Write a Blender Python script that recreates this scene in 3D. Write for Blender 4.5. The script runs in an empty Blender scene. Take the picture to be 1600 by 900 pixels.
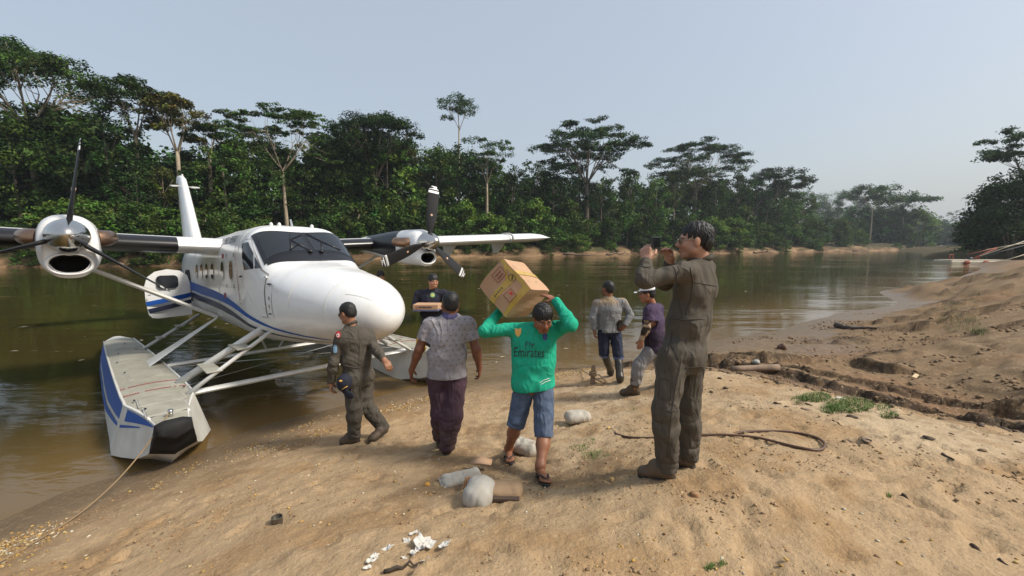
import bpy, math, random
import numpy as np
from mathutils import Matrix, Vector
from mathutils.bvhtree import BVHTree
PI=math.pi; R=math.radians
random.seed(7); rng=np.random.default_rng(7)
scene=bpy.context.scene; COL=scene.collection

# ---------------------------------------------------------------- camera, sky, sun, exposure
CH=2.7; FP=640.0; PITCH=math.atan((450-384)/FP)
cam_d=bpy.data.cameras.new('camera'); cam=bpy.data.objects.new('camera',cam_d); COL.objects.link(cam)
cam.location=(0,0,CH); cam.rotation_euler=(PI/2-PITCH,0,0)
cam_d.sensor_width=36; cam_d.lens=36*FP/1600; cam_d.clip_start=0.05; cam_d.clip_end=6000
scene.camera=cam
SUN_EL=R(46); SUN_AZ=R(104)      # azimuth clockwise from +Y (camera forward)
world=bpy.data.worlds.new('World'); scene.world=world; world.use_nodes=True
wn=world.node_tree.nodes; wl=world.node_tree.links
for n in list(wn): wn.remove(n)
wo=wn.new('ShaderNodeOutputWorld'); wb=wn.new('ShaderNodeBackground'); wb.inputs['Strength'].default_value=0.089
sky=wn.new('ShaderNodeTexSky'); sky.sky_type='NISHITA'; sky.sun_disc=False
sky.sun_elevation=SUN_EL; sky.sun_rotation=SUN_AZ; sky.air_density=1.3; sky.dust_density=6.0; sky.ozone_density=1.5; sky.altitude=100
hs=wn.new('ShaderNodeHueSaturation'); hs.inputs['Saturation'].default_value=1.25
mxs=wn.new('ShaderNodeMixRGB'); mxs.inputs['Fac'].default_value=0.5; mxs.inputs['Color2'].default_value=(6.2,6.75,7.35,1)   # thin overcast veil, same grey all over
wl.new(sky.outputs[0],hs.inputs['Color']); wl.new(hs.outputs[0],mxs.inputs['Color1']); wl.new(mxs.outputs[0],wb.inputs['Color']); wl.new(wb.outputs[0],wo.inputs[0])
sd=bpy.data.lights.new('sun','SUN'); sd.energy=2.9; sd.angle=R(11); sd.color=(1,0.94,0.84)
sun=bpy.data.objects.new('sun',sd); COL.objects.link(sun)
sdir=Vector((math.sin(SUN_AZ)*math.cos(SUN_EL),math.cos(SUN_AZ)*math.cos(SUN_EL),math.sin(SUN_EL)))
sun.rotation_euler=sdir.to_track_quat('Z','Y').to_euler(); sun.location=sdir*60
vs=scene.view_settings; vs.view_transform='Standard'; vs.look='None'; vs.exposure=0.52; vs.gamma=1.0; vs.use_curve_mapping=False
scene.cycles.use_denoising=True
try: scene.cycles.denoiser='OPENIMAGEDENOISE'
except Exception: pass
scene.cycles.max_bounces=6; scene.cycles.diffuse_bounces=3; scene.cycles.glossy_bounces=3; scene.cycles.transmission_bounces=4; scene.cycles.volume_bounces=0; scene.cycles.transparent_max_bounces=8
scene.cycles.caustics_reflective=False; scene.cycles.caustics_refractive=False

# ---------------------------------------------------------------- helpers
_cp,_sp=math.cos(PITCH),math.sin(PITCH)
def unproj(u,v,z=None,Y=None):
    """where the sight line of a photo pixel (1600x900) meets height z or distance Y"""
    a=(u-800)/FP; b=(450-v)/FP
    d=np.array([a,_cp+b*_sp,-_sp+b*_cp])
    t=(z-CH)/d[2] if z is not None else Y/d[1]
    return np.array([0,0,CH])+d*t
def tag(o,label=None,cat=None,group=None,kind=None):
    if label: o['label']=label
    if cat: o['category']=cat
    if group: o['group']=group
    if kind: o['kind']=kind
    return o
def empty(name,loc=(0,0,0),rz=0):
    o=bpy.data.objects.new(name,None); COL.objects.link(o); o.location=loc; o.rotation_euler=(0,0,rz); o.empty_display_size=.2
    return o
def mesh_from(name,V,F,mats=None,col=None,fmat=None,smooth=True):
    me=bpy.data.meshes.new(name)
    V=np.asarray(V,dtype=np.float32).reshape(-1,3)
    if isinstance(F,np.ndarray):
        F=F.astype(np.int32); k=F.shape[1]; nf=len(F)
        me.vertices.add(len(V)); me.vertices.foreach_set('co',V.ravel())
        me.loops.add(nf*k); me.loops.foreach_set('vertex_index',F.ravel())
        me.polygons.add(nf); me.polygons.foreach_set('loop_start',np.arange(0,nf*k,k,dtype=np.int32)); me.polygons.foreach_set('loop_total',np.full(nf,k,dtype=np.int32))
        me.update(calc_edges=True)
    else:
        me.from_pydata(V.tolist(),[],F)
    if mats is not None:
        for m in (mats if isinstance(mats,(list,tuple)) else [mats]): me.materials.append(m)
    if fmat is not None: me.polygons.foreach_set('material_index',np.asarray(fmat,dtype=np.int32))
    me.polygons.foreach_set('use_smooth',np.full(len(me.polygons),bool(smooth)))
    if col is not None:
        col=np.asarray(col,dtype=np.float32)
        if col.shape[1]==3: col=np.concatenate([col,np.ones((len(col),1),np.float32)],1)
        a=me.color_attributes.new('Col','FLOAT_COLOR','POINT'); a.data.foreach_set('color',col.ravel())
    me.update()
    return me
def link(name,me,parent=None):
    o=bpy.data.objects.new(name,me); COL.objects.link(o)
    if parent is not None: o.parent=parent
    return o
class MB:
    """collects boxes, tubes, lofts and builds them as one mesh object"""
    def __init__(s): s.v=[]; s.f=[]; s.c=[]; s.cc=None
    def add(s,V,F):
        n=len(s.v); V=[tuple(map(float,p)) for p in V]; s.v+=V; s.f+=[tuple(int(i)+n for i in f) for f in F]
        s.c+=[s.cc or (1,1,1)]*len(V); return s
    def box(s,c,size,M=None,bev=0.0):
        x,y,z=[q/2 for q in size]
        if bev>0:
            b=bev; V=[];
            for sx in(-1,1):
                for sy in(-1,1):
                    for sz in(-1,1):
                        V+=[(sx*x,sy*(y-b),sz*(z-b)),(sx*(x-b),sy*y,sz*(z-b)),(sx*(x-b),sy*(y-b),sz*z)]
            import itertools
            F=hull_faces(np.array(V))
        else:
            V=[(sx*x,sy*y,sz*z) for sx in(-1,1) for sy in(-1,1) for sz in(-1,1)]
            F=[(0,1,3,2),(4,6,7,5),(0,4,5,1),(2,3,7,6),(0,2,6,4),(1,5,7,3)]
        V=np.array(V)
        if M is not None: V=V@np.array(M).T
        return s.add(V+np.array(c),F)
    def tube(s,P,r,n=8,cap=True,flat=None):
        P=np.array(P,float); k=len(P); r=np.broadcast_to(np.array(r,float),(k,))
        T=np.gradient(P,axis=0); T/=np.linalg.norm(T,axis=1)[:,None]+1e-12
        ref=np.array([0,0,1.]) if abs(T[0][2])<.9 else np.array([1.,0,0])
        V=[];a=np.linspace(0,2*PI,n,endpoint=False); u=np.cross(T[0],ref); u/=np.linalg.norm(u)
        for i in range(k):
            u=u-T[i]*np.dot(u,T[i]); u/=np.linalg.norm(u)+1e-12; w=np.cross(T[i],u)
            for t in a: V.append(P[i]+r[i]*(np.cos(t)*u+np.sin(t)*w))
        F=[(i*n+j,i*n+(j+1)%n,(i+1)*n+(j+1)%n,(i+1)*n+j) for i in range(k-1) for j in range(n)]
        if cap: F+=[tuple(range(n-1,-1,-1)),tuple((k-1)*n+j for j in range(n))]
        return s.add(V,F)
    def loft(s,rings,closed=True,cap0=True,cap1=True):
        k=len(rings); n=len(rings[0]); V=[p for r_ in rings for p in r_]
        F=[]
        m=n if closed else n-1
        for i in range(k-1):
            for j in range(m): F.append((i*n+j,i*n+(j+1)%n,(i+1)*n+(j+1)%n,(i+1)*n+j))
        if cap0: F.append(tuple(range(n-1,-1,-1)))
        if cap1: F.append(tuple((k-1)*n+j for j in range(n)))
        return s.add(V,F)
    def ell(s,c,r,n=10,m=8,M=None):
        V=[];
        for i in range(m+1):
            th=PI*i/m
            for j in range(n):
                ph=2*PI*j/n; V.append((r[0]*math.sin(th)*math.cos(ph),r[1]*math.sin(th)*math.sin(ph),r[2]*math.cos(th)))
        V=np.array(V)
        if M is not None: V=V@np.array(M).T
        F=[(i*n+j,(i+1)*n+j,(i+1)*n+(j+1)%n,i*n+(j+1)%n) for i in range(m) for j in range(n)]
        return s.add(V+np.array(c),F)
    def build(s,name,mat,parent=None,smooth=False,col=False,autos=None):
        me=mesh_from(name,s.v,s.f,mat,col=np.array(s.c) if col else None,smooth=smooth)
        if autos is not None:
            me.polygons.foreach_set('use_smooth',np.ones(len(me.polygons),bool)); me.set_sharp_from_angle(angle=R(autos))
        return link(name,me,parent)
def hull_faces(V):
    import bmesh
    bm=bmesh.new(); vs=[bm.verts.new(v) for v in V]; bm.verts.index_update()
    bmesh.ops.convex_hull(bm,input=vs); F=[tuple(v.index for v in f.verts) for f in bm.faces]; bm.free(); return F
def rotm(ax,ang):
    return np.array(Matrix.Rotation(ang,3,ax))
# --- numpy noise
_perm=rng.random((256,256)).astype(np.float32)
def vnoise(x,y):
    xi=np.floor(x).astype(int); yi=np.floor(y).astype(int); fx=x-xi; fy=y-yi
    fx=fx*fx*(3-2*fx); fy=fy*fy*(3-2*fy)
    a=_perm[xi&255,yi&255]; b=_perm[(xi+1)&255,yi&255]; c=_perm[xi&255,(yi+1)&255]; d=_perm[(xi+1)&255,(yi+1)&255]
    return (a*(1-fx)+b*fx)*(1-fy)+(c*(1-fx)+d*fx)*fy
def fbm(x,y,o=4,g=.5):
    s=0;a=1;t=0
    for i in range(o): s=s+a*vnoise(x*2**i+17.3*i,y*2**i+9.1*i); t+=a; a*=g
    return s/t
# --- materials
def mat(name,base=(.5,.5,.5),rough=.6,spec=.5,metal=0,attr=False,noise=None,bump=None,objvar=0,coat=0,detail=None,trans=0,alpha=1):
    """noise=(scale,amount,(r,g,b) second colour); bump=(scale,strength,dist); detail=[(scale,lo,hi,(rgb),amount)] patches"""
    m=bpy.data.materials.new(name); m.use_nodes=True; nt=m.node_tree; N=nt.nodes; L=nt.links
    b=N['Principled BSDF']; b.inputs['Roughness'].default_value=rough; b.inputs['Metallic'].default_value=metal
    b.inputs['Specular IOR Level'].default_value=spec; b.inputs['Coat Weight'].default_value=coat; b.inputs['Coat Roughness'].default_value=.08
    b.inputs['Transmission Weight'].default_value=trans
    tc=N.new('ShaderNodeTexCoord')
    if attr:
        a=N.new('ShaderNodeAttribute'); a.attribute_name='Col'; src=a.outputs['Color']
    else:
        a=N.new('ShaderNodeRGB'); a.outputs[0].default_value=(*base,1); src=a.outputs[0]
    def ntex(scale,det=5,rgh=.6):
        t=N.new('ShaderNodeTexNoise'); t.inputs['Scale'].default_value=scale; t.inputs['Detail'].default_value=det; t.inputs['Roughness'].default_value=rgh; L.new(tc.outputs['Object'],t.inputs['Vector']); return t
    if noise:
        t=ntex(noise[0]); r=N.new('ShaderNodeValToRGB'); r.color_ramp.elements[0].position=.35; r.color_ramp.elements[1].position=.68; L.new(t.outputs['Fac'],r.inputs[0])
        mm=N.new('ShaderNodeMath'); mm.operation='MULTIPLY'; mm.inputs[1].default_value=noise[1]; L.new(r.outputs[0],mm.inputs[0])
        x=N.new('ShaderNodeMixRGB'); L.new(mm.outputs[0],x.inputs['Fac']); L.new(src,x.inputs['Color1'])
        if len(noise)>2: x.inputs['Color2'].default_value=(*noise[2],1)
        else:
            x.blend_type='MULTIPLY'; x.inputs['Color2'].default_value=(.6,.57,.5,1)
        src=x.outputs[0]
    for d in (detail or []):
        t=ntex(d[0],6,.65); r=N.new('ShaderNodeValToRGB'); r.color_ramp.elements[0].position=d[1]; r.color_ramp.elements[1].position=d[2]; L.new(t.outputs['Fac'],r.inputs[0])
        mm=N.new('ShaderNodeMath'); mm.operation='MULTIPLY'; mm.inputs[1].default_value=d[4]; L.new(r.outputs[0],mm.inputs[0])
        x=N.new('ShaderNodeMixRGB'); L.new(mm.outputs[0],x.inputs['Fac']); L.new(src,x.inputs['Color1']); x.inputs['Color2'].default_value=(*d[3],1); src=x.outputs[0]
    if objvar:
        oi=N.new('ShaderNodeObjectInfo'); mr=N.new('ShaderNodeMapRange'); mr.inputs['To Min'].default_value=1-objvar; mr.inputs['To Max'].default_value=1+objvar; L.new(oi.outputs['Random'],mr.inputs['Value'])
        h=N.new('ShaderNodeHueSaturation'); L.new(mr.outputs[0],h.inputs['Value']); L.new(src,h.inputs['Color']); src=h.outputs[0]
    L.new(src,b.inputs['Base Color'])
    if bump:
        t=ntex(bump[0],6,.6); bp=N.new('ShaderNodeBump'); bp.inputs['Strength'].default_value=bump[1]; bp.inputs['Distance'].default_value=bump[2]; L.new(t.outputs['Fac'],bp.inputs['Height']); L.new(bp.outputs[0],b.inputs['Normal'])
    return m
# ---------------------------------------------------------------- terrain
_cpx=[(0,815,0),(120,762,0),(230,733,0),(330,700,0),(400,668,0),(520,638,0),(620,612,0),(760,590,0),(880,577,0),(1000,562,0),(1120,531,0),(1250,505,0),(1400,470,0),(1480,440,0),(1530,417,0),
 (1050,745,1.09),(847,757,.79),(697,712,.585),(570,690,.40),(950,597,.46),(985,615,.58),
 (0,890,.28),(200,800,.28),(200,890,.55),(400,890,.85),(400,780,.60),(600,890,1.0),(600,780,.78),(800,890,1.07),(1200,890,1.13),(1590,890,1.16),(1590,780,1.14),(1300,720,1.1),(1200,650,.98),(1100,580,.82),(1280,612,.95),(1450,654,1.05),(1598,694,1.1),
 (1590,668,.5),(1450,628,.42),(1350,602,.36),(1280,586,.33),(1180,566,.30),(1130,560,.26),
 (1590,640,.62),(1590,600,.74),(1500,600,.48),(1590,540,.86),(1500,540,.64),(1420,580,.42),(1590,480,1.05),(1500,490,.68),(1430,520,.42),(1590,425,1.45),(1540,430,1.10),(1500,460,.48),(1450,480,.22),
 (1330,500,.1),(1400,447,-.2),(1440,440,-.15),(1345,465,-.2),(1500,422,-.2),(1300,480,-.2),(1460,450,.03),(1330,490,.05),(1250,540,.2),(1350,560,.28),(1180,545,.15),(1400,500,.17)]
CP=[unproj(u,v,z) for u,v,z in _cpx]
CP+=[(-5.3,2.5,0),(-5.6,0,0),(-6.2,-5,0),(-3,0,.62),(0,0,1.12),(3,0,1.2),(0,-6,1.35),(-3,-6,.8),(6,-6,1.5),(6,0,1.25),
 (-7,6,-.55),(-7,2,-.5),(-5,8,-.7),(-2.5,10.5,-.6),(1,12.5,-.6),(4.5,14.5,-.55),(8,18,-.6),(16,26,-.7),(30,42,-.9),(-12,0,-1.2),(-12,14,-1.4),(0,25,-1.5),(15,45,-1.6),(60,75,-1),
 (40,10,2.2),(60,20,2.4),(62,42,1.2),(30,-4,2),(90,60,1.4)]
CP=np.array(CP,float)
def _tpsU(r2): return np.where(r2>1e-9,r2*np.log(r2+1e-12)*.5,0)
TPSN=len(CP); _K=_tpsU(((CP[:,None,:2]-CP[None,:,:2])**2).sum(-1))+np.eye(TPSN)*.02
_P=np.c_[np.ones(TPSN),CP[:,:2]]; _M=np.block([[_K,_P],[_P.T,np.zeros((3,3))]])
TPSW=np.linalg.solve(_M,np.r_[CP[:,2],np.zeros(3)])
def terrain0(x,y):
    x=np.asarray(x,float);y=np.asarray(y,float); sh=x.shape; x=x.ravel();y=y.ravel(); z=TPSW[TPSN]+TPSW[TPSN+1]*x+TPSW[TPSN+2]*y
    for i in range(TPSN): z=z+TPSW[i]*_tpsU((x-CP[i,0])**2+(y-CP[i,1])**2)
    r=np.hypot(x-10,y-10); k=np.clip((r-75)/60,0,1); z=np.clip(z,-1.8,2.6)*(1-k)-2.0*k
    return z.reshape(sh)
def sstep(a,b,x):
    t=np.clip((x-a)/(b-a),0,1); return t*t*(3-2*t)
def rightness(x,y):
    # 1 on the muddy right bank beyond the gully, 0 on the sandy mound
    g=(x-2.6)*0.62+(y-5.6)*0.40   # line along the gully
    return sstep(.25,.9,g)
foot=rng.uniform([-3.2,1.0],[4.2,4.8],(230,2)); foota=rng.uniform(0,PI,230)
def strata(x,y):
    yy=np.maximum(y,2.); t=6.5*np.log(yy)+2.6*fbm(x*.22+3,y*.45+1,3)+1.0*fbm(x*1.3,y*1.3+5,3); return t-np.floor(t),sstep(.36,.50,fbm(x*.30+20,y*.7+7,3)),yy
def terrain(x,y,z0=None,detail=True):
    z=terrain0(x,y) if z0 is None else z0
    x=np.asarray(x,float);y=np.asarray(y,float)
    rt=rightness(x,y); land=sstep(-.05,.25,z)
    n1=fbm(x*.9+3,y*.9,4)-.5; n2=fbm(x*4+9,y*4+2,4)-.5
    z=z+land*(.045*n1+.036*n2*(1+.9*rt))
    # eroded ledges of the right bank, lying across the slope
    t=z/.17+1.4*fbm(x*.35+5,y*1.5,3); f=t-np.floor(t); led=(np.floor(t)+sstep(.72,.96,f))*.17-1.4*fbm(x*.35+5,y*1.5,3)*.17
    wr=rt*sstep(.22,.5,z)*.2
    z=z*(1-wr)+led*wr
    f,mk,yy=strata(x,y)
    z=z+rt*sstep(.10,.35,z)*mk*(.024*yy**.75)*(sstep(.0,.05,f)*(1-f)-.35)*1.9
    # ragged cut edge of the bank across the gully
    gg=(x-2.6)*.62+(y-5.6)*.40+.9*(fbm(x*1.1+40,y*1.1,4)-.5)+.35*(fbm(x*5+4,y*5,3)-.5); z=z+sstep(1.05,1.16,gg)*sstep(9.5,7.5,y)*sstep(.02,.2,z)*.15+sstep(1.75,1.82,gg)*sstep(9.5,7.5,y)*sstep(.02,.2,z)*.09
    # broken lip of the mound
    lip=rt*(1-rt)*4*sstep(.3,.6,z); z=z+lip*.06*(fbm(x*7,y*7,3)-.5)
    if detail:
        n3=fbm(x*14+1,y*14+7,3)-.5; z=z+land*.026*n3*(1+.8*rt)
        n4=np.abs(fbm(x*9+31,y*9+5,3)-.5)*2; z=z-land*(1-rt)*.014*(1-sstep(0,.12,n4))*sstep(.45,.6,fbm(x*1.3+50,y*1.3,2))
        for (fx,fy),fa in zip(foot,foota):
            m=(np.abs(x-fx)<.25)&(np.abs(y-fy)<.25)
            if not m.any(): continue
            dx=x[m]-fx;dy=y[m]-fy;a=dx*np.cos(fa)+dy*np.sin(fa);b=-dx*np.sin(fa)+dy*np.cos(fa)
            r=np.sqrt((a/.13)**2+(b/.05)**2); z[m]+=-.022*(1-sstep(.6,1.0,r))+.010*np.exp(-((r-1.15)/.22)**2)+.004*np.sin(a*200)*(r<.8)
    return z
def _lines(a,b,st,lo,hi,g,g2=None,lim=.4):
    L=list(np.arange(a,b,st)); s=st;p=L[0];pre=[]
    while p>lo: s*=g;p-=s;pre.append(p)
    s=st;p=L[-1];post=[]
    while p<hi: s*=(g2 if g2 and s<lim else max(g,1.12) if g2 else g);p+=s;post.append(p)
    return np.array(pre[::-1]+L+post)
gx=_lines(-5.2,6.0,.036,-900,900,1.10,1.022); gy=_lines(1.0,9.0,.036,-300,900,1.10,1.022)
X,Y=np.meshgrid(gx,gy); Z0=terrain0(X,Y); Z=terrain(X,Y,Z0)
def sand_colour(x,y,z):
    rt=rightness(x,y)[...,None]; d=z[...,None]
    n=fbm(x*.55+7,y*.55+3,4)[...,None]; n2=fbm(x*2.3+1,y*2.3+8,4)[...,None]; n3=fbm(x*8+4,y*8+2,3)[...,None]
    dry=np.array([.375,.262,.150]); pale=np.array([.45,.340,.215]); ochre=np.array([.31,.190,.088]); dark=np.array([.20,.135,.075])
    wet=np.array([.150,.105,.062]); mud=np.array([.185,.122,.066]); mudp=np.array([.255,.180,.105])
    c=dry+(pale-dry)*sstep(.4,.62,n)*sstep(-1.5,2.5,x)[...,None]
    c=c+(ochre-c)*sstep(.52,.68,n2)*.65
    c=c+(dark-c)*sstep(.52,.68,n3*.45+n2*.2+n*.35)*.7; dp=np.exp(-(((x+.1)/1.5)**2+((y-3.3)/.8)**2))[...,None]*sstep(.40,.60,n3*.5+n2*.5); c=c+(np.array([.17,.112,.062])-c)*dp*.75
    m=mud+(mudp-mud)*sstep(.5,1.3,d)*sstep(.3,.6,n2*.6+n*.4)
    m=m+(np.array([.10,.062,.035])-m)*sstep(.55,.7,n3*.6+n2*.4)*.7
    m=m+(np.array([.20,.095,.045])-m)*sstep(.55,.7,n)*.4
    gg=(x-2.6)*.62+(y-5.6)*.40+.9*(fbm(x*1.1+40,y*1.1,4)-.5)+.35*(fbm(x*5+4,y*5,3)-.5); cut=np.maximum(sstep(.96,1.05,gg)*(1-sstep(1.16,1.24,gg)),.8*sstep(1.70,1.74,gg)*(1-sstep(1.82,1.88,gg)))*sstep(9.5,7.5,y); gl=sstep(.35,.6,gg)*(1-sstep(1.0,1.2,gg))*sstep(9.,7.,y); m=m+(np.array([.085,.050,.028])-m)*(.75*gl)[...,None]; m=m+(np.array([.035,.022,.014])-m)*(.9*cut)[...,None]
    f,mk,_y=strata(x,y); sd_=(mk*(1-sstep(.05,.16,f))*sstep(-.0,.015,f))[...,None]; m=m+(np.array([.045,.030,.019])-m)*sd_*.85  # scarp faces darkened: wet mud colour plus shade under the ledges, painted in
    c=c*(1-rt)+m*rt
    w=1-sstep(.04,.30+.15*n,d); c=c*(1-w)+wet*w
    c=c*(1+.25*(n3-.5)); wet_=np.clip(np.maximum(1-sstep(.05,.24,d),rt*(1-sstep(.15,.5,d))*sstep(.45,.6,n)),0,1); return np.concatenate([c,1-wet_],-1)
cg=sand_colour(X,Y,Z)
nx,ny=len(gx),len(gy); idx=np.arange(nx*ny).reshape(ny,nx)
F=np.stack([idx[:-1,:-1],idx[:-1,1:],idx[1:,1:],idx[1:,:-1]],-1).reshape(-1,4)
M_sand=mat('sand',attr=True,rough=.85,spec=.25,detail=[(5,.50,.70,(.21,.13,.065),.45),(22,.55,.7,(.52,.40,.24),.45),(60,.56,.72,(.12,.075,.042),.6)],bump=(32,.8,.02))
def grid_over(me,name): pass
_nt=M_sand.node_tree; _at=[n for n in _nt.nodes if n.type=='ATTRIBUTE'][0]; _mr=_nt.nodes.new('ShaderNodeMapRange'); _mr.inputs['To Min'].default_value=.30; _mr.inputs['To Max'].default_value=.88; _nt.links.new(_at.outputs['Alpha'],_mr.inputs['Value']); _nt.links.new(_mr.outputs[0],_nt.nodes['Principled BSDF'].inputs['Roughness'])
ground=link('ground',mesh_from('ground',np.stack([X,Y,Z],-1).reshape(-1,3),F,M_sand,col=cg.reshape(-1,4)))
tag(ground,kind='structure')
# fast height lookup for placing things
_zx=np.linspace(-7,30,741); _zy=np.linspace(-1,25,521); _ZT=None
_XX,_YY=np.meshgrid(_zx,_zy); _ZT=terrain(_XX,_YY,detail=False)
def gz(x,y):
    i=(np.asarray(x)+7)/37*740; j=(np.asarray(y)+1)/26*520
    i=np.clip(i,0,739.999);j=np.clip(j,0,519.999); i0=i.astype(int) if hasattr(i,'astype') else int(i); j0=j.astype(int) if hasattr(j,'astype') else int(j)
    a=i-i0;b=j-j0
    return (_ZT[j0,i0]*(1-a)+_ZT[j0,i0+1]*a)*(1-b)+(_ZT[j0+1,i0]*(1-a)+_ZT[j0+1,i0+1]*a)*b
def on_ground(u,v):
    """the ground point seen at a photo pixel"""
    o=np.array([0,0,CH]); d=unproj(u,v,Y=1.0)-o
    t=np.concatenate([np.arange(.8,14,.01),np.arange(14,60,.05)]); p=o+d*t[:,None]
    i=np.argmax(p[:,2]<=np.maximum(gz(p[:,0],p[:,1]),-.02)); return p[i]
# ---------------------------------------------------------------- river
wx=_lines(-8,12,.15,-1000,1000,1.12); wy=_lines(3,16,.15,-300,900,1.12)
WX,WY=np.meshgrid(wx,wy); WZ=terrain(WX,WY,detail=False)
dep=np.clip(-WZ,0,2)[...,None]
deep=np.array([.044,.034,.0095]); shal=np.array([.135,.086,.032])
wc=shal+(deep-shal)*sstep(.02,.75,dep)*1.0
wc=wc*(.9+.2*fbm(WX*.12,WY*.3,3)[...,None])
nx,ny=len(wx),len(wy); idx=np.arange(nx*ny).reshape(ny,nx)
F=np.stack([idx[:-1,:-1],idx[:-1,1:],idx[1:,1:],idx[1:,:-1]],-1).reshape(-1,4)
m=mat('river_water',attr=True,rough=.06,spec=.5); nt=m.node_tree; N=nt.nodes; L=nt.links; b=N['Principled BSDF']; b.inputs['IOR'].default_value=1.33
tc=N.new('ShaderNodeTexCoord')
prev=None
_pm=N.new('ShaderNodeMapping'); _pm.inputs['Scale'].default_value=(.05,.16,1); L.new(tc.outputs['Object'],_pm.inputs['Vector'])
_pt=N.new('ShaderNodeTexNoise'); _pt.inputs['Scale'].default_value=1; _pt.inputs['Detail'].default_value=4; _pt.inputs['Distortion'].default_value=.8; L.new(_pm.outputs[0],_pt.inputs['Vector'])
_pr_=N.new('ShaderNodeMapRange'); _pr_.interpolation_type='SMOOTHSTEP'; _pr_.inputs['From Min'].default_value=.42; _pr_.inputs['From Max'].default_value=.66; _pr_.inputs['To Min'].default_value=.35; _pr_.inputs['To Max'].default_value=1.9; L.new(_pt.outputs['Fac'],_pr_.inputs['Value'])
def hmul(sock):
    mm=N.new('ShaderNodeMath'); mm.operation='MULTIPLY'; L.new(sock,mm.inputs[0]); L.new(_pr_.outputs[0],mm.inputs[1]); return mm.outputs[0]
for sc,(sx,sy),dist,st in [(1.0,(.22,.9),.09,.22),(1.0,(1.2,3.4),.030,.24),(1.0,(5,11),.008,.2)]:
    mp=N.new('ShaderNodeMapping'); mp.inputs['Scale'].default_value=(sx,sy,1); mp.inputs['Rotation'].default_value=(0,0,.25); L.new(tc.outputs['Object'],mp.inputs['Vector'])
    t=N.new('ShaderNodeTexNoise'); t.inputs['Scale'].default_value=sc; t.inputs['Detail'].default_value=3; t.inputs['Distortion'].default_value=.6; L.new(mp.outputs[0],t.inputs['Vector'])
    bp=N.new('ShaderNodeBump'); bp.inputs['Strength'].default_value=st; bp.inputs['Distance'].default_value=dist; L.new(hmul(t.outputs['Fac']),bp.inputs['Height'])
    if prev: L.new(prev.outputs[0],bp.inputs['Normal'])
    prev=bp
# calm and ruffled patches
L.new(prev.outputs[0],b.inputs['Normal'])
river=link('river',mesh_from('river',np.stack([WX,WY,0*WX],-1).reshape(-1,3),F,m,col=wc.reshape(-1,3)))
tag(river,kind='structure')
# ---------------------------------------------------------------- far banks
_fb=[(-700,424),(-300,421),(0,418),(330,415),(430,409),(560,405),(700,403),(850,401),(1000,398),(1100,396.5),(1200,395.2),(1330,393),(1450,391)]
FB=[unproj(u,v,0)[:2] for u,v in _fb]; FB+=[np.array([270,345]),np.array([330,430]),np.array([520,560])]
FB=np.array(FB); _s=np.r_[0,np.cumsum(np.hypot(*np.diff(FB,axis=0).T))]
def bank_pt(s):
    return np.array([np.interp(s,_s,FB[:,0]),np.interp(s,_s,FB[:,1])])
S=np.arange(0,_s[-1],1.5); prof=[(-4,-1.2),(-.6,-.15),(0,.02),(.7,.35),(1.3,.8),(2.2,1.25),(3.5,1.6),(6,2.1),(12,3.0),(40,4),(160,5),(400,5)]
P0=np.array([bank_pt(s) for s in S]); T=np.gradient(P0,axis=0); 
for _ in range(6): T[1:-1]=(T[:-2]+T[1:-1]*2+T[2:])/4
T/=np.linalg.norm(T,axis=1)[:,None]; NN=np.c_[-T[:,1],T[:,0]]
VV=[];CC=[]
for j,(o,h) in enumerate(prof):
    jit=(fbm(S*.12+j*3,S*0+j,3)-.5)
    off=o+jit*1.6*(o>-1); p=P0+NN*off[:,None]; hh=h*(.75+.9*fbm(S*.07+2,S*0+.4*j,3)*(h>.1)) if h>0 else np.full(len(S),h)
    VV.append(np.c_[p,hh])
    nn=fbm(S*.15+4,S*0+j*1.3,4)[:,None]
    sand=np.array([.27,.175,.095]); earth=np.array([.10,.06,.032]); gr=np.array([.035,.05,.015])
    c=sand+(earth-sand)*sstep(.35,.6,nn)
    if o>4: c=c*.0+np.array([.045,.04,.018])
    elif o>2: c=c+(gr-c)*sstep(.4,.6,nn[::-1])
    CC.append(c)
VV=np.array(VV);CC=np.array(CC); k,n=VV.shape[:2]; idx=np.arange(k*n).reshape(k,n)
F=np.stack([idx[:-1,:-1],idx[:-1,1:],idx[1:,1:],idx[1:,:-1]],-1).reshape(-1,4)
M_bank=mat('bank_earth',attr=True,rough=.9,spec=.2,detail=[(.9,.5,.7,(.10,.06,.03),.6),(3,.55,.7,(.42,.30,.17),.4)],bump=(1.5,.8,.3))
fb=link('far_bank',mesh_from('far_bank',VV.reshape(-1,3),F,M_bank,col=CC.reshape(-1,3))); tag(fb,kind='structure')
# wooded point on the right, past the sand bank
RB=np.array([[95,66],[88,78],[92,92],[112,112],[150,150],[215,230],[300,335],[420,450]],float)
_rs=np.r_[0,np.cumsum(np.hypot(*np.diff(RB,axis=0).T))]; S=np.arange(0,_rs[-1],2.)
P0=np.c_[np.interp(S,_rs,RB[:,0]),np.interp(S,_rs,RB[:,1])]; T=np.gradient(P0,axis=0); T/=np.linalg.norm(T,axis=1)[:,None]; NN=np.c_[T[:,1],-T[:,0]]
VV=np.array([np.c_[P0+NN*o,np.full(len(S),h)+.3*fbm(S*.1,S*0+o,2)*(h>0)] for o,h in [(-4,-1.2),(0,0),(2,.7),(6,1.4),(20,2.4),(120,3),(300,3)]]); k,n=VV.shape[:2]; idx=np.arange(k*n).reshape(k,n)
F=np.stack([idx[:-1,:-1],idx[1:,:-1],idx[1:,1:],idx[:-1,1:]],-1).reshape(-1,4)
rb=link('wooded_bank',mesh_from('wooded_bank',VV.reshape(-1,3),F,M_bank,col=np.tile(np.array([.06,.05,.02]),(k*n,1)))); tag(rb,kind='structure')
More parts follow.
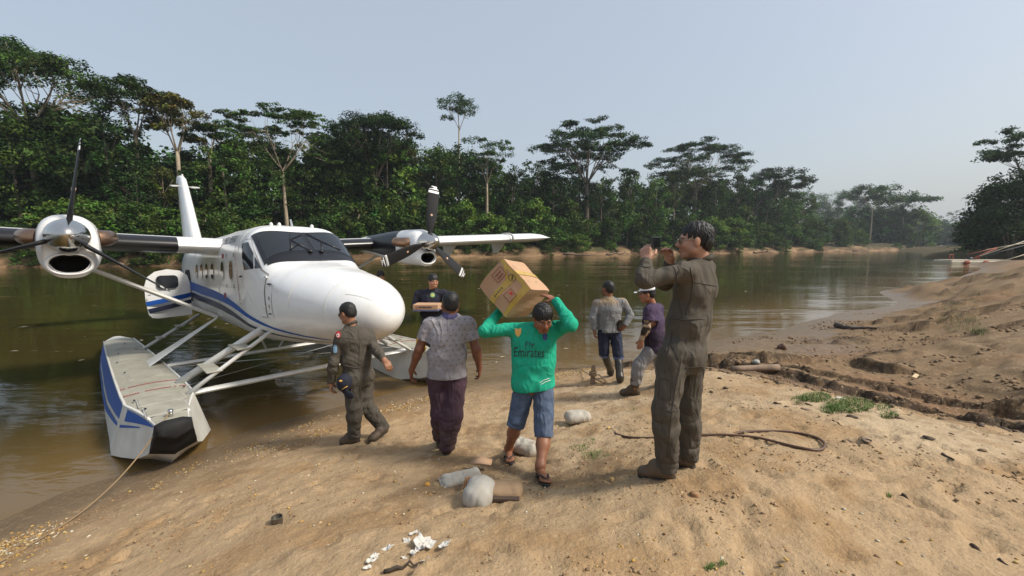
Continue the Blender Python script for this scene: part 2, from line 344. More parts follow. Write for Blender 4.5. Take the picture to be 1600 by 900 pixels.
# ---------------------------------------------------------------- haze over the whole scene
hz=MB().box((0,400,29),(2500,1700,68)).build('haze',None); tag(hz,kind='stuff')
hm=bpy.data.materials.new('haze'); hm.use_nodes=True; nt=hm.node_tree
for nd in list(nt.nodes): nt.nodes.remove(nd)
ho=nt.nodes.new('ShaderNodeOutputMaterial'); pv=nt.nodes.new('ShaderNodeVolumePrincipled'); pv.inputs['Color'].default_value=(.80,.87,.97,1); pv.inputs['Density'].default_value=.00026; pv.inputs['Anisotropy'].default_value=.2
nt.links.new(pv.outputs[0],ho.inputs['Volume']); hz.data.materials.append(hm)
# ---------------------------------------------------------------- forest
def foliage_mat(name,objvar=.25):
    m=mat(name,attr=True,rough=.6,spec=.12,objvar=objvar); nt=m.node_tree; N=nt.nodes; L=nt.links
    b=N['Principled BSDF']; out=N['Material Output']; tr=N.new('ShaderNodeBsdfTranslucent'); mx=N.new('ShaderNodeMixShader'); mx.inputs[0].default_value=.22
    src=b.inputs['Base Color'].links[0].from_socket; L.new(src,tr.inputs['Color']); L.new(b.outputs[0],mx.inputs[1]); L.new(tr.outputs[0],mx.inputs[2]); L.new(mx.outputs[0],out.inputs[0]); return m
M_leaf=foliage_mat('foliage')
M_bark=mat('bark',(.22,.18,.135),rough=.9,spec=.2,noise=(1.5,.7,(.10,.085,.065)),bump=(6,.5,.05))
M_barkp=mat('pale_bark',(.40,.33,.24),rough=.85,spec=.2,noise=(1.2,.6,(.20,.165,.12)),bump=(6,.5,.05))
GREEN=dict(dark=(.032,.066,.015),mid=(.052,.098,.020),light=(.064,.118,.022),olive=(.085,.108,.024),yellow=(.130,.125,.028),fresh=(.080,.140,.023),blue=(.040,.080,.022))
def leaves(C,rad,n,size,tone,g,flat=.6,var=.42):
    """leaf faces spread through clumps: C centres, rad (k,3) radii, n per clump"""
    C=np.asarray(C,float); k=len(C); rad=np.broadcast_to(np.asarray(rad,float),(k,3))
    d=g.normal(size=(k,n,3)); d/=np.linalg.norm(d,axis=2,keepdims=True)+1e-9; r=g.random((k,n,1))**.45
    P=(C[:,None]+d*r*rad[:,None]).reshape(-1,3); m=len(P)
    nr=g.normal(size=(m,3))*flat+np.array([0,0,1.])+d.reshape(-1,3)*.5; nr/=np.linalg.norm(nr,axis=1,keepdims=True)
    a=g.normal(size=(m,3)); a-=nr*(a*nr).sum(1,keepdims=True); a/=np.linalg.norm(a,axis=1,keepdims=True); b=np.cross(nr,a)
    s=size*(.6+.8*g.random((m,1)))
    V=np.stack([P+a*s*.62,P+b*s*.30+nr*s*.06,P-a*s*.55,P-b*s*.30+nr*s*.06],1).reshape(-1,3)
    F=np.arange(m*4).reshape(m,4)
    tone=np.asarray(tone,float); cl=1+var*g.normal(size=(k,1)).clip(-1.6,1.8); hue=1+.12*g.normal(size=(k,1,3)); lv=1+.28*g.normal(size=(k,n,1)).clip(-2,2)
    c=np.clip(tone[None,None]*cl[:,None]*hue*lv,.004,.3).reshape(-1,3); c=np.repeat(c,4,axis=0)
    return V,F,c
def cat_leaves(parts):
    V=[];F=[];Cc=[];o=0
    for v,f,c in parts: V.append(v);F.append(f+o);Cc.append(c);o+=len(v)
    return np.concatenate(V),np.concatenate(F),np.concatenate(Cc)
def bez(a,b,c,n=6):
    t=np.linspace(0,1,n)[:,None]; a,b,c=map(np.array,(a,b,c)); return (1-t)**2*a+2*t*(1-t)*b+t*t*c
def umbrella_mesh(seed,H,sp,fork=.6,pads=26,leaf=.36,tone='mid',lean=(0,0),layers=.35,pad=.24,thick=.5,npl=34,bare=.0,tr=.32,dome=None):
    g=np.random.default_rng(seed); mb=MB(); hf=fork*H
    top=np.array([lean[0]*.5,lean[1]*.5,hf])
    mb.tube(bez((0,0,-1),(g.normal()*.4,g.normal()*.3,hf*.5),top,7),np.linspace(tr*1.5,tr*.8,7),7)
    dome=g.uniform(.12,.42) if dome is None else dome; tips=[];nl=max(4,int(pads/5))
    pads=int(pads*1.35)
    for i in range(pads):
        a=2*PI*(i*.381966)+g.normal()*.25; r=sp*math.sqrt((i+.6)/pads)*(.9+.2*g.random()); low=g.random()<layers
        z=H*(1-.02) - (H-hf)*(dome*(r/sp)**2+ (.50*g.random()+.12 if low else .14*g.random()))
        tips.append(np.array([lean[0]+r*math.cos(a),lean[1]+r*math.sin(a),z]))
    limbs=[]
    for j in range(nl):
        a=2*PI*j/nl+g.normal()*.2; r=sp*.45; e=np.array([lean[0]*.8+r*math.cos(a),lean[1]*.8+r*math.sin(a),hf+(H-hf)*.52]); 
        P=bez(top-np.array([0,0,hf*.06*g.random()]),top+np.array([math.cos(a)*r*.35,math.sin(a)*r*.35,(H-hf)*.12]),e,6); limbs.append(P); mb.tube(P,np.linspace(tr*.45,tr*.20,6),6)
    C=[];RR=[]
    for t in tips:
        j=min(range(nl),key=lambda q:np.linalg.norm(limbs[q][-1]-t)); P=limbs[j]; st=P[3+int(g.integers(0,3))]
        mid=(st+t)/2+np.array([0,0,-.06*(H-hf)])+g.normal(size=3)*.25; mb.tube(bez(st,mid,t,5),np.linspace(tr*.18,tr*.05,5),4)
        if g.random()<bare: continue
        pr=sp*pad*(.7+.6*g.random())
        q=13; aa=2*PI*g.random(q); rr_=pr*np.sqrt(g.random(q)); 
        C.append(np.c_[t[0]+rr_*np.cos(aa),t[1]+rr_*np.sin(aa),t[2]+.12*pr-.22*rr_+g.normal(size=q)*pr*.10]); RR.append(np.tile([pr*.44,pr*.44,pr*thick*.62],(q,1)))
    V,F,c=leaves(np.concatenate(C),np.concatenate(RR),npl,leaf,GREEN[tone],g,flat=.55)
    return mb,(V,F,c)
def dense_mesh(seed,H,sp,base=.25,clumps=85,leaf=.4,tone='dark',npl=70,cr=.24,trunk=True,top=.75):
    g=np.random.default_rng(seed); mb=MB(); hb=base*H
    if trunk: mb.tube(bez((0,0,-1),(g.normal()*.3,g.normal()*.3,hb),(g.normal()*.3,g.normal()*.3,H*.8),7),np.linspace(.42,.12,7)*H/22,7)
    d=g.normal(size=(clumps,3)); d/=np.linalg.norm(d,axis=1,keepdims=True); r=.55+.45*g.random((clumps,1))**.5
    zc=(H+hb)/2; hz_=(H-hb)/2
    z=d[:,2]*r[:,0]; w=np.where(z>0,np.sqrt(np.clip(1-.62*z*z,0,1)),np.sqrt(np.clip(1-.8*z*z,0,1)))
    C=np.c_[d[:,0]*r[:,0]*sp*w,d[:,1]*r[:,0]*sp*w,zc+z*hz_*(1+.12*g.normal(size=clumps))]
    if trunk:
        for q in g.choice(clumps,10,replace=False):
            s_=np.array([0,0,C[q,2]*.75]); mb.tube(bez(s_,(s_+C[q])/2+np.array([0,0,.3]),C[q],4),np.linspace(.12,.04,4),4)
    rr_=sp*cr*(.7+.7*g.random((clumps,1)))
    V,F,c=leaves(C,np.c_[rr_,rr_,rr_*.72],npl,leaf,GREEN[tone],g,flat=.7)
    return mb,(V,F,c)
def bush_mesh(seed,H,sp,tone='light',clumps=60,leaf=.38,npl=75,curtain=False):
    g=np.random.default_rng(seed); mb=MB(); 
    for q in range(4): 
        a=g.random()*6.28; mb.tube(bez((.3*math.cos(a),.3*math.sin(a),-1),(.6*math.cos(a),.6*math.sin(a),H*.4),(sp*.4*math.cos(a),sp*.4*math.sin(a),H*.8),5),np.linspace(.12,.04,5),5)
    a=g.random(clumps)*2*PI; h=g.random(clumps)**.8; rad=(np.sqrt(np.clip(1-h**2.2,0.02,1)) if not curtain else (.75+.25*np.sin(h*9+a))*np.sqrt(np.clip(1-h**5,.02,1)))*sp*(.55+.45*g.random(clumps))
    C=np.c_[rad*np.cos(a),rad*np.sin(a),h*H*.93+.3]
    rr_=sp*.26*(.6+.8*g.random((clumps,1)))
    V,F,c=leaves(C,np.c_[rr_,rr_,rr_*(.6 if not curtain else 1.0)],npl,leaf,GREEN[tone],g,flat=.6)
    return mb,(V,F,c)
def s_at(u,off):
    S=np.linspace(0,_s[-1],4000); P=np.c_[np.interp(S,_s,FB[:,0]),np.interp(S,_s,FB[:,1])]; T=np.gradient(P,axis=0); T/=np.linalg.norm(T,axis=1)[:,None]
    Q=P+np.c_[-T[:,1],T[:,0]]*off; ok=Q[:,1]>20
    uu=np.where(ok,800+FP*Q[:,0]/np.maximum(Q[:,1]*_cp,1),1e9); i=np.argmin(abs(uu-u)); return Q[i]
def height_for(P,v):
    return CH+P[1]*((384-v)/FP)*1.0   # small pitch: good to a percent
LAND=[(137,'the left upright propeller blade'),(285,'the tail fin'),(385,'the cockpit door'),(470,'the cockpit roof'),(600,'the aircraft nose'),(663,'the right upright propeller blade'),(800,'the carried cardboard box'),(850,'the wing tip'),(1025,'the raised phone'),(1092,'the photographing man'),(1220,'the far pale sand patch'),(1440,'the river bend')]
def make_tree(name,parts,loc,rz,label,cat,group,bark,sc=1.0):
    mb,(V,F,c)=parts
    t=empty(name,loc,rz); tag(t,label,cat,group); t.scale=(sc,)*3
    if mb.v: mb.build('trunk',bark,t,smooth=True)
    link('crown',mesh_from('crown',V,F,M_leaf,col=c,smooth=False),t); return t
def copy_tree(t,loc,rz,sc,label,group=None):
    r=t.copy(); COL.objects.link(r); r.location=loc; r.rotation_euler=(0,0,rz); r.scale=sc; r['label']=label
    if group: r['group']=group
    for ch in list(t.children):
        c=ch.copy(); COL.objects.link(c); c.parent=r
    return r
def ground_at_far(off): return np.interp(off,[0,2,6,12,40],[.1,1.2,2.0,2.9,3.6])
# emergent trees, each one of its own
EM=[ # u, offset, top v, half span px, fork, pads, tone, label, kwargs
 (72,12,86,122,.60,44,'mid','tallest broad umbrella tree with bent pale limbs at the left edge',dict(layers=.30,pad=.20,tr=.42,leaf=.34,lean=(-1.5,0))),
 (228,14,131,46,.66,16,'mid','slim umbrella tree between the giant left tree and the yellowish tree',dict(pad=.34,layers=.5,leaf=.32)),
 (290,13,148,44,.60,18,'yellow','yellowish umbrella tree with an orange trunk above the tail fin',dict(pad=.32,layers=.4,leaf=.32)),
 (338,16,196,30,.72,7,'mid','small flat-topped tree right of the yellowish umbrella tree',dict(pad=.42,layers=.2,leaf=.3)),
 (452,12,176,88,.55,40,'mid','wide feathery tree with a slanting white limb above the cockpit roof',dict(layers=.55,pad=.17,leaf=.34,thick=.22,lean=(-1,0))),
 (590,12,181,70,.50,46,'dark','big domed dark tree above the aircraft nose',dict(layers=.6,pad=.26,leaf=.38,thick=.5)),
 (720,22,160,32,.80,10,'blue','lone thin tree with a tiny crown standing highest of the middle forest',dict(pad=.38,layers=.15,leaf=.38,npl=24,tr=.24)),
 (762,10,206,36,.55,15,'mid','slender ragged tree with a pale orange trunk right of the lone thin tree',dict(pad=.30,layers=.7,leaf=.36,npl=26,thick=.5)),
 (915,12,193,80,.50,46,'blue','huge spreading tree in tiers between the wing tip and the raised phone',dict(layers=.5,pad=.20,leaf=.5,thick=.3,tr=.6)),
 (1085,14,221,78,.52,44,'blue','wide lacy umbrella tree behind the man photographing',dict(layers=.45,pad=.19,leaf=.5,thick=.24)),
 (1190,14,262,46,.50,20,'dark','leaning dark tree right of the lacy umbrella tree',dict(layers=.5,pad=.28,leaf=.6,lean=(5,0))),
 (1302,14,297,34,.62,14,'blue','left one of three flat-topped trees near the river bend',dict(layers=.3,pad=.34,leaf=.8,npl=24)),
 (1358,16,290,40,.60,16,'blue','middle and tallest of three flat-topped trees near the river bend',dict(layers=.4,pad=.32,leaf=.8,npl=24)),
 (1408,14,305,40,.60,14,'blue','right one of three flat-topped trees near the river bend',dict(layers=.4,pad=.32,leaf=.9,npl=24)),
]
for k,(u,off,v,half,fork,pads,tone,lab,kw) in enumerate(EM):
    P=s_at(u,off); g0=float(ground_at_far(off)); H=height_for(P,v)-g0; sp=half/FP*P[1]*.92
    make_tree('umbrella_tree',umbrella_mesh(300+k,H,sp,fork,pads,tone=tone,**kw),(P[0],P[1],g0),0,lab,'tree','tall trees rising out of the far forest',M_barkp if k!=8 else M_bark)
# front wall of the forest: dense trees and waterside bushes, copies of a few kinds
def ordinal(us,kind,tail):
    """a label for each thing along the bank: counted from the nearest landmark"""
    out=[];us=list(us)
    for u in us:
        L=min(LAND,key=lambda q:abs(q[0]-u)); side='right' if u>=L[0] else 'left'
        same=sorted([w for w in us if (min(LAND,key=lambda q:abs(q[0]-w)) is L) and ((w>=L[0])==(side=='right'))],key=lambda w:abs(w-L[0]))
        k=same.index(u); o=['first','second','third','fourth','fifth','sixth','seventh','eighth'][min(k,7)]
        out.append(f'{o} {kind} {side} of {L[1]}')
    return out
prof_u=[-250,-60,0,50,130,190,250,330,400,470,520,560,640,700,760,800,850,900,950,1000,1060,1150,1230,1280,1350,1440]
prof_v=[190,195,208,180,172,205,240,238,228,240,225,205,222,228,255,268,262,278,282,288,268,283,300,318,320,326]
def prof(u): return float(np.interp(u,prof_u,prof_v))
dense=[(dense_mesh(500+i,18,5.2,base=b,tone=t,leaf=.44,clumps=95,npl=62),t) for i,(t,b) in enumerate([('dark',.22),('mid',.15),('dark',.3),('light',.2),('blue',.15)])]
dense+=[(dense_mesh(520,18,3.6,base=.52,tone='olive',leaf=.40,clumps=60,npl=60,cr=.30),'olive'),(dense_mesh(521,18,4.2,base=.45,tone='mid',leaf=.55,clumps=60,npl=44,cr=.28),'mid'),(dense_mesh(522,18,4.8,base=.10,tone='fresh',leaf=.62,clumps=80,npl=44,cr=.26),'fresh')]
us=[];u=-60
while u<1440: us.append(u+random.uniform(-5,5)); u+=random.uniform(30,44) if u<1000 else random.uniform(26,36)
labs=ordinal(us,'front-row forest tree',''); protos={}
for u,lab in zip(us,labs):
    i=random.choice([0,1,2,3,4,5,6,7,1,4]); off=random.uniform(10,17); P=s_at(u,off); g0=float(ground_at_far(off))
    H=(height_for(P,prof(u))-g0)*(random.uniform(.82,1.10) if u<880 else random.uniform(.95,1.16)); sc=H/18; w=sc*random.uniform(.85,1.15)*(1.0 if sc<1.2 else .85)
    if i not in protos: t=make_tree('forest_tree',dense[i][0],(P[0],P[1],g0),random.random()*6,lab,'tree','front row of the far forest',M_barkp if i in(5,6) else M_bark); t.scale=(w,w,sc); protos[i]=t
    else: copy_tree(protos[i],(P[0],P[1],g0),random.random()*6,(w,w,sc),lab)
bush=[bush_mesh(600+i,7,4.2,tone=t,curtain=c,leaf=.40) for i,(t,c) in enumerate([('light',0),('fresh',0),('mid',1),('light',1),('mid',0)])]
us=[];u=-50
while u<1450: us.append(u+random.uniform(-6,6)); u+=random.uniform(24,36) if u<1000 else random.uniform(20,28)
labs=ordinal(us,'far-waterline bush',''); protos={}
for u,lab in zip(us,labs):
    i=random.choice([0,1,2,3,4,0,1]); off=random.uniform(4.5,8); P=s_at(u,off); g0=float(ground_at_far(off))-.4
    H=(height_for(P,345-random.uniform(-12,38))-g0)*.95 if u<1000 else (height_for(P,352-random.uniform(-8,26))-g0); H=max(H,2.2); sc=H/7; w=sc*random.uniform(.8,1.1) if sc<1.6 else sc*.75
    if i not in protos: t=make_tree('riverside_bush',bush[i],(P[0],P[1],g0),random.random()*6,lab,'bush','bushes along the far waterline',M_bark); t.scale=(w,w,sc); protos[i]=t
    else: copy_tree(protos[i],(P[0],P[1],g0),random.random()*6,(w,w,sc),lab)
# low growth hanging over the water's edge
us=[];u=-55
while u<1440: us.append(u+random.uniform(-8,8)); u+=random.uniform(22,60) if u<1000 else random.uniform(18,44)
labs=ordinal(us,'low overhanging shrub','')
for u,lab in zip(us,labs):
    i=random.choice([0,1,4,3]); off=random.uniform(1.0,3.0); P=s_at(u,off); sc=random.uniform(.30,.62)*(1 if u<900 else 1.4); copy_tree(protos[i],(P[0],P[1],.1),random.random()*6,(sc*1.15,sc*1.15,sc),lab,'shrubs overhanging the far waterline')
# the wood behind, one mass
g=np.random.default_rng(77); parts=[]
lowd=[dense_mesh(700+i,18,5.5,base=.02,tone=t,leaf=1.0,clumps=46,npl=26,cr=.34,trunk=False)[1] for i,t in enumerate(['dark','mid','dark','blue'])]
for row,off0 in enumerate((20,28,38)):
    u=-420
    while u<1450:
        off=off0+random.uniform(-3,3); P=s_at(u,off); H=(height_for(P,prof(u)+(14 if row==0 else 4)+random.uniform(-7,10))-3); sc=H/18; w=sc*random.uniform(.85,1.1)
        V,F,c=lowd[random.randrange(4)]; a=random.random()*6.28; ca,sa=math.cos(a),math.sin(a)
        W=np.c_[(V[:,0]*ca-V[:,1]*sa)*w+P[0],(V[:,0]*sa+V[:,1]*ca)*w+P[1],V[:,2]*sc+2.5]; parts.append((W,F,c*random.uniform(.7,1.3)))
        u+=w*5.5*1.15/P[1]*FP*(1 if row<2 else 1.3)
V,F,c=cat_leaves(parts); wood=link('forest',mesh_from('forest',V,F,M_leaf,col=c,smooth=False)); tag(wood,'dense dark rainforest behind the front row of trees across the river','forest',kind='stuff')
# right-hand wooded point
rt=[(1592,84,196,58,'umb','lacy tall tree cut by the right edge of the picture'),(1600,78,262,60,'den','broad dark tree at the right edge below the lacy tree'),(1560,88,285,46,'den','dark rounded tree on the right wooded point, left of the broad one'),(1532,104,330,30,'den','low dark tree at the left tip of the right wooded point'),(1580,74,318,60,'bush','dark leafy bank shrub under the trees of the right point'),(1545,92,345,40,'bush','dark shrub hanging over the water at the right point'),(1640,76,240,80,'den','dark tree beyond the right edge on the wooded point')]
for k,(u,Yd,v,half,kind,lab) in enumerate(rt):
    P=unproj(u,384,Y=Yd); H=height_for(P,v)-1.5; sp=half/FP*Yd
    if kind=='umb': pr=umbrella_mesh(800+k,H,sp,.55,24,tone='blue',leaf=.42,npl=22,pad=.24,layers=.6)
    elif kind=='den': pr=dense_mesh(810+k,H,sp,base=.04,tone='dark',leaf=.5,clumps=120,npl=60)
    else: pr=bush_mesh(820+k,H,sp,tone='dark',leaf=.5,clumps=70,npl=60)
    make_tree('bank_tree' if kind!='bush' else 'riverside_bush',pr,(P[0],P[1],1.2),0,lab,'tree' if kind!='bush' else 'bush','trees on the right wooded point',M_bark)
# distant wood where the river bends, and along the right bank
parts=[]
for u,Yd,v in [(u,random.uniform(330,430),random.uniform(338,352)) for u in np.arange(1395,1580,7)]+[(u,random.uniform(170,260),random.uniform(318,345)) for u in np.arange(1535,1680,9)]:
    P=unproj(u,384,Y=Yd); H=height_for(P,v); sc=H/18; V,F,c=lowd[random.randrange(4)]; w=sc*1.25
    parts.append((np.c_[V[:,0]*w+P[0],V[:,1]*w+P[1],V[:,2]*sc+.5],F,c))
V,F,c=cat_leaves(parts); wood=link('distant_forest',mesh_from('distant_forest',V,F,M_leaf,col=c,smooth=False)); tag(wood,'hazy far forest closing the river bend on the right','forest',kind='stuff')
# ---------------------------------------------------------------- float plane (local axes: x forward, y to its left wing, z up; nose at the origin)
def text_tris(s,size,align='LEFT',shear=0):
    cu=bpy.data.curves.new('t','FONT'); cu.body=s; cu.size=size; cu.align_x=align; cu.shear=shear; cu.resolution_u=2; cu.fill_mode='FRONT'
    o=bpy.data.objects.new('t',cu); COL.objects.link(o); bpy.context.view_layer.update()
    me=bpy.data.meshes.new_from_object(o.evaluated_get(bpy.context.evaluated_depsgraph_get())); me.calc_loop_triangles()
    V=np.array([v.co[:2] for v in me.vertices]).reshape(-1,2); T=[tuple(t.vertices) for t in me.loop_triangles]
    bpy.data.objects.remove(o); bpy.data.curves.remove(cu); bpy.data.meshes.remove(me); return V,T
def tess(poly,sub=2):
    from mathutils.geometry import tessellate_polygon
    V=[tuple(map(float,p)) for p in poly]; T=[tuple(t) for t in tessellate_polygon([[Vector((p[0],p[1],0)) for p in V]])]
    for _ in range(sub):
        mid={};N=[]
        def m(a,b):
            k=(min(a,b),max(a,b))
            if k not in mid: mid[k]=len(V); V.append(((V[a][0]+V[b][0])/2,(V[a][1]+V[b][1])/2))
            return mid[k]
        for a,b,c in T:
            x,y,z=m(a,b),m(b,c),m(c,a); N+=[(a,x,z),(x,b,y),(z,y,c),(x,y,z)]
        T=N
    return np.array(V),T
def rrect(cx,cz,w,h,r,n=4,sk=0):
    P=[]
    for sx,sz,a0 in((1,1,0),(-1,1,90),(-1,-1,180),(1,-1,270)):
        for k in range(n+1):
            a=R(a0+90*k/n); P.append((cx+sx*(w/2-r)+r*math.cos(a)+sk*(sz*(h/2)),cz+sz*(h/2-r)+r*math.sin(a)))
    return P
M_white=mat('white_aircraft_paint',(.78,.785,.78),rough=.28,spec=.5,coat=.35,detail=[(1.1,.50,.75,(.56,.53,.46),.5),(6,.58,.8,(.50,.45,.37),.35),(28,.62,.75,(.45,.41,.34),.35)])
M_whitef=mat('float_paint',(.66,.66,.62),rough=.4,noise=(3,.5,(.42,.38,.30)))
M_deck=mat('float_deck',(.36,.35,.29),rough=.65,noise=(4,.7,(.24,.22,.17)),detail=[(14,.6,.75,(.50,.49,.44),.5)])
M_blue=mat('blue_paint',(.014,.085,.36),rough=.5,spec=.25); M_navy=mat('navy_paint',(.012,.018,.05),rough=.35)
M_blk=mat('black_rubber',(.012,.012,.013),rough=.75,spec=.25,noise=(9,.5,(.035,.034,.032))); M_glass=mat('tinted_glass',(.016,.019,.024),rough=.06,spec=.55)
M_boot=mat('black_deice_boot',(.010,.010,.012),rough=.28)
M_blade=mat('blade_paint',(.014,.014,.015),rough=.5,spec=.3)
M_red=mat('red_print',(.35,.02,.03),rough=.5); M_ink=mat('dark_print',(.015,.017,.03),rough=.5)
M_chrome=mat('polished_spinner',(.62,.60,.57),rough=.16,metal=1,noise=(4,.4,(.40,.37,.33))); M_exh=mat('heat_stained_exhaust',(.40,.24,.15),rough=.32,metal=1,noise=(5,.6,(.20,.13,.10)))
M_alu=mat('grey_metal',(.42,.42,.40),rough=.4,metal=.6); M_seam=mat('panel_gap',(.38,.37,.34),rough=.7); M_strut=mat('white_strut_paint',(.72,.72,.69),rough=.35,noise=(4,.4,(.5,.48,.42)))
M_inside=mat('intake_inside',(.008,.008,.008),rough=.8)
h_,p_,r_=-0.77113421,0.0439710076,-0.00690603146
f=np.array([math.cos(h_)*math.cos(p_),math.sin(h_)*math.cos(p_),math.sin(p_)]); l=np.array([-math.sin(h_),math.cos(h_),0]); u=np.cross(f,l)
l2=l*math.cos(r_)+u*math.sin(r_); u2=np.cross(f,l2); PR=np.stack([f,l2,u2],1); PO=np.array([-1.67103739,5.29155561,1.89551268])
plane=empty('floatplane'); plane.matrix_world=Matrix([[*PR[i],PO[i]] for i in range(3)]+[[0,0,0,1]])
tag(plane,'white twin-engine floatplane with blue stripes beached nose-first at the water edge','floatplane')
def to_world(p): return PR@np.array(p,float)+PO
ST=np.array([ # x top bottom halfwidth exponent zmid
(.14,-.075,-.085,.005,2,-.08),(.12,.03,-.19,.11,2,-.08),(.04,.15,-.31,.245,2,-.08),(-.10,.25,-.40,.37,2,-.07),(-.35,.355,-.49,.50,2,-.05),(-.8,.46,-.575,.63,2.05,-.03),(-1.4,.545,-.64,.74,2.2,0),(-1.9,.61,-.67,.80,2.5,.03),(-2.1,.65,-.68,.815,2.8,.05),(-2.45,.89,-.69,.835,3.3,.1),(-2.85,1.17,-.70,.86,4.0,.15),(-3.05,1.275,-.70,.87,4.2,.15),(-3.5,1.33,-.70,.87,4,.15),(-5,1.35,-.70,.87,3.6,.15),(-9.3,1.35,-.70,.865,3,.15),(-11,1.34,-.45,.72,2.6,.3),(-13,1.3,.1,.45,2.3,.6),(-15.2,1.2,.75,.12,2,1)])
# round the nose cap, then smooth the profile a little
_sN=np.sqrt((.14-ST[:6,0])/.94); _sg=np.linspace(0,1,400); _cap=np.stack([np.interp(_sg,_sN,ST[:6,k]) for k in range(1,6)],1); _hk=np.hanning(91); _hk/=_hk.sum()
_cs=np.stack([np.convolve(np.concatenate([2*_cap[0,k]-_cap[45:0:-1,k],_cap[:,k],np.full(45,_cap[-1,k])]),_hk,'valid') for k in range(5)],1); _wc=sstep(.75,.95,_sg)[:,None]; _cs=_cs*(1-_wc)+_cap*_wc
_xs=np.linspace(.14,-15.2,1535); _pr=np.stack([np.interp(-_xs,-ST[:,0],ST[:,k]) for k in range(1,6)],1)
_m=_xs>-.8; _sx=np.sqrt((.14-_xs[_m])/.94); _pr[_m]=np.stack([np.interp(_sx,_sg,_cs[:,k]) for k in range(5)],1)
_k=np.hanning(19); _k/=_k.sum(); _sm=np.stack([np.convolve(np.pad(_pr[:,k],9,mode='edge'),_k,'valid') for k in range(5)],1)
_b=sstep(-.35,-.75,_xs)[:,None]; _pr=_pr*(1-_b)+_sm*_b
def sec(x): return [np.interp(-x,-_xs,_pr[:,k]) for k in range(5)]
def fus(x,th):
    t,b,hw,n,zm=sec(x); c,s=math.cos(th),math.sin(th)
    return (x,hw*np.sign(c)*abs(c)**(2/n),zm+(t-zm if s>0 else zm-b)*np.sign(s)*abs(s)**(2/n))
xs=np.concatenate([.14-.24*(np.linspace(0,1,18)**2),np.linspace(-.13,-3.5,60),np.linspace(-3.7,-9.3,24),np.linspace(-9.6,-15.2,18)])
mb=MB(); mb.loft([[fus(x,t) for t in np.linspace(0,2*PI,72,endpoint=False)] for x in xs]); 
fuselage=mb.build('fuselage',M_white,plane,smooth=True)
def side(x,z,s=-1):
    t,b,hw,n,zm=sec(x); a=np.where(z>zm,t-zm,zm-b); return s*hw*np.clip(1-np.abs((z-zm)/a)**n,0,1)**(1/n)
def topz(x,y):
    t,b,hw,n,zm=sec(x); return zm+(t-zm)*np.clip(1-np.abs(y/hw)**n,0,1)**(1/n)
def side_patch(name,poly,m,parent,off=.006,s=-1,sub=3,smooth=True):
    V,T=tess(poly,sub); x,z=V[:,0],V[:,1]; e=.01; y=side(x,z,s)
    dx=(side(x+e,z,s)-side(x-e,z,s))/(2*e); dz=(side(x,z+e,s)-side(x,z-e,s))/(2*e)
    N=np.stack([-dx,np.ones_like(x),-dz],1)*s; N/=np.linalg.norm(N,axis=1)[:,None]
    P=np.stack([x,y,z],1)+N*off; return link(name,mesh_from(name,P,T,m,smooth=smooth),parent)
def top_patch(name,poly,m,parent,off=.006,sub=3,smooth=True):
    V,T=tess(poly,sub); x,y=V[:,0],V[:,1]; e=.01; z=topz(x,y)
    dx=(topz(x+e,y)-topz(x-e,y))/(2*e); dy=(topz(x,y+e)-topz(x,y-e))/(2*e)
    N=np.stack([-dx,-dy,np.ones_like(x)],1); N/=np.linalg.norm(N,axis=1)[:,None]
    return link(name,mesh_from(name,np.stack([x,y,z],1)+N*off,T,m,smooth=smooth),parent)
# windscreen
ws=np.linspace(-.70,.70,15); q=(ws/.70)**2
xb=-2.07-.21*q; xa=-2.33-.03*q; xt=-2.80-.17*q
ag=top_patch('antiglare_panel',[(a,y) for a,y in zip(xb,ws)]+[(a,y) for a,y in zip(xa[::-1]-.05,ws[::-1])],M_boot,plane,.006)
fr=top_patch('windscreen_frame',[(a+.03,y*1.04) for a,y in zip(xa,ws)]+[(a-.035,y*1.04) for a,y in zip(xt[::-1],ws[::-1])],M_boot,plane,.009)
for s in(-1,1):
    w_=ws[(ws*s)>=0] if s>0 else ws[(ws*s)>=0]
    y0=np.linspace(s*.035,s*.675,9); qq=(y0/.70)**2
    top_patch('windscreen',[(-2.345-.03*k,y) for k,y in zip(qq,y0)]+[(-2.785-.16*k,y) for k,y in zip(qq[::-1],y0[::-1])],M_glass,fr,.014)
mb=MB()
for pts in ([(-2.33,-.05),(-2.60,-.26),(-2.74,-.20)],[(-2.36,-.32),(-2.60,-.26),(-2.74,-.02)],[(-2.33,.15),(-2.56,.24),(-2.76,.06)],[(-2.40,.50),(-2.56,.24)],[(-2.36,-.35),(-2.50,-.15)]):
    mb.tube([(x,y,float(topz(x,y))+.035) for x,y in pts],.009,5)
for x,y in((-2.31,-.05),(-2.31,.13)): mb.ell((x,y,float(topz(x,y))+.02),(.05,.04,.03))
mb.build('wiper',M_boot,plane,smooth=True)
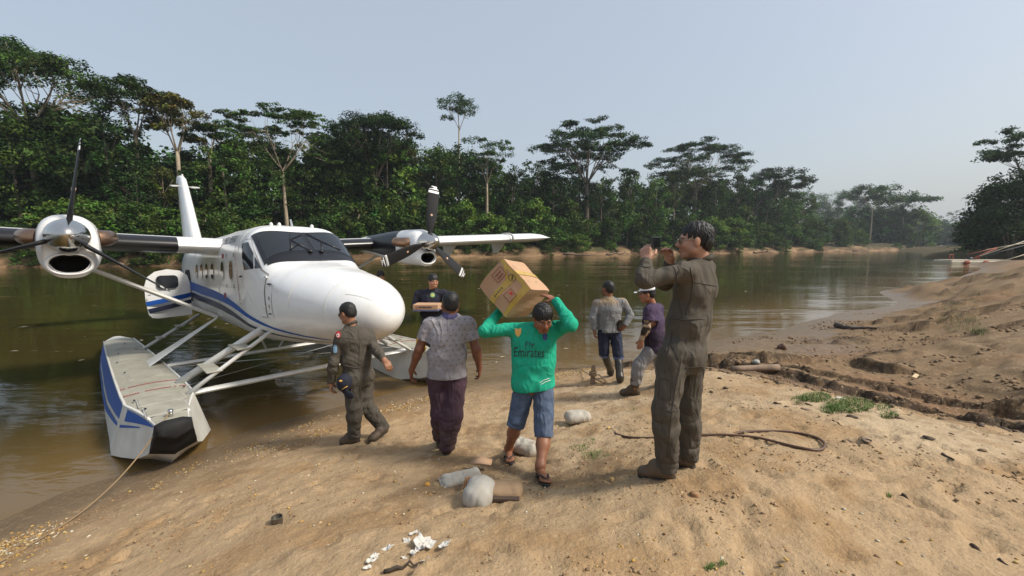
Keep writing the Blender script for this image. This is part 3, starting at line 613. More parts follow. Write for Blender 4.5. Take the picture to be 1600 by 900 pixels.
# crew door with its windows, on both sides
DOOR=[(-3.20,1.02),(-2.93,1.03),(-2.67,.80),(-2.36,.52),(-2.16,.44),(-2.08,-.19),(-2.34,-.19),(-2.75,.08),(-3.16,.40)]
for s in(-1,1):
    side_patch('door_gap',[(x+(.018 if x>-2.6 else -.018),z+(.018 if z>.4 else -.018)) for x,z in DOOR],M_seam,fuselage,.003,s)
    cd=side_patch('crew_door',DOOR,M_white,plane,.010,s)
    side_patch('door_window',[(-3.17,.97),(-2.95,.985),(-2.70,.80),(-2.57,.55),(-2.96,.53)],M_glass,cd,.016,s)
    side_patch('quarter_window',[(-2.63,.74),(-2.37,.555),(-2.52,.55)],M_glass,cd,.016,s)
    mb=MB(); y=float(side(-3.12,.42,s)); mb.tube([(-3.17,y+s*.03,.42),(-3.05,y+s*.035,.43)],.014,6); mb.tube([(-3.16,y,.42),(-3.16,y+s*.03,.42)],.010,6); mb.build('handle',M_ink,cd)
    for z in(.42,-.04): y=float(side(-2.17,z,s)); mb=MB(); mb.box((-2.17,y+s*.012,z),(.11,.022,.03)); mb.build('hinge',M_white,cd)
    for x in(-3.9,-4.6): 
        w=side_patch('cabin_window',rrect(x,.53,.30,.40,.13),M_whitef,plane,.004,s); side_patch('pane',rrect(x,.53,.23,.34,.11),M_glass,w,.009,s)
    for x in(-5.55,-6.16,-6.77,-7.38): 
        w=side_patch('cabin_window',rrect(x,.51,.34,.40,.14),M_whitef,plane,.004,s); side_patch('pane',rrect(x,.51,.26,.33,.12),M_glass,w,.009,s)
    # stripes that sweep down to the nose
    def stripe(name,pts,m):
        P=np.array(pts); xx=np.linspace(P[0,0],P[-1,0],34); zc=np.interp(-xx,-P[:,0],P[:,1]); w=np.interp(-xx,-P[:,0],P[:,2])
        zc=np.convolve(np.pad(zc,3,mode='edge'),np.ones(7)/7,'valid')
        t,b,hw,n,zm=[np.array(q_) for q_ in zip(*[sec(a) for a in xx])]
        mb=MB(); R0=[]
        for a,z,ww in zip(xx,zc,w):
            r=[]
            for j in range(4):
                zz=z+ww*(j/3-.5); y=float(side(a,zz,s)); r.append((a,y+s*.006,zz-.003*(zz<-.3)))
            R0.append(r)
        mb.loft(R0,closed=False,cap0=False,cap1=False); return mb.build(name,m,fuselage,smooth=True)
    stripe('blue_stripe',[(-.55,-.462,.008),(-1.1,-.468,.018),(-1.6,-.455,.032),(-2.1,-.40,.040),(-2.9,-.24,.070),(-3.6,-.11,.10),(-4.6,.0,.14),(-6.6,.07,.20),(-9.2,.18,.22),(-10.8,.42,.26),(-12,.8,.34),(-12.8,1.12,.3)],M_blue)
    stripe('navy_stripe',[(-.75,-.505,.006),(-1.3,-.53,.014),(-1.9,-.53,.018),(-2.4,-.50,.03),(-3.0,-.40,.06),(-3.8,-.28,.09),(-4.8,-.20,.13),(-6.6,-.15,.14),(-9.2,-.06,.15),(-10.8,.12,.16),(-11.6,.3,.16)],M_navy)
    # nose hatch
    side_patch('nose_hatch',[(-2.05,.30),(-1.88,.29),(-1.86,-.19),(-2.05,-.19)],M_white,plane,.008,s,2)
    mb=MB(); y=float(side(-2.0,.31,s)); mb.box((-1.99,y+s*.012,.315),(.15,.02,.018)); mb.build('hatch_catch',M_ink,plane)
# small placards and the red service line (starboard)
pl_=MB()
for z in np.linspace(.95,-.06,26):
    if rng.random()<.82:
        x=-3.63+(.95-z)*.30; y=float(side(x,z)); pl_.add([(x-.016,y-.008,z),(x+.016,y-.008,z),(x+.016,y-.008,z+.026),(x-.016,y-.008,z+.026)],[(0,1,2,3)])
pl_.build('service_line',M_red,fuselage)
side_patch('red_placard',[(-4.56,.0),(-4.42,.0),(-4.42,.10),(-4.56,.10)],M_red,fuselage,.006,-1,1)
side_patch('red_placard',[(-4.66,.76),(-4.50,.76),(-4.50,.84),(-4.66,.84)],M_red,fuselage,.006,-1,1)
for x,z in((-4.28,.80),(-3.72,.80),(-4.28,.24),(-3.72,.24)): side_patch('corner_mark',[(x-.02,z-.035),(x+.02,z-.035),(x+.02,z+.035),(x-.02,z+.035)],M_ink,fuselage,.006,-1,0)
for z in(.10,-.02): side_patch('rivet_plate',rrect(-1.95,z,.06,.06,.028),M_alu,fuselage,.010,-1,1)
side_patch('small_placard',[(-2.0,-.14),(-1.9,-.14),(-1.9,-.12),(-2.0,-.12)],M_ink,fuselage,.012,-1,0)
# lettering above the windows
V,T=text_tris('FUERZA AEREA DEL PERU',.20); V=V*np.array([3.1/(V[:,0].max()),1.0]); x=-6.88+V[:,0]; z=1.035+V[:,1]; e=.01
P=np.stack([x,side(x,z)-.009,z],1); link('lettering',mesh_from('lettering',P,T,M_ink,smooth=False),fuselage)
# nose seams
mb=MB()
for x in(-.52,-1.35): mb.tube([np.array(fus(x,t))*np.array([1,1.001,1.001]) for t in np.linspace(0,PI,40)],.004,4)
mb.tube([np.array(fus(a,t))*1.001 for a,t in zip(np.linspace(-.30,.02,10),np.linspace(PI*.78,PI*.72,10))],.004,4); mb.tube([np.array(fus(a,t))*1.001 for a,t in zip(np.linspace(-.45,-.1,10),np.linspace(PI*1.16,PI*1.16,10))],.004,4)
mb.build('nose_seam',mat('nose_seam',(.55,.53,.46),rough=.7),fuselage)
# skin joints and rivet rows
mb=MB()
for x in(-3.42,-4.95,-7.8,-9.35): mb.tube([np.array(fus(x,t))*np.array([1,1.0015,1.0015]) for t in np.linspace(PI*.5,PI*1.42,36)],.0035,4,cap=False)
for z in(.22,-.30): mb.tube([(x,float(side(x,z))-.001,z) for x in np.linspace(-3.5,-9,24)],.0032,4,cap=False)
mb.build('skin_joint',mat('skin_joint',(.50,.49,.45),rough=.7),fuselage)
mb=MB()
for z in(.255,-.265,.86):
    for x in np.arange(-3.5,-9,-.075): y=float(side(x,z)); mb.add([(x-.006,y-.003,z-.006),(x+.006,y-.003,z-.006),(x+.006,y-.003,z+.006),(x-.006,y-.003,z+.006)],[(0,1,2,3)])
for x0 in(-3.46,-4.99,-2.02,-.56):
    for t in np.linspace(PI*.62,PI*1.35,44): q=np.array(fus(x0,t)); n_=np.array([0,math.cos(t),math.sin(t)]); e1_=np.array([1,0,0]); e2_=np.cross(n_,e1_); q=q+n_*.003; mb.add([q-e1_*.005-e2_*.005,q+e1_*.005-e2_*.005,q+e1_*.005+e2_*.005,q-e1_*.005+e2_*.005],[(0,1,2,3)])
tag(mb.build('rivet_row',bpy.data.materials['skin_joint'],fuselage),kind='stuff')
# roof antennas
mb=MB()
mb.loft([[(-3.25+.07*c,.02*s_,topz(-3.25,0)-.02) for c,s_ in((1,0),(0,1),(-1,0),(0,-1))],[(-3.33+.045*c,.013*s_,topz(-3.3,0)+.13) for c,s_ in((1,0),(0,1),(-1,0),(0,-1))]]); mb.build('antenna',M_strut,plane)
for x,y in((-3.5,-.28),(-3.45,-.16),(-3.3,.36)): MB().ell((x,y,float(topz(x,y))+.015),(.045,.03,.045)).build('vent_cap',M_strut,plane,smooth=True)
# wing
def wz(y): return .99+.047*max(abs(y)-.87,0)
af=[(0,0),(.01,.028),(.04,.058),(.1,.082),(.2,.098),(.35,.102),(.55,.085),(.8,.045),(1,.006),(1,-.004),(.8,-.026),(.55,-.045),(.35,-.058),(.2,-.06),(.1,-.052),(.04,-.036),(.01,-.018)]
def wring(y,c=1.98,th=1.0,xle=-5.0): return [(xle-c*a,y,wz(y)+th*c*b) for a,b in af]
mb=MB(); ys=[-9.95,-9.9,-9.75,-9.4]+list(np.linspace(-9,9,25))+[9.4,9.75,9.9,9.95]
mb.loft([wring(y,*((1.98,1.02,-5.0) if abs(y)<9.3 else (1.98-(abs(y)-9.3)*.9,1.02-(abs(y)-9.3)*1.35,-5.0-(abs(y)-9.3)*.30))) for y in ys])
wing=mb.build('wing',M_white,plane,autos=40)
def le_patch(name,y0,y1,m,par,a0=4,off=.006):
    n_=8; idx=[(9+a0+k)%17 for k in range(0)]
    prof_=[af[i] for i in (13,14,15,16,0,1,2,3)]; mb=MB()
    rr_=[]
    for y in np.linspace(y0,y1,6):
        rr_.append([(-5.0-1.98*a+off*(1-8*a),y,wz(y)+1.98*1.02*b+np.sign(b)*off) for a,b in prof_])
    mb.loft(rr_,closed=False,cap0=False,cap1=False); return mb.build(name,m,par,smooth=True)
for s in(-1,1):
    le_patch('deice_boot',s*1.45,s*2.52,M_boot,wing)
    if s<0: le_patch('deice_boot',s*3.12,s*9.2,M_boot,wing)
    else: le_patch('soot_panel',s*.88,s*1.45,M_boot,wing)
    # fence ring, flap hinges
    y=s*7.55; mb=MB(); R0=[]
    for k in np.linspace(R(-60),R(205),16):
        ca,sa=math.cos(k),math.sin(k); R0.append((-5.28+.42*ca,wz(y)+.05+.19*sa))
    mb.loft([[(x,y-.02,z) for x,z in R0],[(x,y+.02,z) for x,z in R0],[(-5.28+(x+5.28)*.8,y+.02,wz(y)+.05+(z-wz(y)-.05)*.72) for x,z in R0],[(-5.28+(x+5.28)*.8,y-.02,wz(y)+.05+(z-wz(y)-.05)*.72) for x,z in R0]],closed=False,cap0=False,cap1=False); mb.build('wing_fence',M_strut,wing)
    for y in(3.9,5.9,8.2):
        y*=s; mb=MB(); mb.loft([[(-5.9,y-.02,wz(y)-.05),(-5.9,y+.02,wz(y)-.05),(-6.7,y+.02,wz(y)-.03),(-6.7,y-.02,wz(y)-.03)],[(-6.35,y-.015,wz(y)-.46),(-6.35,y+.015,wz(y)-.46),(-6.62,y+.015,wz(y)-.46),(-6.62,y-.015,wz(y)-.46)]]); mb.build('flap_hinge',M_strut,wing)
    # wing strut
    mb=MB(); a=np.array([-5.75,s*.80,-.47]); b=np.array([-5.75,s*3.35,wz(3.35)-.06]); 
    rr_=[]
    for t in(0,.04,.12,.88,.96,1):
        p=a+(b-a)*t; w=.105 if .05<t<.95 else .07; rr_.append([(p[0]+w*math.cos(k),p[1]+.25*w*math.sin(k)*.6,p[2]+.04*math.sin(k)) for k in np.linspace(0,2*PI,12,endpoint=False)])
    mb.loft(rr_); mb.build('wing_strut',M_strut,plane,autos=50)
# engines
HZ=1.05
def nac(x,y0):
    # centre z, half width, half height, exponent
    T_=np.array([(-3.16,.86,.255,.37,2.6),(-3.20,.90,.285,.40,2.6),(-3.35,.93,.305,.425,2.6),(-3.8,.955,.325,.42,2.8),(-4.5,1.0,.335,.38,2.8),(-5.0,1.05,.33,.32,2.6),(-6.0,1.12,.28,.22,2.4),(-6.9,1.12,.16,.10,2.2),(-7.3,1.12,.03,.02,2)])
    return [np.interp(-x,-T_[:,0],T_[:,k]) for k in range(1,5)]
for s in(-1,1):
    y0=s*2.82; mb=MB(); rings=[]
    for x in [-3.16,-3.17,-3.20,-3.26,-3.35,-3.55,-3.8,-4.1,-4.5,-4.75,-5.0,-5.5,-6.0,-6.5,-6.9,-7.3]:
        zc,hw,hh,n=nac(x,y0); rings.append([(x,y0+hw*np.sign(math.cos(t))*abs(math.cos(t))**(2/n),zc+hh*np.sign(math.sin(t))*abs(math.sin(t))**(2/n)) for t in np.linspace(0,2*PI,40,endpoint=False)])
    mb.loft(rings,cap0=False)
    # rounded front: outer lip -> face -> rims of hub hole and intake
    nc=mb.build('engine_nacelle',M_white,plane,autos=45)
    mb=MB(); zc,hw,hh,n=nac(-3.16,y0); tt=np.linspace(0,2*PI,40,endpoint=False)
    o=[np.array((-3.16,y0+hw*np.sign(math.cos(t))*abs(math.cos(t))**(2/n),zc+hh*np.sign(math.sin(t))*abs(math.sin(t))**(2/n))) for t in tt]
    r1=[np.array((-3.125,y0+(p[1]-y0)*.93,zc+(p[2]-zc)*.95)) for p in o]; c_=np.array((-3.12,y0,zc+.12)); r2=[p*.3+c_*.7+np.array([.0,0,0]) for p in r1]
    zi=HZ-.365
    mb.loft([o,r1]+[[p*(1-k)+c_*k for p in r1] for k in (.12,.24,.36,.48,.6,.72)],cap0=False)
    mb.f=[f_ for f_ in mb.f if len(f_)>4 or sum(((mb.v[i][1]-y0)/.215)**2+((mb.v[i][2]-zi)/.15)**2<1 for i in f_)<3]
    mb.build('cowl_front',M_white,nc,smooth=True)
    # chin intake: rounded lip and dark throat
    mb=MB(); rings=[]
    for dx,sc in((-3.20,1.34),(-3.13,1.30),(-3.09,1.20),(-3.075,1.10),(-3.09,1.02),(-3.16,.97),(-3.4,.94)):
        rings.append([(dx,y0+.19*sc*np.sign(math.cos(t))*abs(math.cos(t))**.85,zi+.128*sc*math.sin(t)*(1 if math.sin(t)<0 else .92)) for t in tt])
    mb.loft(rings,cap0=False,cap1=False); mb.build('intake_lip',M_white,nc,smooth=True)
    mb=MB(); mb.loft([[(-3.105,y0+.19*.99*np.sign(math.cos(t))*abs(math.cos(t))**.85,zi+.128*.99*math.sin(t)*(1 if math.sin(t)<0 else .92)) for t in tt],[(-3.5,y0+.15*math.cos(t),zi+.09*math.sin(t)) for t in tt]],cap0=False); mb.build('air_intake',M_inside,nc)
    # exhaust stubs
    for e_ in(-1,1):
        mb=MB(); a=(-3.46,y0+e_*.27,HZ-.01); P=bez(a,(-3.48,y0+e_*.38,HZ+.0),(-3.80,y0+e_*.41,HZ+.03),8); mb.tube(P,np.linspace(.125,.108,8),14,cap=True); mb.build('exhaust_pipe',M_exh,nc,autos=50)
        mb=MB(); mb.tube([P[-1]+np.array([.02,0,0]),P[-1]+np.array([-.006,0,0])],.085,14); mb.build('exhaust_mouth',M_inside,nc)
    # sooty black panel behind the exhaust
    mb=MB(); rr_=[]
    for x in np.linspace(-3.95,-5.6,8):
        zc,hw,hh,n=nac(x,y0); r=[]
        for t in (np.linspace(R(-28),R(100),9) if s<0 else np.linspace(R(208),R(80),9)):
            r.append((x,y0+(hw+.006)*np.sign(math.cos(t))*abs(math.cos(t))**(2/n),zc+(hh+.006)*np.sign(math.sin(t))*abs(math.sin(t))**(2/n)))
        rr_.append(r)
    mb.loft(rr_,closed=False,cap0=False,cap1=False); mb.build('soot_panel',M_boot,nc,smooth=True)
    mb=MB(); rings=[]
    for x,r in((-2.70,.004),(-2.705,.03),(-2.73,.075),(-2.79,.125),(-2.87,.17),(-2.97,.208),(-3.07,.224),(-3.13,.226)):
        rings.append([(x,y0+r*math.cos(t),HZ+r*math.sin(t)) for t in np.linspace(0,2*PI,28,endpoint=False)])
    mb.loft(rings); mb.build('spinner',M_chrome,nc,autos=60)
    # feathered blades
    bl=[(.13,.040,.036,0),(.24,.050,.030,0),(.36,.095,.026,3),(.55,.124,.020,7),(.8,.134,.016,11),(1.0,.132,.012,14),(1.19,.124,.009,16),(1.26,.108,.007,17),(1.295,.06,.004,17)]
    for ang in(9,129,249):
        a=R(ang); rad=np.array([0,math.sin(a),math.cos(a)]); tan=np.array([0,math.cos(a),-math.sin(a)]); ax=np.array([1.,0,0]); c0=np.array([-3.03,y0,HZ])
        def bring(r0,r1_,inset=1.0):
            R_=[]
            for rr0 in np.linspace(r0,r1_,max(2,int((r1_-r0)/.05)+1)):
                B=np.array(bl); ch=np.interp(rr0,B[:,0],B[:,1])*inset; th=np.interp(rr0,B[:,0],B[:,2])*(1+(inset-1)*3); tw=R(90-.25*np.interp(rr0,B[:,0],B[:,3])) if s<0 else R(30-np.interp(rr0,B[:,0],B[:,3])); d=tan*math.cos(tw)+ax*math.sin(tw); nn=np.cross(rad,d)
                R_.append([c0+rad*rr0+d*ch*math.cos(t)+nn*th*math.sin(t) for t in np.linspace(0,2*PI,12,endpoint=False)])
            return R_
        mb=MB(); mb.loft(bring(.13,1.295)); B_=mb.build('propeller_blade',M_blade,nc,autos=50)
        for a0,a1 in((1.13,1.185),(1.215,1.292)):
            mb=MB(); mb.loft(bring(a0,a1,1.03),cap0=False,cap1=True); B2=mb.build('tip_stripe',M_white,nc,smooth=True)
        mb=MB(); rr0=.62; tw=R(90-8) if s<0 else R(22); d=tan*math.cos(tw)+ax*math.sin(tw); nn=np.cross(rad,d)
        for sg in(-1,1): mb.tube([c0+rad*rr0+nn*sg*.0,c0+rad*rr0+nn*sg*.020],.026,10)
        mb.build('blade_decal',mat('blade_decal',(.62,.40,.28),rough=.5) if 'blade_decal' not in bpy.data.materials else bpy.data.materials['blade_decal'],nc)
# tail
def fin_ring(z,xle,c,th): return [(xle-c*a,th*c*b*10*.5,z) for a,b in [(0,0),(.02,.030),(.08,.055),(.2,.075),(.4,.08),(.7,.05),(1,.005),(1,-.005),(.7,-.05),(.4,-.08),(.2,-.075),(.08,-.055),(.02,-.03)]]
mb=MB(); mb.loft([fin_ring(z,x,c,t) for z,x,c,t in((.9,-12.0,3.4,.20),(1.5,-12.7,2.75,.22),(2.6,-13.55,2.1,.23),(3.6,-14.3,1.55,.24),(3.95,-14.6,1.3,.24),(4.05,-14.75,1.0,.16))]); fin=mb.build('tail_fin',M_white,plane,autos=50)
mb=MB(); mb.loft([fin_ring(z,x,c,t) for z,x,c,t in((3.85,-15.0,.9,.4),(4.12,-15.05,.75,.35))]); mb.build('rudder_horn',M_white,fin,autos=50)
mb=MB(); mb.tube([(-14.85,0,4.0),(-14.85,0,4.14)],.03,6); mb.build('beacon',M_strut,fin)
for s in(-1,1):
    mb=MB(); P=[(-14.45+.10*math.cos(t),s*(.20+.14*math.sin(t)+.10),3.62) for t in np.linspace(0,2*PI,18)]; mb.tube(P,.016,5,cap=False); mb.tube([(-14.45,s*.05,3.62),(-14.45,s*.17,3.62)],.014,5); mb.build('ring_antenna',M_strut,fin,smooth=True)
    mb=MB(); mb.loft([[(x0-c*a,s*y,1.42+th*c*b) for a,b in af] for y,x0,c,th in((.05,-13.2,1.5,1.),(1.6,-13.3,1.35,1.),(3.0,-13.4,1.2,1.),(3.15,-13.6,.9,.5))]); mb.build('tailplane',M_white,plane,autos=45)
# open cabin door, hinged at its front edge and swung out
mb=MB(); prof_=[(-.88,-.60),(-1.55,-.62),(-1.66,-.60),(-1.72,-.52),(-1.76,-.2),(-1.76,.18),(-1.70,.40),(-1.55,.53),(-1.32,.585),(-1.08,.54),(-.93,.42),(-.88,.2)]
cv=lambda y:-.09*((y+1.3)/.45)**2
mb.loft([[(-8.28+cv(y),y,z) for y,z in prof_],[(-8.34+cv(y),y,z) for y,z in prof_]]); cdoor=mb.build('cabin_door',M_white,plane,autos=40)
def door_patch(name,poly,m,off):
    V,T=tess(poly,2); return link(name,mesh_from(name,np.stack([-8.28+cv(V[:,0])+off,V[:,0],V[:,1]],1),T,m),cdoor)
door_patch('door_window',rrect(-1.33,.27,.42,.32,.09),M_glass,.008)
door_patch('blue_stripe',[(-.88,-.03),(-1.76,-.20),(-1.745,-.31),(-.88,-.14)],M_blue,.005); door_patch('navy_stripe',[(-.88,-.20),(-1.735,-.38),(-1.70,-.49),(-.88,-.30)],M_navy,.005)
mb=MB(); mb.tube([(-8.24,-1.66,-.02),(-8.24,-1.72,-.03)],.02,6); mb.build('handle',M_alu,cdoor)
mb=MB(); mb.loft([[(-7.78,-.868,-.58),(-8.25,-.866,-.58),(-8.25,-.85,.52),(-7.78,-.85,.52)]]*1+[[(-7.78,-.874,-.58),(-8.25,-.872,-.58),(-8.25,-.856,.52),(-7.78,-.856,.52)]]); 
side_patch('door_opening',rrect(-8.75,-.02,.85,1.15,.18),M_inside,fuselage,.004,-1,2)
# floats
FS=np.array([ # x deck_half chine_half chine_z keel_z
(-1.08,.145,.150,-1.29,-1.36),(-1.2,.155,.185,-1.44,-1.54),(-1.4,.175,.24,-1.58,-1.72),(-1.7,.215,.325,-1.69,-1.86),(-2.1,.29,.435,-1.76,-2.0),(-2.42,.365,.528,-1.80,-2.1),(-3.0,.375,.525,-1.805,-2.2),(-4.2,.37,.525,-1.80,-2.3),(-6.0,.35,.51,-1.79,-2.32),(-6.02,.35,.50,-1.75,-2.12),(-8.0,.32,.46,-1.68,-2.0),(-9.6,.28,.36,-1.55,-1.75),(-10.3,.12,.14,-1.35,-1.42)])
def fsec(x): return [np.interp(-x,-FS[:,0],FS[:,k]) for k in range(1,5)]
def fcy(x,s): return s*(2.08+.17*(-2.5-x)/7.1) if x<-2.5 else s*2.085
DZ=-1.20
for s in(-1,1):
    mb=MB(); rings=[]
    for x in list(np.linspace(-1.08,-2.42,14))+list(np.linspace(-3.0,-6.0,7))+[-6.02]+list(np.linspace(-6.6,-10.3,8)):
        dh,ch,cz,kz=fsec(x); c=fcy(x,s)
        dcam=.03*min(1,(-1.0-x)/1.0+.3)
        rings.append([(x,c-dh,DZ),(x,c-dh*.55,DZ+dcam*.8),(x,c,DZ+dcam),(x,c+dh*.55,DZ+dcam*.8),(x,c+dh,DZ),(x,c+dh+.012,DZ-.035),(x,c+dh+(ch-dh)*.5,DZ+(cz-DZ)*.5),(x,c+ch,cz),(x,c+ch*.5,(cz+kz)/2+.03),(x,c,kz),(x,c-ch*.5,(cz+kz)/2+.03),(x,c-ch,cz),(x,c-dh-(ch-dh)*.5,DZ+(cz-DZ)*.5),(x,c-dh-.012,DZ-.035)])
    mb.loft(rings); fl=mb.build('float',M_whitef,plane,autos=18)
    if s>0: fl.location.x=-.22
    # deck skin, gunwale strips
    mb=MB(); rr_=[]
    for x in list(np.linspace(-1.12,-2.6,12))+list(np.linspace(-3,-9.6,12)):
        dh,ch,cz,kz=fsec(x); c=fcy(x,s); dcam=.03*min(1,(-1.0-x)/1.0+.3); dh*=.93
        rr_.append([(x,c+dh*t,DZ+.006+dcam*(1-t*t)) for t in np.linspace(-1,1,7)])
    mb.loft(rr_,closed=False,cap0=False,cap1=False); mb.build('deck',M_deck,fl,smooth=True)
    for e_ in(-1,1):
        mb=MB(); mb.tube([(x,fcy(x,s)+e_*(fsec(x)[0]-.004),DZ+.008) for x in list(np.linspace(-1.5,-2.6,8))+list(np.linspace(-3,-9.6,6))],.017,6); mb.build('gunwale',M_strut,fl,smooth=True)
    # hatches, raised a little
    for x0,x1,w in((-1.55,-2.0,.40),(-2.1,-2.5,.46),(-3.95,-4.5,.40),(-6.1,-6.6,.40),(-7.6,-8.0,.34)):
        mb=MB(); xm=(x0+x1)/2; mb.box((xm,fcy(xm,s)+.0,DZ+.031),(abs(x1-x0),w,.012),bev=.004); mb.build('hatch',M_deck,fl)
        mb=MB(); mb.box((xm,fcy(xm,s),DZ+.026),(abs(x1-x0)+.03,w+.03,.008)); mb.build('hatch_gap',M_seam,fl)
    for x0 in(-2.92,-3.42):
        mb=MB(); dh=fsec(x0)[0]
        for t in np.linspace(-.9,.9,24):
            if rng.random()<.85: mb.box((x0+.0,fcy(x0,s)+t*dh,DZ+.012+.03*(1-t*t)),(.028,.021,.004))
        tag(mb.build('red_lettering',M_red,fl),kind='stuff')
    # small black fittings on the deck
    mb=MB()
    for x0,t in((-1.9,-.75),(-2.45,-.72),(-4.6,-.6),(-5.2,.5),(-5.8,-.7),(-6.9,-.5),(-7.2,.4),(-2.75,.8),(-8.4,.1)):
        mb.box((x0,fcy(x0,s)+t*fsec(x0)[0],DZ+.03+.03*(1-t*t)),(.05,.02,.012))
    mb.build('deck_fitting',M_ink,fl)
    mb=MB(); mb.tube([(-1.36,fcy(-1.36,s),DZ+.02),(-1.36,fcy(-1.36,s),DZ+.085)],.022,8); mb.ell((-1.36,fcy(-1.36,s),DZ+.095),(.045,.03,.022)); mb.build('mooring_cleat',mat('cleat_metal',(.6,.6,.58),rough=.3,metal=1),fl,smooth=True)
    # black bow bumper
    mb=MB(); rr_=[]
    for x,xs_,k,sc,zt in((-1.035,-1.08,.0,.72,DZ-.02),(-1.05,-1.08,.012,.93,DZ+.012),(-1.08,-1.08,.018,1,DZ+.022),(-1.16,-1.16,.018,1,DZ+.020),(-1.20,-1.20,.017,1,-1.27),(-1.26,-1.26,.014,1,-1.40),(-1.31,-1.31,.006,1,-1.52)):
        dh,ch,cz,kz=fsec(xs_); c=fcy(xs_,s); z0=zt if zt>DZ-.03 else zt; yy_=lambda z: dh+(ch-dh)*float(np.clip((DZ-z)/(DZ-cz),0,1))+k
        zb=min(z0-.02,max(cz,-1.54)); zm=(z0+zb)/2; bp_=.03 if zt>DZ-.03 else 0; kb=min(zb-.01,max(kz-k,-1.62))
        pp=[(-yy_(z0),z0),(-yy_(z0)*.5,z0+bp_),(yy_(z0)*.5,z0+bp_),(yy_(z0),z0),(yy_(zm),zm),(yy_(zb),zb),(0,kb),(-yy_(zb),zb),(-yy_(zm),zm)]
        zc_=-1.29; rr_.append([(x,c+y*sc,zc_+(z-zc_)*sc) for y,z in pp])
    mb.loft(rr_); mb.build('bow_bumper',M_blk,fl,autos=60)
    # painted bands on the outer side
    def band(name,x0,x1,ta,tb,m):
        mb=MB(); rr_=[]
        for x in np.linspace(x0,x1,26):
            dh,ch,cz,kz=fsec(x); c=fcy(x,s); t0,t1=ta(x),tb(x); r=[]
            for t in np.linspace(t0,max(t1,t0+.004),4):
                tt=t*2; 
                y=np.interp(t,[0,.06,.5,1],[dh,dh+.012,dh+(ch-dh)*.5,ch]); z=np.interp(t,[0,.06,.5,1],[DZ,DZ-.035,DZ+(cz-DZ)*.5,cz]); r.append((x,c+s*(y+.006),z+.002))
            rr_.append(r)
        mb.loft(rr_,closed=False,cap0=False,cap1=False); return mb.build(name,m,fl,smooth=True)
    n_=lambda x:float(np.clip((-1.25-x)/3.2,0,1))**.7
    band('blue_band',-1.25,-9.4,lambda x:.03,lambda x:.05+.50*n_(x),M_blue); band('blue_band',-1.75,-9.4,lambda x:.06+.56*n_(x)+.04,lambda x:.05+.73*n_(x)+.03,M_blue)
    # broad faired float strut, front strut pair with steps, rear ladder
    def flat(name,a,b,wa,wb,ta,tb,m=M_strut,par=plane):
        a=np.array(a,float);b=np.array(b,float); mb=MB(); rr_=[]
        for t in np.linspace(0,1,6):
            p=a+(b-a)*t; w=wa+(wb-wa)*t; th=ta+(tb-ta)*t
            rr_.append([(p[0]+w*math.cos(k),p[1]+th*math.sin(k)*.7,p[2]+th*math.sin(k)*.7*s*-1*-s) for k in np.linspace(0,2*PI,14,endpoint=False)])
        mb.loft(rr_); return mb.build(name,m,par,autos=50)
    flat('float_strut',(-5.72,s*.84,-.50),(-5.25,s*2.02,-1.18),.10,.36,.05,.055)
    mb=MB(); mb.tube([(-2.60,s*.74,-.42),(-3.20,s*1.80,-1.19)],.058,10); st=mb.build('front_strut',M_strut,plane,smooth=True)
    mb=MB(); mb.tube([(-2.27,s*.72,-.44),(-2.36,s*1.80,-1.19)],.030,8); mb.build('front_brace',M_strut,plane,smooth=True)
    for t in(.34,.70):
        p=np.array([-2.60-.60*t,s*(.74+1.06*t),-.42-.77*t]); q=np.array([-2.27-.09*t,s*(.72+1.08*t),-.44-.75*t]); m_=(p+q)/2; 
        mb=MB(); mb.box((m_[0],m_[1],m_[2]+.035),(abs(q[0]-p[0])+.10,.20,.022),bev=.006); mb.build('boarding_step',M_deck,plane)
    for dx in(0,.17):
        mb=MB(); mb.tube([(-7.55-dx,s*.84,-.55),(-7.25-dx,s*1.93,-1.18)],.024,6); mb.build('ladder_rail',M_strut if dx else M_alu,plane,smooth=True)
    for t in(.38,.72):
        mb=MB(); mb.box((-7.63+.3*t-.0,s*(.84+1.09*t),-.52-.63*t),(.30,.16,.02)); mb.build('ladder_step',M_alu,plane)
for x in(-2.49,-4.95):
    mb=MB(); yb=1.74 if x>-3 else 1.76; rr_=[[(x+.075*math.cos(k),y,-1.215+.038*math.sin(k)) for k in np.linspace(0,2*PI,12,endpoint=False)] for y in(-yb,-yb*.97,yb*.97,yb)]
    mb.loft(rr_); mb.build('spreader_bar',M_strut,plane,autos=50)
mb=MB(); mb.tube([(-2.9,-1.75,-1.19),(-4.6,1.74,-1.19)],.008,5); mb.tube([(-4.6,-1.75,-1.19),(-2.9,1.74,-1.19)],.008,5); mb.build('bracing_wire',M_alu,plane)
for s in(-1,1): MB().tube([(-4.95,.12*s,-1.19),(-4.7,.36*s,-.68)],.018,6).build('keel_brace',M_strut,plane,smooth=True)
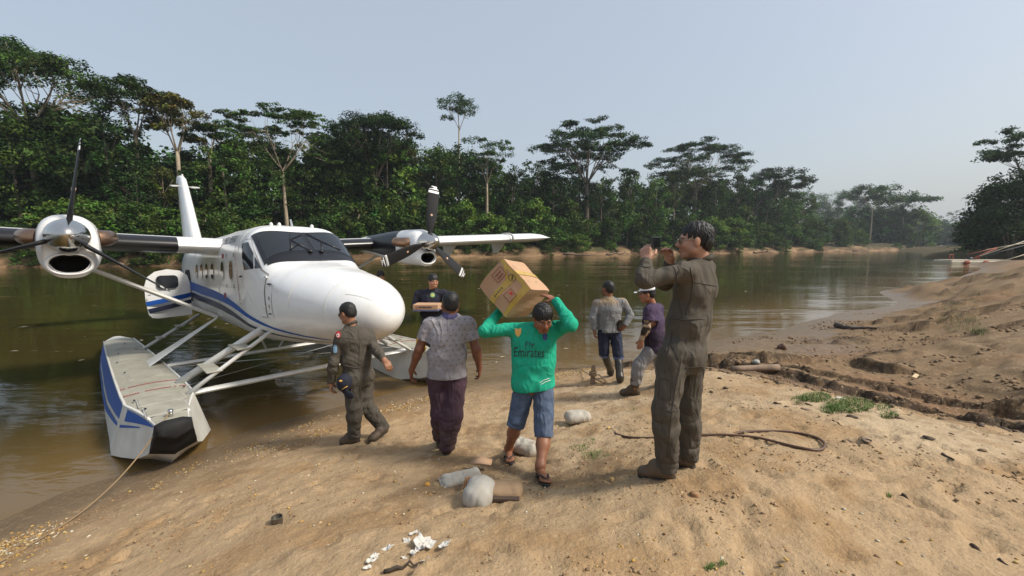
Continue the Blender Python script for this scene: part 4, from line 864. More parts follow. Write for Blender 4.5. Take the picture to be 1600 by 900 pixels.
# ---------------------------------------------------------------- people: every body and garment is one smooth surface grown from tapered limbs
def cap(a,b,ra,rb,k=.02,fl=None,op='u'): return ('c',np.array(a,float),np.array(b,float),ra,rb,k,fl,op)
def ell(c,r,M=None,k=.02,op='u'): return ('e',np.array(c,float),np.array(r,float),np.eye(3) if M is None else np.array(M,float),k,None,None,op)
def _eval(p,P):
    if p[0]=='c':
        _,a,b,ra,rb,k,fl,op=p
        Q=P-a; ba=b-a
        if fl is not None:
            n,s=fl; n=np.asarray(n)/np.linalg.norm(n); Q=Q+((s-1)*(Q@n))[...,None]*n; ba=ba+(s-1)*(ba@n)*n
        t=np.clip((Q@ba)/max(ba@ba,1e-9),0,1); return np.linalg.norm(Q-t[...,None]*ba,axis=-1)-(ra+(rb-ra)*t)
    _,c,r,M,k,_,_,op=p
    Q=(P-c)@M; k0=np.linalg.norm(Q/r,axis=-1); k1=np.linalg.norm(Q/r**2,axis=-1)+1e-9; return k0*(k0-1)/k1
def _bb(p):
    if p[0]=='c':
        r=max(p[3],p[4]); return np.minimum(p[1],p[2])-r,np.maximum(p[1],p[2])+r
    e=np.sqrt(((p[3]*p[2][None])**2).sum(1)); return p[1]-e,p[1]+e
def sdf_mesh(prims,res,disp=None,cuts=(),hollow=None):
    U=[p for p in prims if p[7]=='u']; lo=np.min([_bb(p)[0] for p in U],0)-.05; hi=np.max([_bb(p)[1] for p in U],0)+.05
    n=np.ceil((hi-lo)/res).astype(int)+1; d=np.full(n,1e3,np.float32)
    ax=[lo[i]+res*np.arange(n[i]) for i in range(3)]
    for p in prims:
        k=p[5] if p[0]=='c' else p[4]; op=p[7]; b0,b1=_bb(p); pad=k+3*res+.012
        i0=np.clip(np.floor((b0-pad-lo)/res).astype(int),0,n); i1=np.clip(np.ceil((b1+pad-lo)/res).astype(int)+1,0,n)
        if (i1<=i0).any(): continue
        sl=tuple(slice(i0[i],i1[i]) for i in range(3)); G=np.stack(np.meshgrid(*[ax[i][sl[i]] for i in range(3)],indexing='ij'),-1)
        e=_eval(p,G).astype(np.float32); D=d[sl]
        if op=='u': h=np.maximum(k-np.abs(D-e),0)/max(k,1e-6); d[sl]=np.minimum(D,e)-h*h*k*.25
        else: e=-e; h=np.maximum(k-np.abs(D-e),0)/max(k,1e-6); d[sl]=np.maximum(D,e)+h*h*k*.25
    if disp is not None:
        m=np.abs(d)<.045; I=np.argwhere(m); P=lo+I*res; d[m]+=disp(P).astype(np.float32)
    for cut in cuts:
        c,nrm=cut[:2]; rad=cut[2] if len(cut)>2 else .13
        nrm=np.array(nrm,float); nrm/=np.linalg.norm(nrm); c=np.array(c,float)
        i0=np.clip(np.floor((c-rad-lo)/res).astype(int),0,n); i1=np.clip(np.ceil((c+rad-lo)/res).astype(int)+1,0,n)
        if (i1<=i0).any(): continue
        sl=tuple(slice(i0[i],i1[i]) for i in range(3)); G=np.stack(np.meshgrid(*[ax[i][sl[i]] for i in range(3)],indexing='ij'),-1)-c
        pl_=(G@nrm).astype(np.float32); m=(G**2).sum(-1)<rad*rad; D=d[sl]; D[m]=np.maximum(D[m],pl_[m])
    ins=d<0; n1=n-1
    cnt=np.zeros(n1,np.int8)
    for a in(0,1):
        for b in(0,1):
            for c in(0,1): cnt+=ins[a:n1[0]+a,b:n1[1]+b,c:n1[2]+c]
    act=(cnt>0)&(cnt<8); I=np.argwhere(act); vid=np.full(n1,-1,np.int32); vid[act]=np.arange(len(I))
    acc=np.zeros((len(I),3)); num=np.zeros(len(I))
    cor=[(a,b,c) for a in(0,1) for b in(0,1) for c in(0,1)]
    val={c:d[I[:,0]+c[0],I[:,1]+c[1],I[:,2]+c[2]] for c in cor}
    for c in cor:
        for x in range(3):
            if c[x]==0:
                c2=list(c); c2[x]=1; c2=tuple(c2); v0,v1=val[c],val[c2]; m=(v0<0)!=(v1<0); t=np.zeros(len(I)); t[m]=v0[m]/(v0[m]-v1[m])
                q=np.array(c,float)[None].repeat(len(I),0); q[:,x]=t; acc[m]+=q[m]; num[m]+=1
    V=lo+(I+acc/np.maximum(num,1)[:,None])*res
    Fs=[]
    for x in range(3):
        y,z=(x+1)%3,(x+2)%3; s0=[slice(1,-1)]*3; s0[x]=slice(0,-1); s1=list(s0); s1[x]=slice(1,None)
        A=ins[tuple(s0)];B=ins[tuple(s1)]; E=np.argwhere(A!=B); 
        if not len(E): continue
        off=np.array([1,1,1]); off[x]=0; E=E+off; fl=ins[E[:,0],E[:,1],E[:,2]]
        def cell(dy,dz):
            C=E.copy(); C[:,y]-=dy; C[:,z]-=dz; return vid[C[:,0],C[:,1],C[:,2]]
        q=np.stack([cell(1,1),cell(0,1),cell(0,0),cell(1,0)],1); q[~fl]=q[~fl][:,::-1]; Fs.append(q)
    F=np.concatenate(Fs); F=F[(F>=0).all(1)]
    return V,F
_fr=np.random.default_rng(5)
def folds(centres,amp=.010,fine=.003,seed=0):
    """cloth creases: waves gathered round joints, with a fine overall wrinkle. centres: (point, direction, radius, wavelength, gain)"""
    g=np.random.default_rng(seed); ks=g.normal(size=(6,3))*np.array([24,24,34]); ph=g.random(6)*6.28
    k2=g.normal(size=(3,3))*11; p2=g.random(3)*6
    def f(P):
        wrp=.4*np.sin(P@np.array([15.,9,7])+1)+.4*np.sin(P@np.array([-8,17.,11])+2)+.35*np.sin(P@np.array([7,-12,19.]))+.2*np.sin(P@np.array([31,22,-17.]))
        o=np.zeros(len(P)); md=.5+.5*np.sin(P@k2[0]+p2[0]+wrp)*np.sin(P@k2[1]+p2[1])
        for i in range(6): o+=fine*.45*np.sin(P@(ks[i]*.8)+ph[i]+1.6*wrp)
        for n_,(c,dr,rad,wl,gn) in enumerate(centres):
            dr=np.array(dr,float);dr/=np.linalg.norm(dr); dr=dr+.35*np.sin(np.array([1.7,4.1,2.3])*(n_+seed)); dr/=np.linalg.norm(dr)
            q=P-np.array(c,float); w=np.exp(-((q**2).sum(1))/rad**2)
            t=2*PI*(q@dr)/(wl*1.25)+4.2*wrp+ph[n_%6]; s=1-np.abs(np.sin(t*.5)); o+=amp*.62*gn*w*md*(s**1.6*1.5-.45)
        return o
    return f
def frame(fwd,up=(0,0,1)):
    f=np.array(fwd,float); f/=np.linalg.norm(f); r=np.cross(f,np.array(up,float)); r/=np.linalg.norm(r); u=np.cross(r,f); return np.stack([r,f,u],1)   # columns right, forward, up
def head_prims(c,M,s=1.0,neck=None,chub=1.0):
    L=lambda x,y,z: np.array(c)+M@(np.array([x,y,z],float)*s)
    p=[ell(L(0,-.012,.035),np.array([.076,.096,.088])*s,M,.02),ell(L(0,.030,-.035),np.array([.061*chub,.060,.084])*s,M,.03),cap(L(-.02*chub,.066,-.096),L(.02*chub,.066,-.096),.024*s,.024*s,.03),
       cap(L(-.050*chub,.012,-.062),L(.050*chub,.012,-.062),.026*s,.026*s,.03),cap(L(-.038*chub,.066,-.03),L(.038*chub,.066,-.03),.026*s,.026*s,.025),
       cap(L(-.034,.084,.017),L(.034,.084,.017),.013*s,.013*s,.02),cap(L(0,.090,.010),L(0,.113,-.028),.0085*s,.0125*s,.012),cap(L(-.013,.102,-.034),L(.013,.102,-.034),.0085*s,.0085*s,.010),
       cap(L(-.019,.093,-.060),L(.019,.093,-.060),.0075*s,.0075*s,.008),cap(L(-.016,.091,-.071),L(.016,.091,-.071),.008*s,.008*s,.008)]
    for e in(-1,1):
        p.append(ell(L(e*.079,-.008,-.008),np.array([.010,.021,.033])*s,M@rotm('Z',e*-.35),.008))
        p.append(cap(L(e*.074,0,-.02),L(e*.074,.002,-.03),.008*s,.008*s,.01))
        p.append(ell(L(e*.031,.104,-.001),np.array([.017,.013,.011])*s,M,.014,'s'))
        p.append(ell(L(e*.031,.0885,-.002),np.array([.0145,.008,.0095])*s,M,.003))
    if neck is not None: p.append(cap(L(0,-.022,-.055),neck,.054*s,.060*s,.03))
    return p
def face_colour(V,c,M,s,skin,brow=(.012,.009,.008),smile=False):
    Q=((V-np.array(c))@M)/s; x,y,z=Q[:,0],Q[:,1],Q[:,2]; col=np.tile(np.array(skin),(len(V),1)); hd=(np.abs(x)<.09)&(y>.03)&(z>-.13)&(z<.09)
    def put(m,cc,a): col[m]=col[m]*(1-a)+np.array(cc)*a
    sk=np.array(skin)
    put(hd&(y>.08)&(np.abs(x)<.026)&(z<-.052)&(z>-.082),sk*np.array([.80,.55,.55]),.75)
    if smile: put(hd&(y>.08)&(np.abs(x)<.020)&(np.abs(z+.0655)<.0045),(.65,.62,.58),1)
    else: put(hd&(y>.08)&(np.abs(x)<.022)&(np.abs(z+.066)<.0035),sk*.25,.8)
    put(hd&(y>.06)&(np.abs(np.abs(x)-.032)<.020)&(np.abs(z-.021+.006*(np.abs(x)-.03)/.02)<.0055),brow,.9)
    eye=hd&(y>.06)&(((np.abs(x)-.031)/.0135)**2+((z+.002)/.0075)**2<1); put(eye,(.5,.46,.42),1); put(eye&(((np.abs(x)-.031)/.0065)**2+((z+.002)/.0075)**2<1),(.01,.007,.006),1)
    put(hd&(y>.06)&(np.abs(np.abs(x)-.031)<.016)&(np.abs(z-.0065)<.003),(.015,.01,.01),.85)
    put(hd&(y>.07)&(np.abs(np.abs(x)-.04)<.022)&(np.abs(z+.035)<.018),sk*np.array([1.12,.85,.82]),.35)
    return col
def hair_prims(c,M,s=1.0,fringe=.0,vol=1.0,back=-.075):
    L=lambda x,y,z: np.array(c)+M@(np.array([x,y,z],float)*s)
    p=[ell(L(0,-.016,.041),np.array([.084*vol,.104*vol,.091*vol])*s,M,.01),ell(L(0,-.055,-.01),np.array([.072,.060,.070])*s*vol,M,.02)]
    # faces away from the forehead, ears free
    p.append(ell(L(0,.115,-.035-fringe*.6),np.array([.105,.075,.090-fringe*.3])*s,M,.012,'s'))
    for e in(-1,1): p.append(ell(L(e*.088,.012,-.045),np.array([.03,.045,.05])*s,M,.01,'s'))
    p.append(ell(L(0,.0,back-.10),np.array([.16,.16,.10])*s,M,.01,'s'))
    return p
def hair_disp(c,M,amp=.005):
    def f(P):
        Q=(P-np.array(c))@M; a=np.arctan2(Q[:,0],Q[:,1]+.02); el=Q[:,2]
        return -amp*(np.sin(a*34+3*np.sin(el*60))*.5+np.sin(Q@np.array([150.,90,40]))*.35+np.sin(Q@np.array([-60.,210,70]))*.35)
    return f
def hand_prims(w,d,n,thumb,curl=.35,s=1.0,spread=.0,wr=.026,curls=None):
    """w wrist, d direction to the fingertips, n way the palm faces, thumb +1/-1 side"""
    d=np.array(d,float);d/=np.linalg.norm(d); n=np.array(n,float);n=n-d*(n@d);n/=np.linalg.norm(n); t=np.cross(d,n)*thumb; w=np.array(w,float); p=[]
    K=[]
    for i,(tt,ln) in enumerate(((.033,.088),(.011,.092),(-.011,.087),(-.031,.078))):
        kn=w+(d*ln+t*tt)*s; K.append(kn); p.append(cap(w+(d*.012+t*tt*.55)*s,kn,.016*s,.0125*s,.014,))
    p.append(cap(w-d*.01*s,w+d*.02*s,wr*s,.022*s,.02))
    FL=(.070,.078,.072,.056)
    for i,kn in enumerate(K):
        cu=curl if curls is None else curls[i]; a=0; P=kn; sp=(1.5-i)*spread
        for j,(fr_,bend,r) in enumerate(((.45,.75,.0105),(.31,1.0,.0095),(.24,.7,.0085))):
            a+=cu*bend*1.25; q=P+((d*math.cos(a)+n*math.sin(a))+t*sp*.35)*FL[i]*fr_*s; p.append(cap(P,q,r*s,(r-.001)*s,.004)); P=q
    b=w+(d*.028+t*.026+n*.006)*s; m=b+(d*.55+t*.62+n*.45)/np.linalg.norm([.55,.62,.45])*.043*s; e=m+(d*.80+t*.10+n*.50)/np.linalg.norm([.8,.1,.5])*.034*s
    p+=[cap(b,m,.015*s,.0115*s,.012),cap(m,e,.0115*s,.0095*s,.006)]; return p
class Person:
    def __init__(s,Y0,foot,J,label,skin,cat='person',group=None,name='person'):
        s.Y0=Y0; s.o=np.array(foot,float); s.J={k:s.px(*v) for k,v in J.items()}; s.skin=np.array(skin)
        s.t=empty(name,s.o); tag(s.t,label,cat,group)
    def px(s,u,v,dy=0.): return unproj(u,v,Y=s.Y0+dy)-s.o
    def add(s,name,prims,res,m,disp=None,cuts=(),colf=None,par=None):
        V,F=sdf_mesh(prims,res,disp,cuts); col=colf(V) if colf is not None else None
        return link(name,mesh_from(name,V,F,m,col=col),par or s.t)
    def torso(s,k=1.0,add=0.0,fw=None,low=True,waist=.135,depth=1.45,belly=0.0):
        J=s.J; f=np.array(fw if fw is not None else s.fw,float); f[2]=0; f/=np.linalg.norm(f); r=np.cross(f,[0,0,1]); a=add
        sL,sR=J['shL'],J['shR']; ch=J['chest']; pv=J['pelvis']; wa=(ch+pv)/2*1.0; up=(J['neck']+ (sL+sR)/2)/2
        side=(sR-sL)/np.linalg.norm(sR-sL); sw=np.linalg.norm(sR-sL)/2
        P=[cap(ch-side*(.062*k),ch+side*(.062*k),.105*k+a,.105*k+a,.05,(f,1.10)),cap(wa-side*.045*k,wa+side*.045*k,waist*.73*k+a,waist*.73*k+a,.07,(f,1.10)),cap(pv-r*.055*k,pv+r*.055*k,.108*k+a,.108*k+a,.06,(f,1.05)),
           cap(sL*.80+up*.2-np.array([0,0,.012]),sR*.80+up*.2-np.array([0,0,.012]),.056*k+a*.8,.056*k+a*.8,.06),cap(J['neck']-np.array([0,0,.03]),ch,.07*k+a*.5,.10*k+a,.06,(f,1.15)),cap(ch,pv,.10*k+a,.10*k+a,.07,(f,1.05))]
        if belly: P.append(ell(wa+f*.05,np.array([.12,.10,.13])*k+a+belly,frame(f),.06))
        return P
    def arm(s,S,ru=.050,re=.041,rw=.027,a=0.0,upper=True,lower=True,k=.03):
        J=s.J; P=[]
        if upper: P.append(cap(J['sh'+S],J['el'+S],ru+a,re+a*.9,k))
        if lower:
            m=J['el'+S]*.7+J['wr'+S]*.3; P+=[cap(J['el'+S],m,re+a*.9,re*1.02+a*.8,k),cap(m,J['wr'+S],re*1.0+a*.8,rw+a*.7,k)]
        return P
    def leg(s,S,rh=.084,rk=.056,ra=.038,a=0.0,upper=True,lower=True,k=.04):
        J=s.J;P=[]
        if upper: P.append(cap(J['hip'+S],J['kn'+S],rh+a,rk+a,k))
        if lower:
            m=J['kn'+S]*.68+J['an'+S]*.32; P+=[cap(J['kn'+S],m,rk+a,rk*1.0+a,k),cap(m,J['an'+S],rk*1.0+a,ra+a,k)]
        return P
    def report(s,nm):
        J=s.J; g=lambda a,b: round(float(np.linalg.norm(J[a]-J[b])),2)
        print('LIMBS',nm,'ua',[g('sh'+S,'el'+S) for S in'LR'],'fa',[g('el'+S,'wr'+S) for S in'LR'],'th',[g('hip'+S,'kn'+S) for S in'LR'],'sh',[g('kn'+S,'an'+S) for S in'LR'],'shw',g('shL','shR'),'torso',g('neck','pelvis'),'head-neck',g('head','neck'))
M_cloth=mat('cloth',attr=True,rough=.85,spec=.2,bump=(240,.25,.002),noise=(22,.18,(.10,.08,.06)))
def wrinkles(m,sc,st,dist,stretch=(1,1,.45)):
    nt=m.node_tree;N=nt.nodes;L=nt.links;b=N['Principled BSDF']; old=b.inputs['Normal'].links[0].from_socket.node
    tc=N.new('ShaderNodeTexCoord'); mp=N.new('ShaderNodeMapping'); mp.inputs['Scale'].default_value=stretch; mp.inputs['Rotation'].default_value=(.5,.4,.2); L.new(tc.outputs['Object'],mp.inputs['Vector'])
    t=N.new('ShaderNodeTexNoise'); t.noise_type='RIDGED_MULTIFRACTAL'; t.inputs['Scale'].default_value=sc; t.inputs['Detail'].default_value=3; t.inputs['Distortion'].default_value=1.0; t.inputs['Offset'].default_value=.9; t.inputs['Gain'].default_value=1.6; t.inputs['Roughness'].default_value=.45; L.new(mp.outputs[0],t.inputs['Vector'])
    bp=N.new('ShaderNodeBump'); bp.inputs['Strength'].default_value=st; bp.inputs['Distance'].default_value=dist; L.new(t.outputs['Fac'],bp.inputs['Height']); L.new(bp.outputs[0],old.inputs['Normal'])
wrinkles(M_cloth,9,.75,.013)
M_skin=mat('skin',attr=True,rough=.5,spec=.4,noise=(30,.12))
M_hair=mat('black_hair',(.009,.008,.008),rough=.5,spec=.45,bump=(180,.6,.004))
M_boot_l=mat('brown_leather',(.115,.072,.040),rough=.65,noise=(14,.5,(.05,.032,.02)),bump=(60,.3,.004)); M_boot_d=mat('dark_leather',(.055,.036,.024),rough=.65,noise=(14,.6,(.13,.09,.05)))
M_sole=mat('rubber_sole',(.018,.018,.02),rough=.8,noise=(18,.5,(.10,.075,.045))); M_rub=mat('black_gumboot',(.014,.014,.015),rough=.35,noise=(8,.4,(.09,.065,.04)))
def const(c): return lambda V: np.tile(np.array(c,float),(len(V),1))
def fold_set(p,gain=1.0,arms=True,legs=True):
    J=p.J;C=[]
    for S in'LR':
        if arms and 'el'+S in J:
            C+=[(J['el'+S],J['wr'+S]-J['el'+S],.10,.045,1.0*gain),(J['sh'+S]*.7+J['el'+S]*.3,J['el'+S]-J['sh'+S],.09,.05,.7*gain),(J['wr'+S]*.6+J['el'+S]*.4,J['wr'+S]-J['el'+S],.10,.04,.7*gain)]
        if legs and 'kn'+S in J:
            C+=[(J['kn'+S],(J['an'+S]-J['kn'+S])+np.array([.15,.1,0]),.15,.065,1.1*gain),(J['an'+S]+np.array([0,0,.06]),(.2,.2,1),.12,.045,1.2*gain),(J['hip'+S],(.7,.3,1),.14,.07,.9*gain),(J['kn'+S]*.5+J['an'+S]*.5,(.5,-.4,1),.14,.08,.8*gain)]
    C+=[((J['chest']+J['pelvis'])/2,(.25,.2,1),.16,.06,.8*gain),(J['chest'],(.9,.3,.5),.15,.09,.7*gain)]
    return C
def shoe(p,S,heel,toe,m,shaft=.10,w=.045,name='boot',h=.0,sole=M_sole):
    """heel, toe: ground contact points (local)"""
    heel=np.array(heel,float);toe=np.array(toe,float); d=toe-heel; ln=np.linalg.norm(d); d/=ln; up=np.array([0,0,1.]); up=up-d*(up@d); up/=np.linalg.norm(up); r=np.cross(d,up); an=p.J['an'+S]
    P=[cap(heel+d*.045+up*.055,heel+d*.12+up*.058,w*.88,w*.98,.03),cap(heel+d*.11+up*.055,toe-d*.06+up*.042,w*.98,w*.95,.03,(up,1.25)),cap(toe-d*.10+up*.040,toe-d*.045+up*.036,w*1.0,w*.80,.03,(up,1.3)),cap(heel+d*.07+up*.06,an+(an-heel)*0+np.array([0,0,shaft-.03]),w*1.0,w*1.05,.03),cap(heel+d*.055+up*.05,heel+d*.13+up*.09,w*.8,w*.75,.04)]
    b=p.add(name,P,.006,m,folds([(heel+d*.11+up*.09,d,.06,.03,.5)],.008,.002),cuts=[(heel+up*.014,-up),(an+np.array([0,0,shaft]),(0,0,1))])
    mb=MB(); rr_=[]
    out=[]
    for t in np.linspace(0,2*PI,28,endpoint=False):
        c_,s_=math.cos(t),math.sin(t); ww=w*(1.06 if c_>0 else .92)*(1-.12*math.exp(-((c_+.1)/.35)**2)); out.append(heel+d*(ln/2+ln/2*1.02*np.sign(c_)*abs(c_)**.75)+r*ww*s_)
    mb.loft([[q for q in out],[q+up*.022 for q in out]]); mb.build('sole',sole,b,autos=50)
    return b
def ankle(p,h,t):
    d=(t-h)/np.linalg.norm(t-h); return h-p.o+d*.065+np.array([0,0,.095])
SUIT=np.array([.080,.070,.056])
def body_of(p,headc,HM,hs,arms,legs,hands,neck=True,chub=1.0,res=.0055,smile=False,k=1.0,limb=1.0):
    P=p.torso(k=.93*k,add=-.012)
    for S in'LR':
        P+=p.arm(S,.046*limb,.038*limb,.026*limb)
        P+=p.leg(S,.078*limb,.052*limb,.034*limb)
    P+=head_prims(headc,HM,hs,p.J['neck'],chub)
    for h in hands: P+=h
    return p.add('body',P,res,M_skin,colf=lambda V: face_colour(V,headc,HM,hs,p.skin,smile=smile))
def suit_colour(base,seed=0,dirt=None):
    def f(V):
        n=fbm(V[:,0]*9+V[:,1]*7+seed,V[:,2]*8+V[:,1]*3,3)[:,None]; c=np.array(base)[None]*(.82+.36*n)
        if dirt is not None:
            z0,z1,cc,a=dirt; w=sstep(z1,z0,V[:,2])[:,None]*sstep(.3,.6,n)*a; c=c*(1-w)+np.array(cc)*w
        return c
    return f
def seam_tube(p,name,pts,r,m,par): return MB().tube(np.array(pts),r,6).build(name,m,par,smooth=True)
M_seamc=mat('suit_seam',(.05,.043,.034),rough=.9); M_ray=mat('sunglass_lens',(.006,.006,.007),rough=.06,spec=.8); M_gold=mat('thin_metal_frame',(.5,.42,.30),rough=.3,metal=1)
def sunglasses(p,c,M,s=1.0,dark=False):
    L=lambda x,y,z: np.array(c)+M@(np.array([x,y,z],float)*s); mb=MB()
    for e in(-1,1):
        mb.tube([L(e*.066,.075,.008),L(e*.076,.02,.010),L(e*.078,-.015,.002)],.0028*s,5)
        a=[L(e*.033+.026*math.cos(t)*(1-.15*math.sin(t)),.101-.012*abs(e*.033+.026*math.cos(t))/.06,-.004+.020*math.sin(t)) for t in np.linspace(0,2*PI,17)]; mb.tube(a,.0022*s,4,cap=False)
    mb.tube([L(-.010,.104,.008),L(.010,.104,.008)],.0025*s,4); g=mb.build('sunglasses',M_ray if dark else M_gold,p.t,smooth=True)
    for e in(-1,1):
        mb=MB(); a=[L(e*.033+.025*math.cos(t)*(1-.15*math.sin(t)),.102-.012*abs(e*.033+.025*math.cos(t))/.06,-.004+.019*math.sin(t)) for t in np.linspace(0,2*PI,16,endpoint=False)]; b=[q+M@np.array([0,-.004,0]) for q in a]; mb.loft([a,b]); mb.build('lens',M_ray,g)
# ---- the man photographing (olive flying suit, nearest person)
hl,tl=on_ground(1056,749),on_ground(998,744); hr,tr_=on_ground(1086,732),on_ground(1046,722)
Y0=float((hl+hr)[1]/2)
p=Person(Y0,(hl+hr+tl+tr_)/4,dict(pelvis=(1067,548,.02),hipL=(1052,556,-.07),hipR=(1080,552,.09),knL=(1040,640,-.11),knR=(1074,630,.09),anL=(1040,722,-.12),anR=(1073,708,.06),
  chest=(1086,450,.02),neck=(1094,409,.02),head=(1086,376,.01),shL=(1066,425,-.15),shR=(1104,418,.18),elL=(1007,438,-.15),wrL=(1010,409,-.03),elR=(1036,442,.26),wrR=(1047,410,.13)),
  'tall man in an olive flying suit and sunglasses raising a phone to take a picture',(.40,.215,.145))
p.fw=np.array([-.9,.43,0]); J=p.J; J['anL']=ankle(p,hl,tl); J['anR']=ankle(p,hr,tr_); p.report('photographer')
HM=frame((-.94,.33,-.02)); hc=J['head']
hand1=hand_prims(J['wrL'],J['px1']-J['wrL'] if 'px1' in J else p.px(1008,385,.0)-J['wrL'],(.62,.75,.1),-1,curl=.62,s=.95); hand2=hand_prims(J['wrR'],p.px(1041,384,.10)-J['wrR'],(-.75,-.5,.1),1,curl=.6,s=.95)
body_of(p,hc,HM,1.0,1,1,[hand1,hand2],chub=1.08,res=.006)
p.add('hair',hair_prims(hc,HM,1.0,vol=.98,back=-.075),.005,M_hair,hair_disp(hc,HM,.006))
P=p.torso(add=.022,k=1.0,waist=.155)
for S in'LR': P+=p.arm(S,.052,.042,.033,a=.007)+p.leg(S,.088,.068,.060,a=.014)
P+=[ell(J['pelvis']-p.fw*.045+np.array([0,0,-.02]),np.array([.14,.10,.13]),frame(p.fw),.06)]
suit=p.add('flying_suit',P,.007,M_cloth,folds(fold_set(p),.017,.0045,3),cuts=[(J['anL']+np.array([0,0,-.035]),(0,0,-1)),(J['anR']+np.array([0,0,-.035]),(0,0,-1)),(J['wrL']+(J['wrL']-J['elL'])*.03,J['wrL']-J['elL']),(J['wrR']+(J['wrR']-J['elR'])*.03,J['wrR']-J['elR']),(J['neck']+np.array([0,0,.030]),(0,0,1))],colf=suit_colour(SUIT,1))
P=[cap(J['neck']+HM@np.array([.05*math.cos(t),.05*math.sin(t)-.02,.018+.016*math.sin(-t)]),J['neck']+HM@np.array([.05*math.cos(t+.35),.05*math.sin(t+.35)-.02,.018+.016*math.sin(-t-.35)]),.017,.017,.01) for t in np.linspace(0,2*PI,18,endpoint=False)]
p.add('collar',P,.005,M_cloth,colf=const(SUIT*.95),par=suit)
def on_surf(p,u,v,obj,off=.004):
    o=Vector(np.array([0,0,CH])-p.o); d=(Vector(unproj(u,v,Y=1.0)-np.array([0,0,CH]))).normalized()
    h=bvh(obj).ray_cast(o,d)
    return (np.array(h[0])+np.array(h[1])*off) if h[0] is not None else None
_bv={}
def bvh(o):
    if o.name not in _bv:
        me=o.data; _bv[o.name]=BVHTree.FromPolygons([tuple(v.co) for v in me.vertices],[tuple(q.vertices) for q in me.polygons])
    return _bv[o.name]
def surf_line(p,name,uv,obj,r,m):
    n=[];uv=np.array(uv,float)
    for t in np.linspace(0,len(uv)-1,len(uv)*6):
        a=np.array([np.interp(t,range(len(uv)),uv[:,0]),np.interp(t,range(len(uv)),uv[:,1])]); q=on_surf(p,a[0],a[1],obj,r*.4)
        if q is not None: n.append(q)
    if len(n)>2: return MB().tube(n,r,5).build(name,m,obj,smooth=True)
surf_line(p,'seam',[(1078,418),(1083,440),(1080,465),(1072,492)],suit,.004,M_seamc); surf_line(p,'seam',[(1034,640),(1050,643),(1062,640)],suit,.004,M_seamc); surf_line(p,'seam',[(1064,565),(1056,600),(1050,640),(1046,680),(1043,715)],suit,.003,M_seamc); surf_line(p,'pocket_edge',[(1031,592),(1050,594),(1048,626),(1029,622),(1031,592)],suit,.003,M_seamc); surf_line(p,'yoke_seam',[(1083,440),(1100,444),(1120,447)],suit,.003,M_seamc); surf_line(p,'pocket_edge',[(1070,575),(1098,572),(1100,600)],suit,.003,M_seamc); surf_line(p,'sleeve_seam',[(1062,420),(1057,432),(1060,446)],suit,.003,M_seamc); surf_line(p,'cuff_seam',[(1003,416),(1010,418),(1018,416)],suit,.003,M_seamc); surf_line(p,'waist_seam',[(1045,497),(1070,500),(1098,498)],suit,.005,M_seamc); surf_line(p,'zip',[(1050,520),(1046,545),(1042,560)],suit,.004,M_seamc)
shoe(p,'L',hl-p.o,tl-p.o,M_boot_l,shaft=.05,w=.050,name='shoe'); shoe(p,'R',hr-p.o,tr_-p.o,M_boot_l,shaft=.05,w=.050,name='shoe')
sunglasses(p,hc,HM)
# the phone he holds
M_phone=mat('black_phone',(.010,.010,.012),rough=.25,spec=.6)
pc=p.px(1024.5,379,.03)+p.o; RM=frame((-.80,.60,-.05)); ph=empty('phone',pc); tag(ph,'black phone held up in both hands by the man in the olive flying suit','phone')
mb=MB(); mb.box((0,0,0),(.155,.010,.076),M=RM,bev=.003); mb.build('case',M_phone,ph); mb=MB(); mb.box(RM@np.array([0,-.0062,0]),(.146,.0014,.068),M=RM); mb.build('screen',M_ray,ph)
for dz in(.018,-.004): mb=MB(); a=RM@np.array([.06,.005,dz]); mb.tube([a,a+RM@np.array([0,.003,0])],.008,10); mb.build('lens',M_ray,ph)
# ---- the carrier in the green jersey
hl,tl=on_ground(842,741),on_ground(855,761); hr,tr_=on_ground(794,711),on_ground(798,727)
Y0=float((hl+hr)[1]/2)
p=Person(Y0,(hl+hr+tl+tr_)/4,dict(pelvis=(833,600,.03),hipL=(849,612,.0),hipR=(818,612,.04),knL=(850,680,-.15),knR=(806,664,.02),anL=(842,734,.0),anR=(794,704,.10),
  chest=(834,538,.05),neck=(843,513,.01),head=(848,497,-.09),shL=(874,513,.04),shR=(800,515,.05),elL=(893,507,-.20),wrL=(868,470,.04),elR=(757,518,.08),wrR=(781,486,.33)),
  'barefoot-sandalled man in a green football jersey and denim shorts carrying a big box on his shoulders',(.25,.105,.056))
p.t['label']='man in green football jersey, denim shorts and flip-flops carrying a big box'
p.fw=np.array([.08,-1,0]); J=p.J; J['anL']=ankle(p,hl,tl); J['anR']=ankle(p,hr,tr_); p.report('carrier'); HM=frame((.22,-.87,-.38)); hc=J['head']
hA=hand_prims(J['wrL'],p.px(846,456,.14)-J['wrL'],(-.2,.25,-.9),1,curl=.18,s=.95,spread=.12); hB=hand_prims(J['wrR'],p.px(800,474,.36)-J['wrR'],(.1,-.5,.9),1,curl=.3,s=.95)
def shinless(): pass
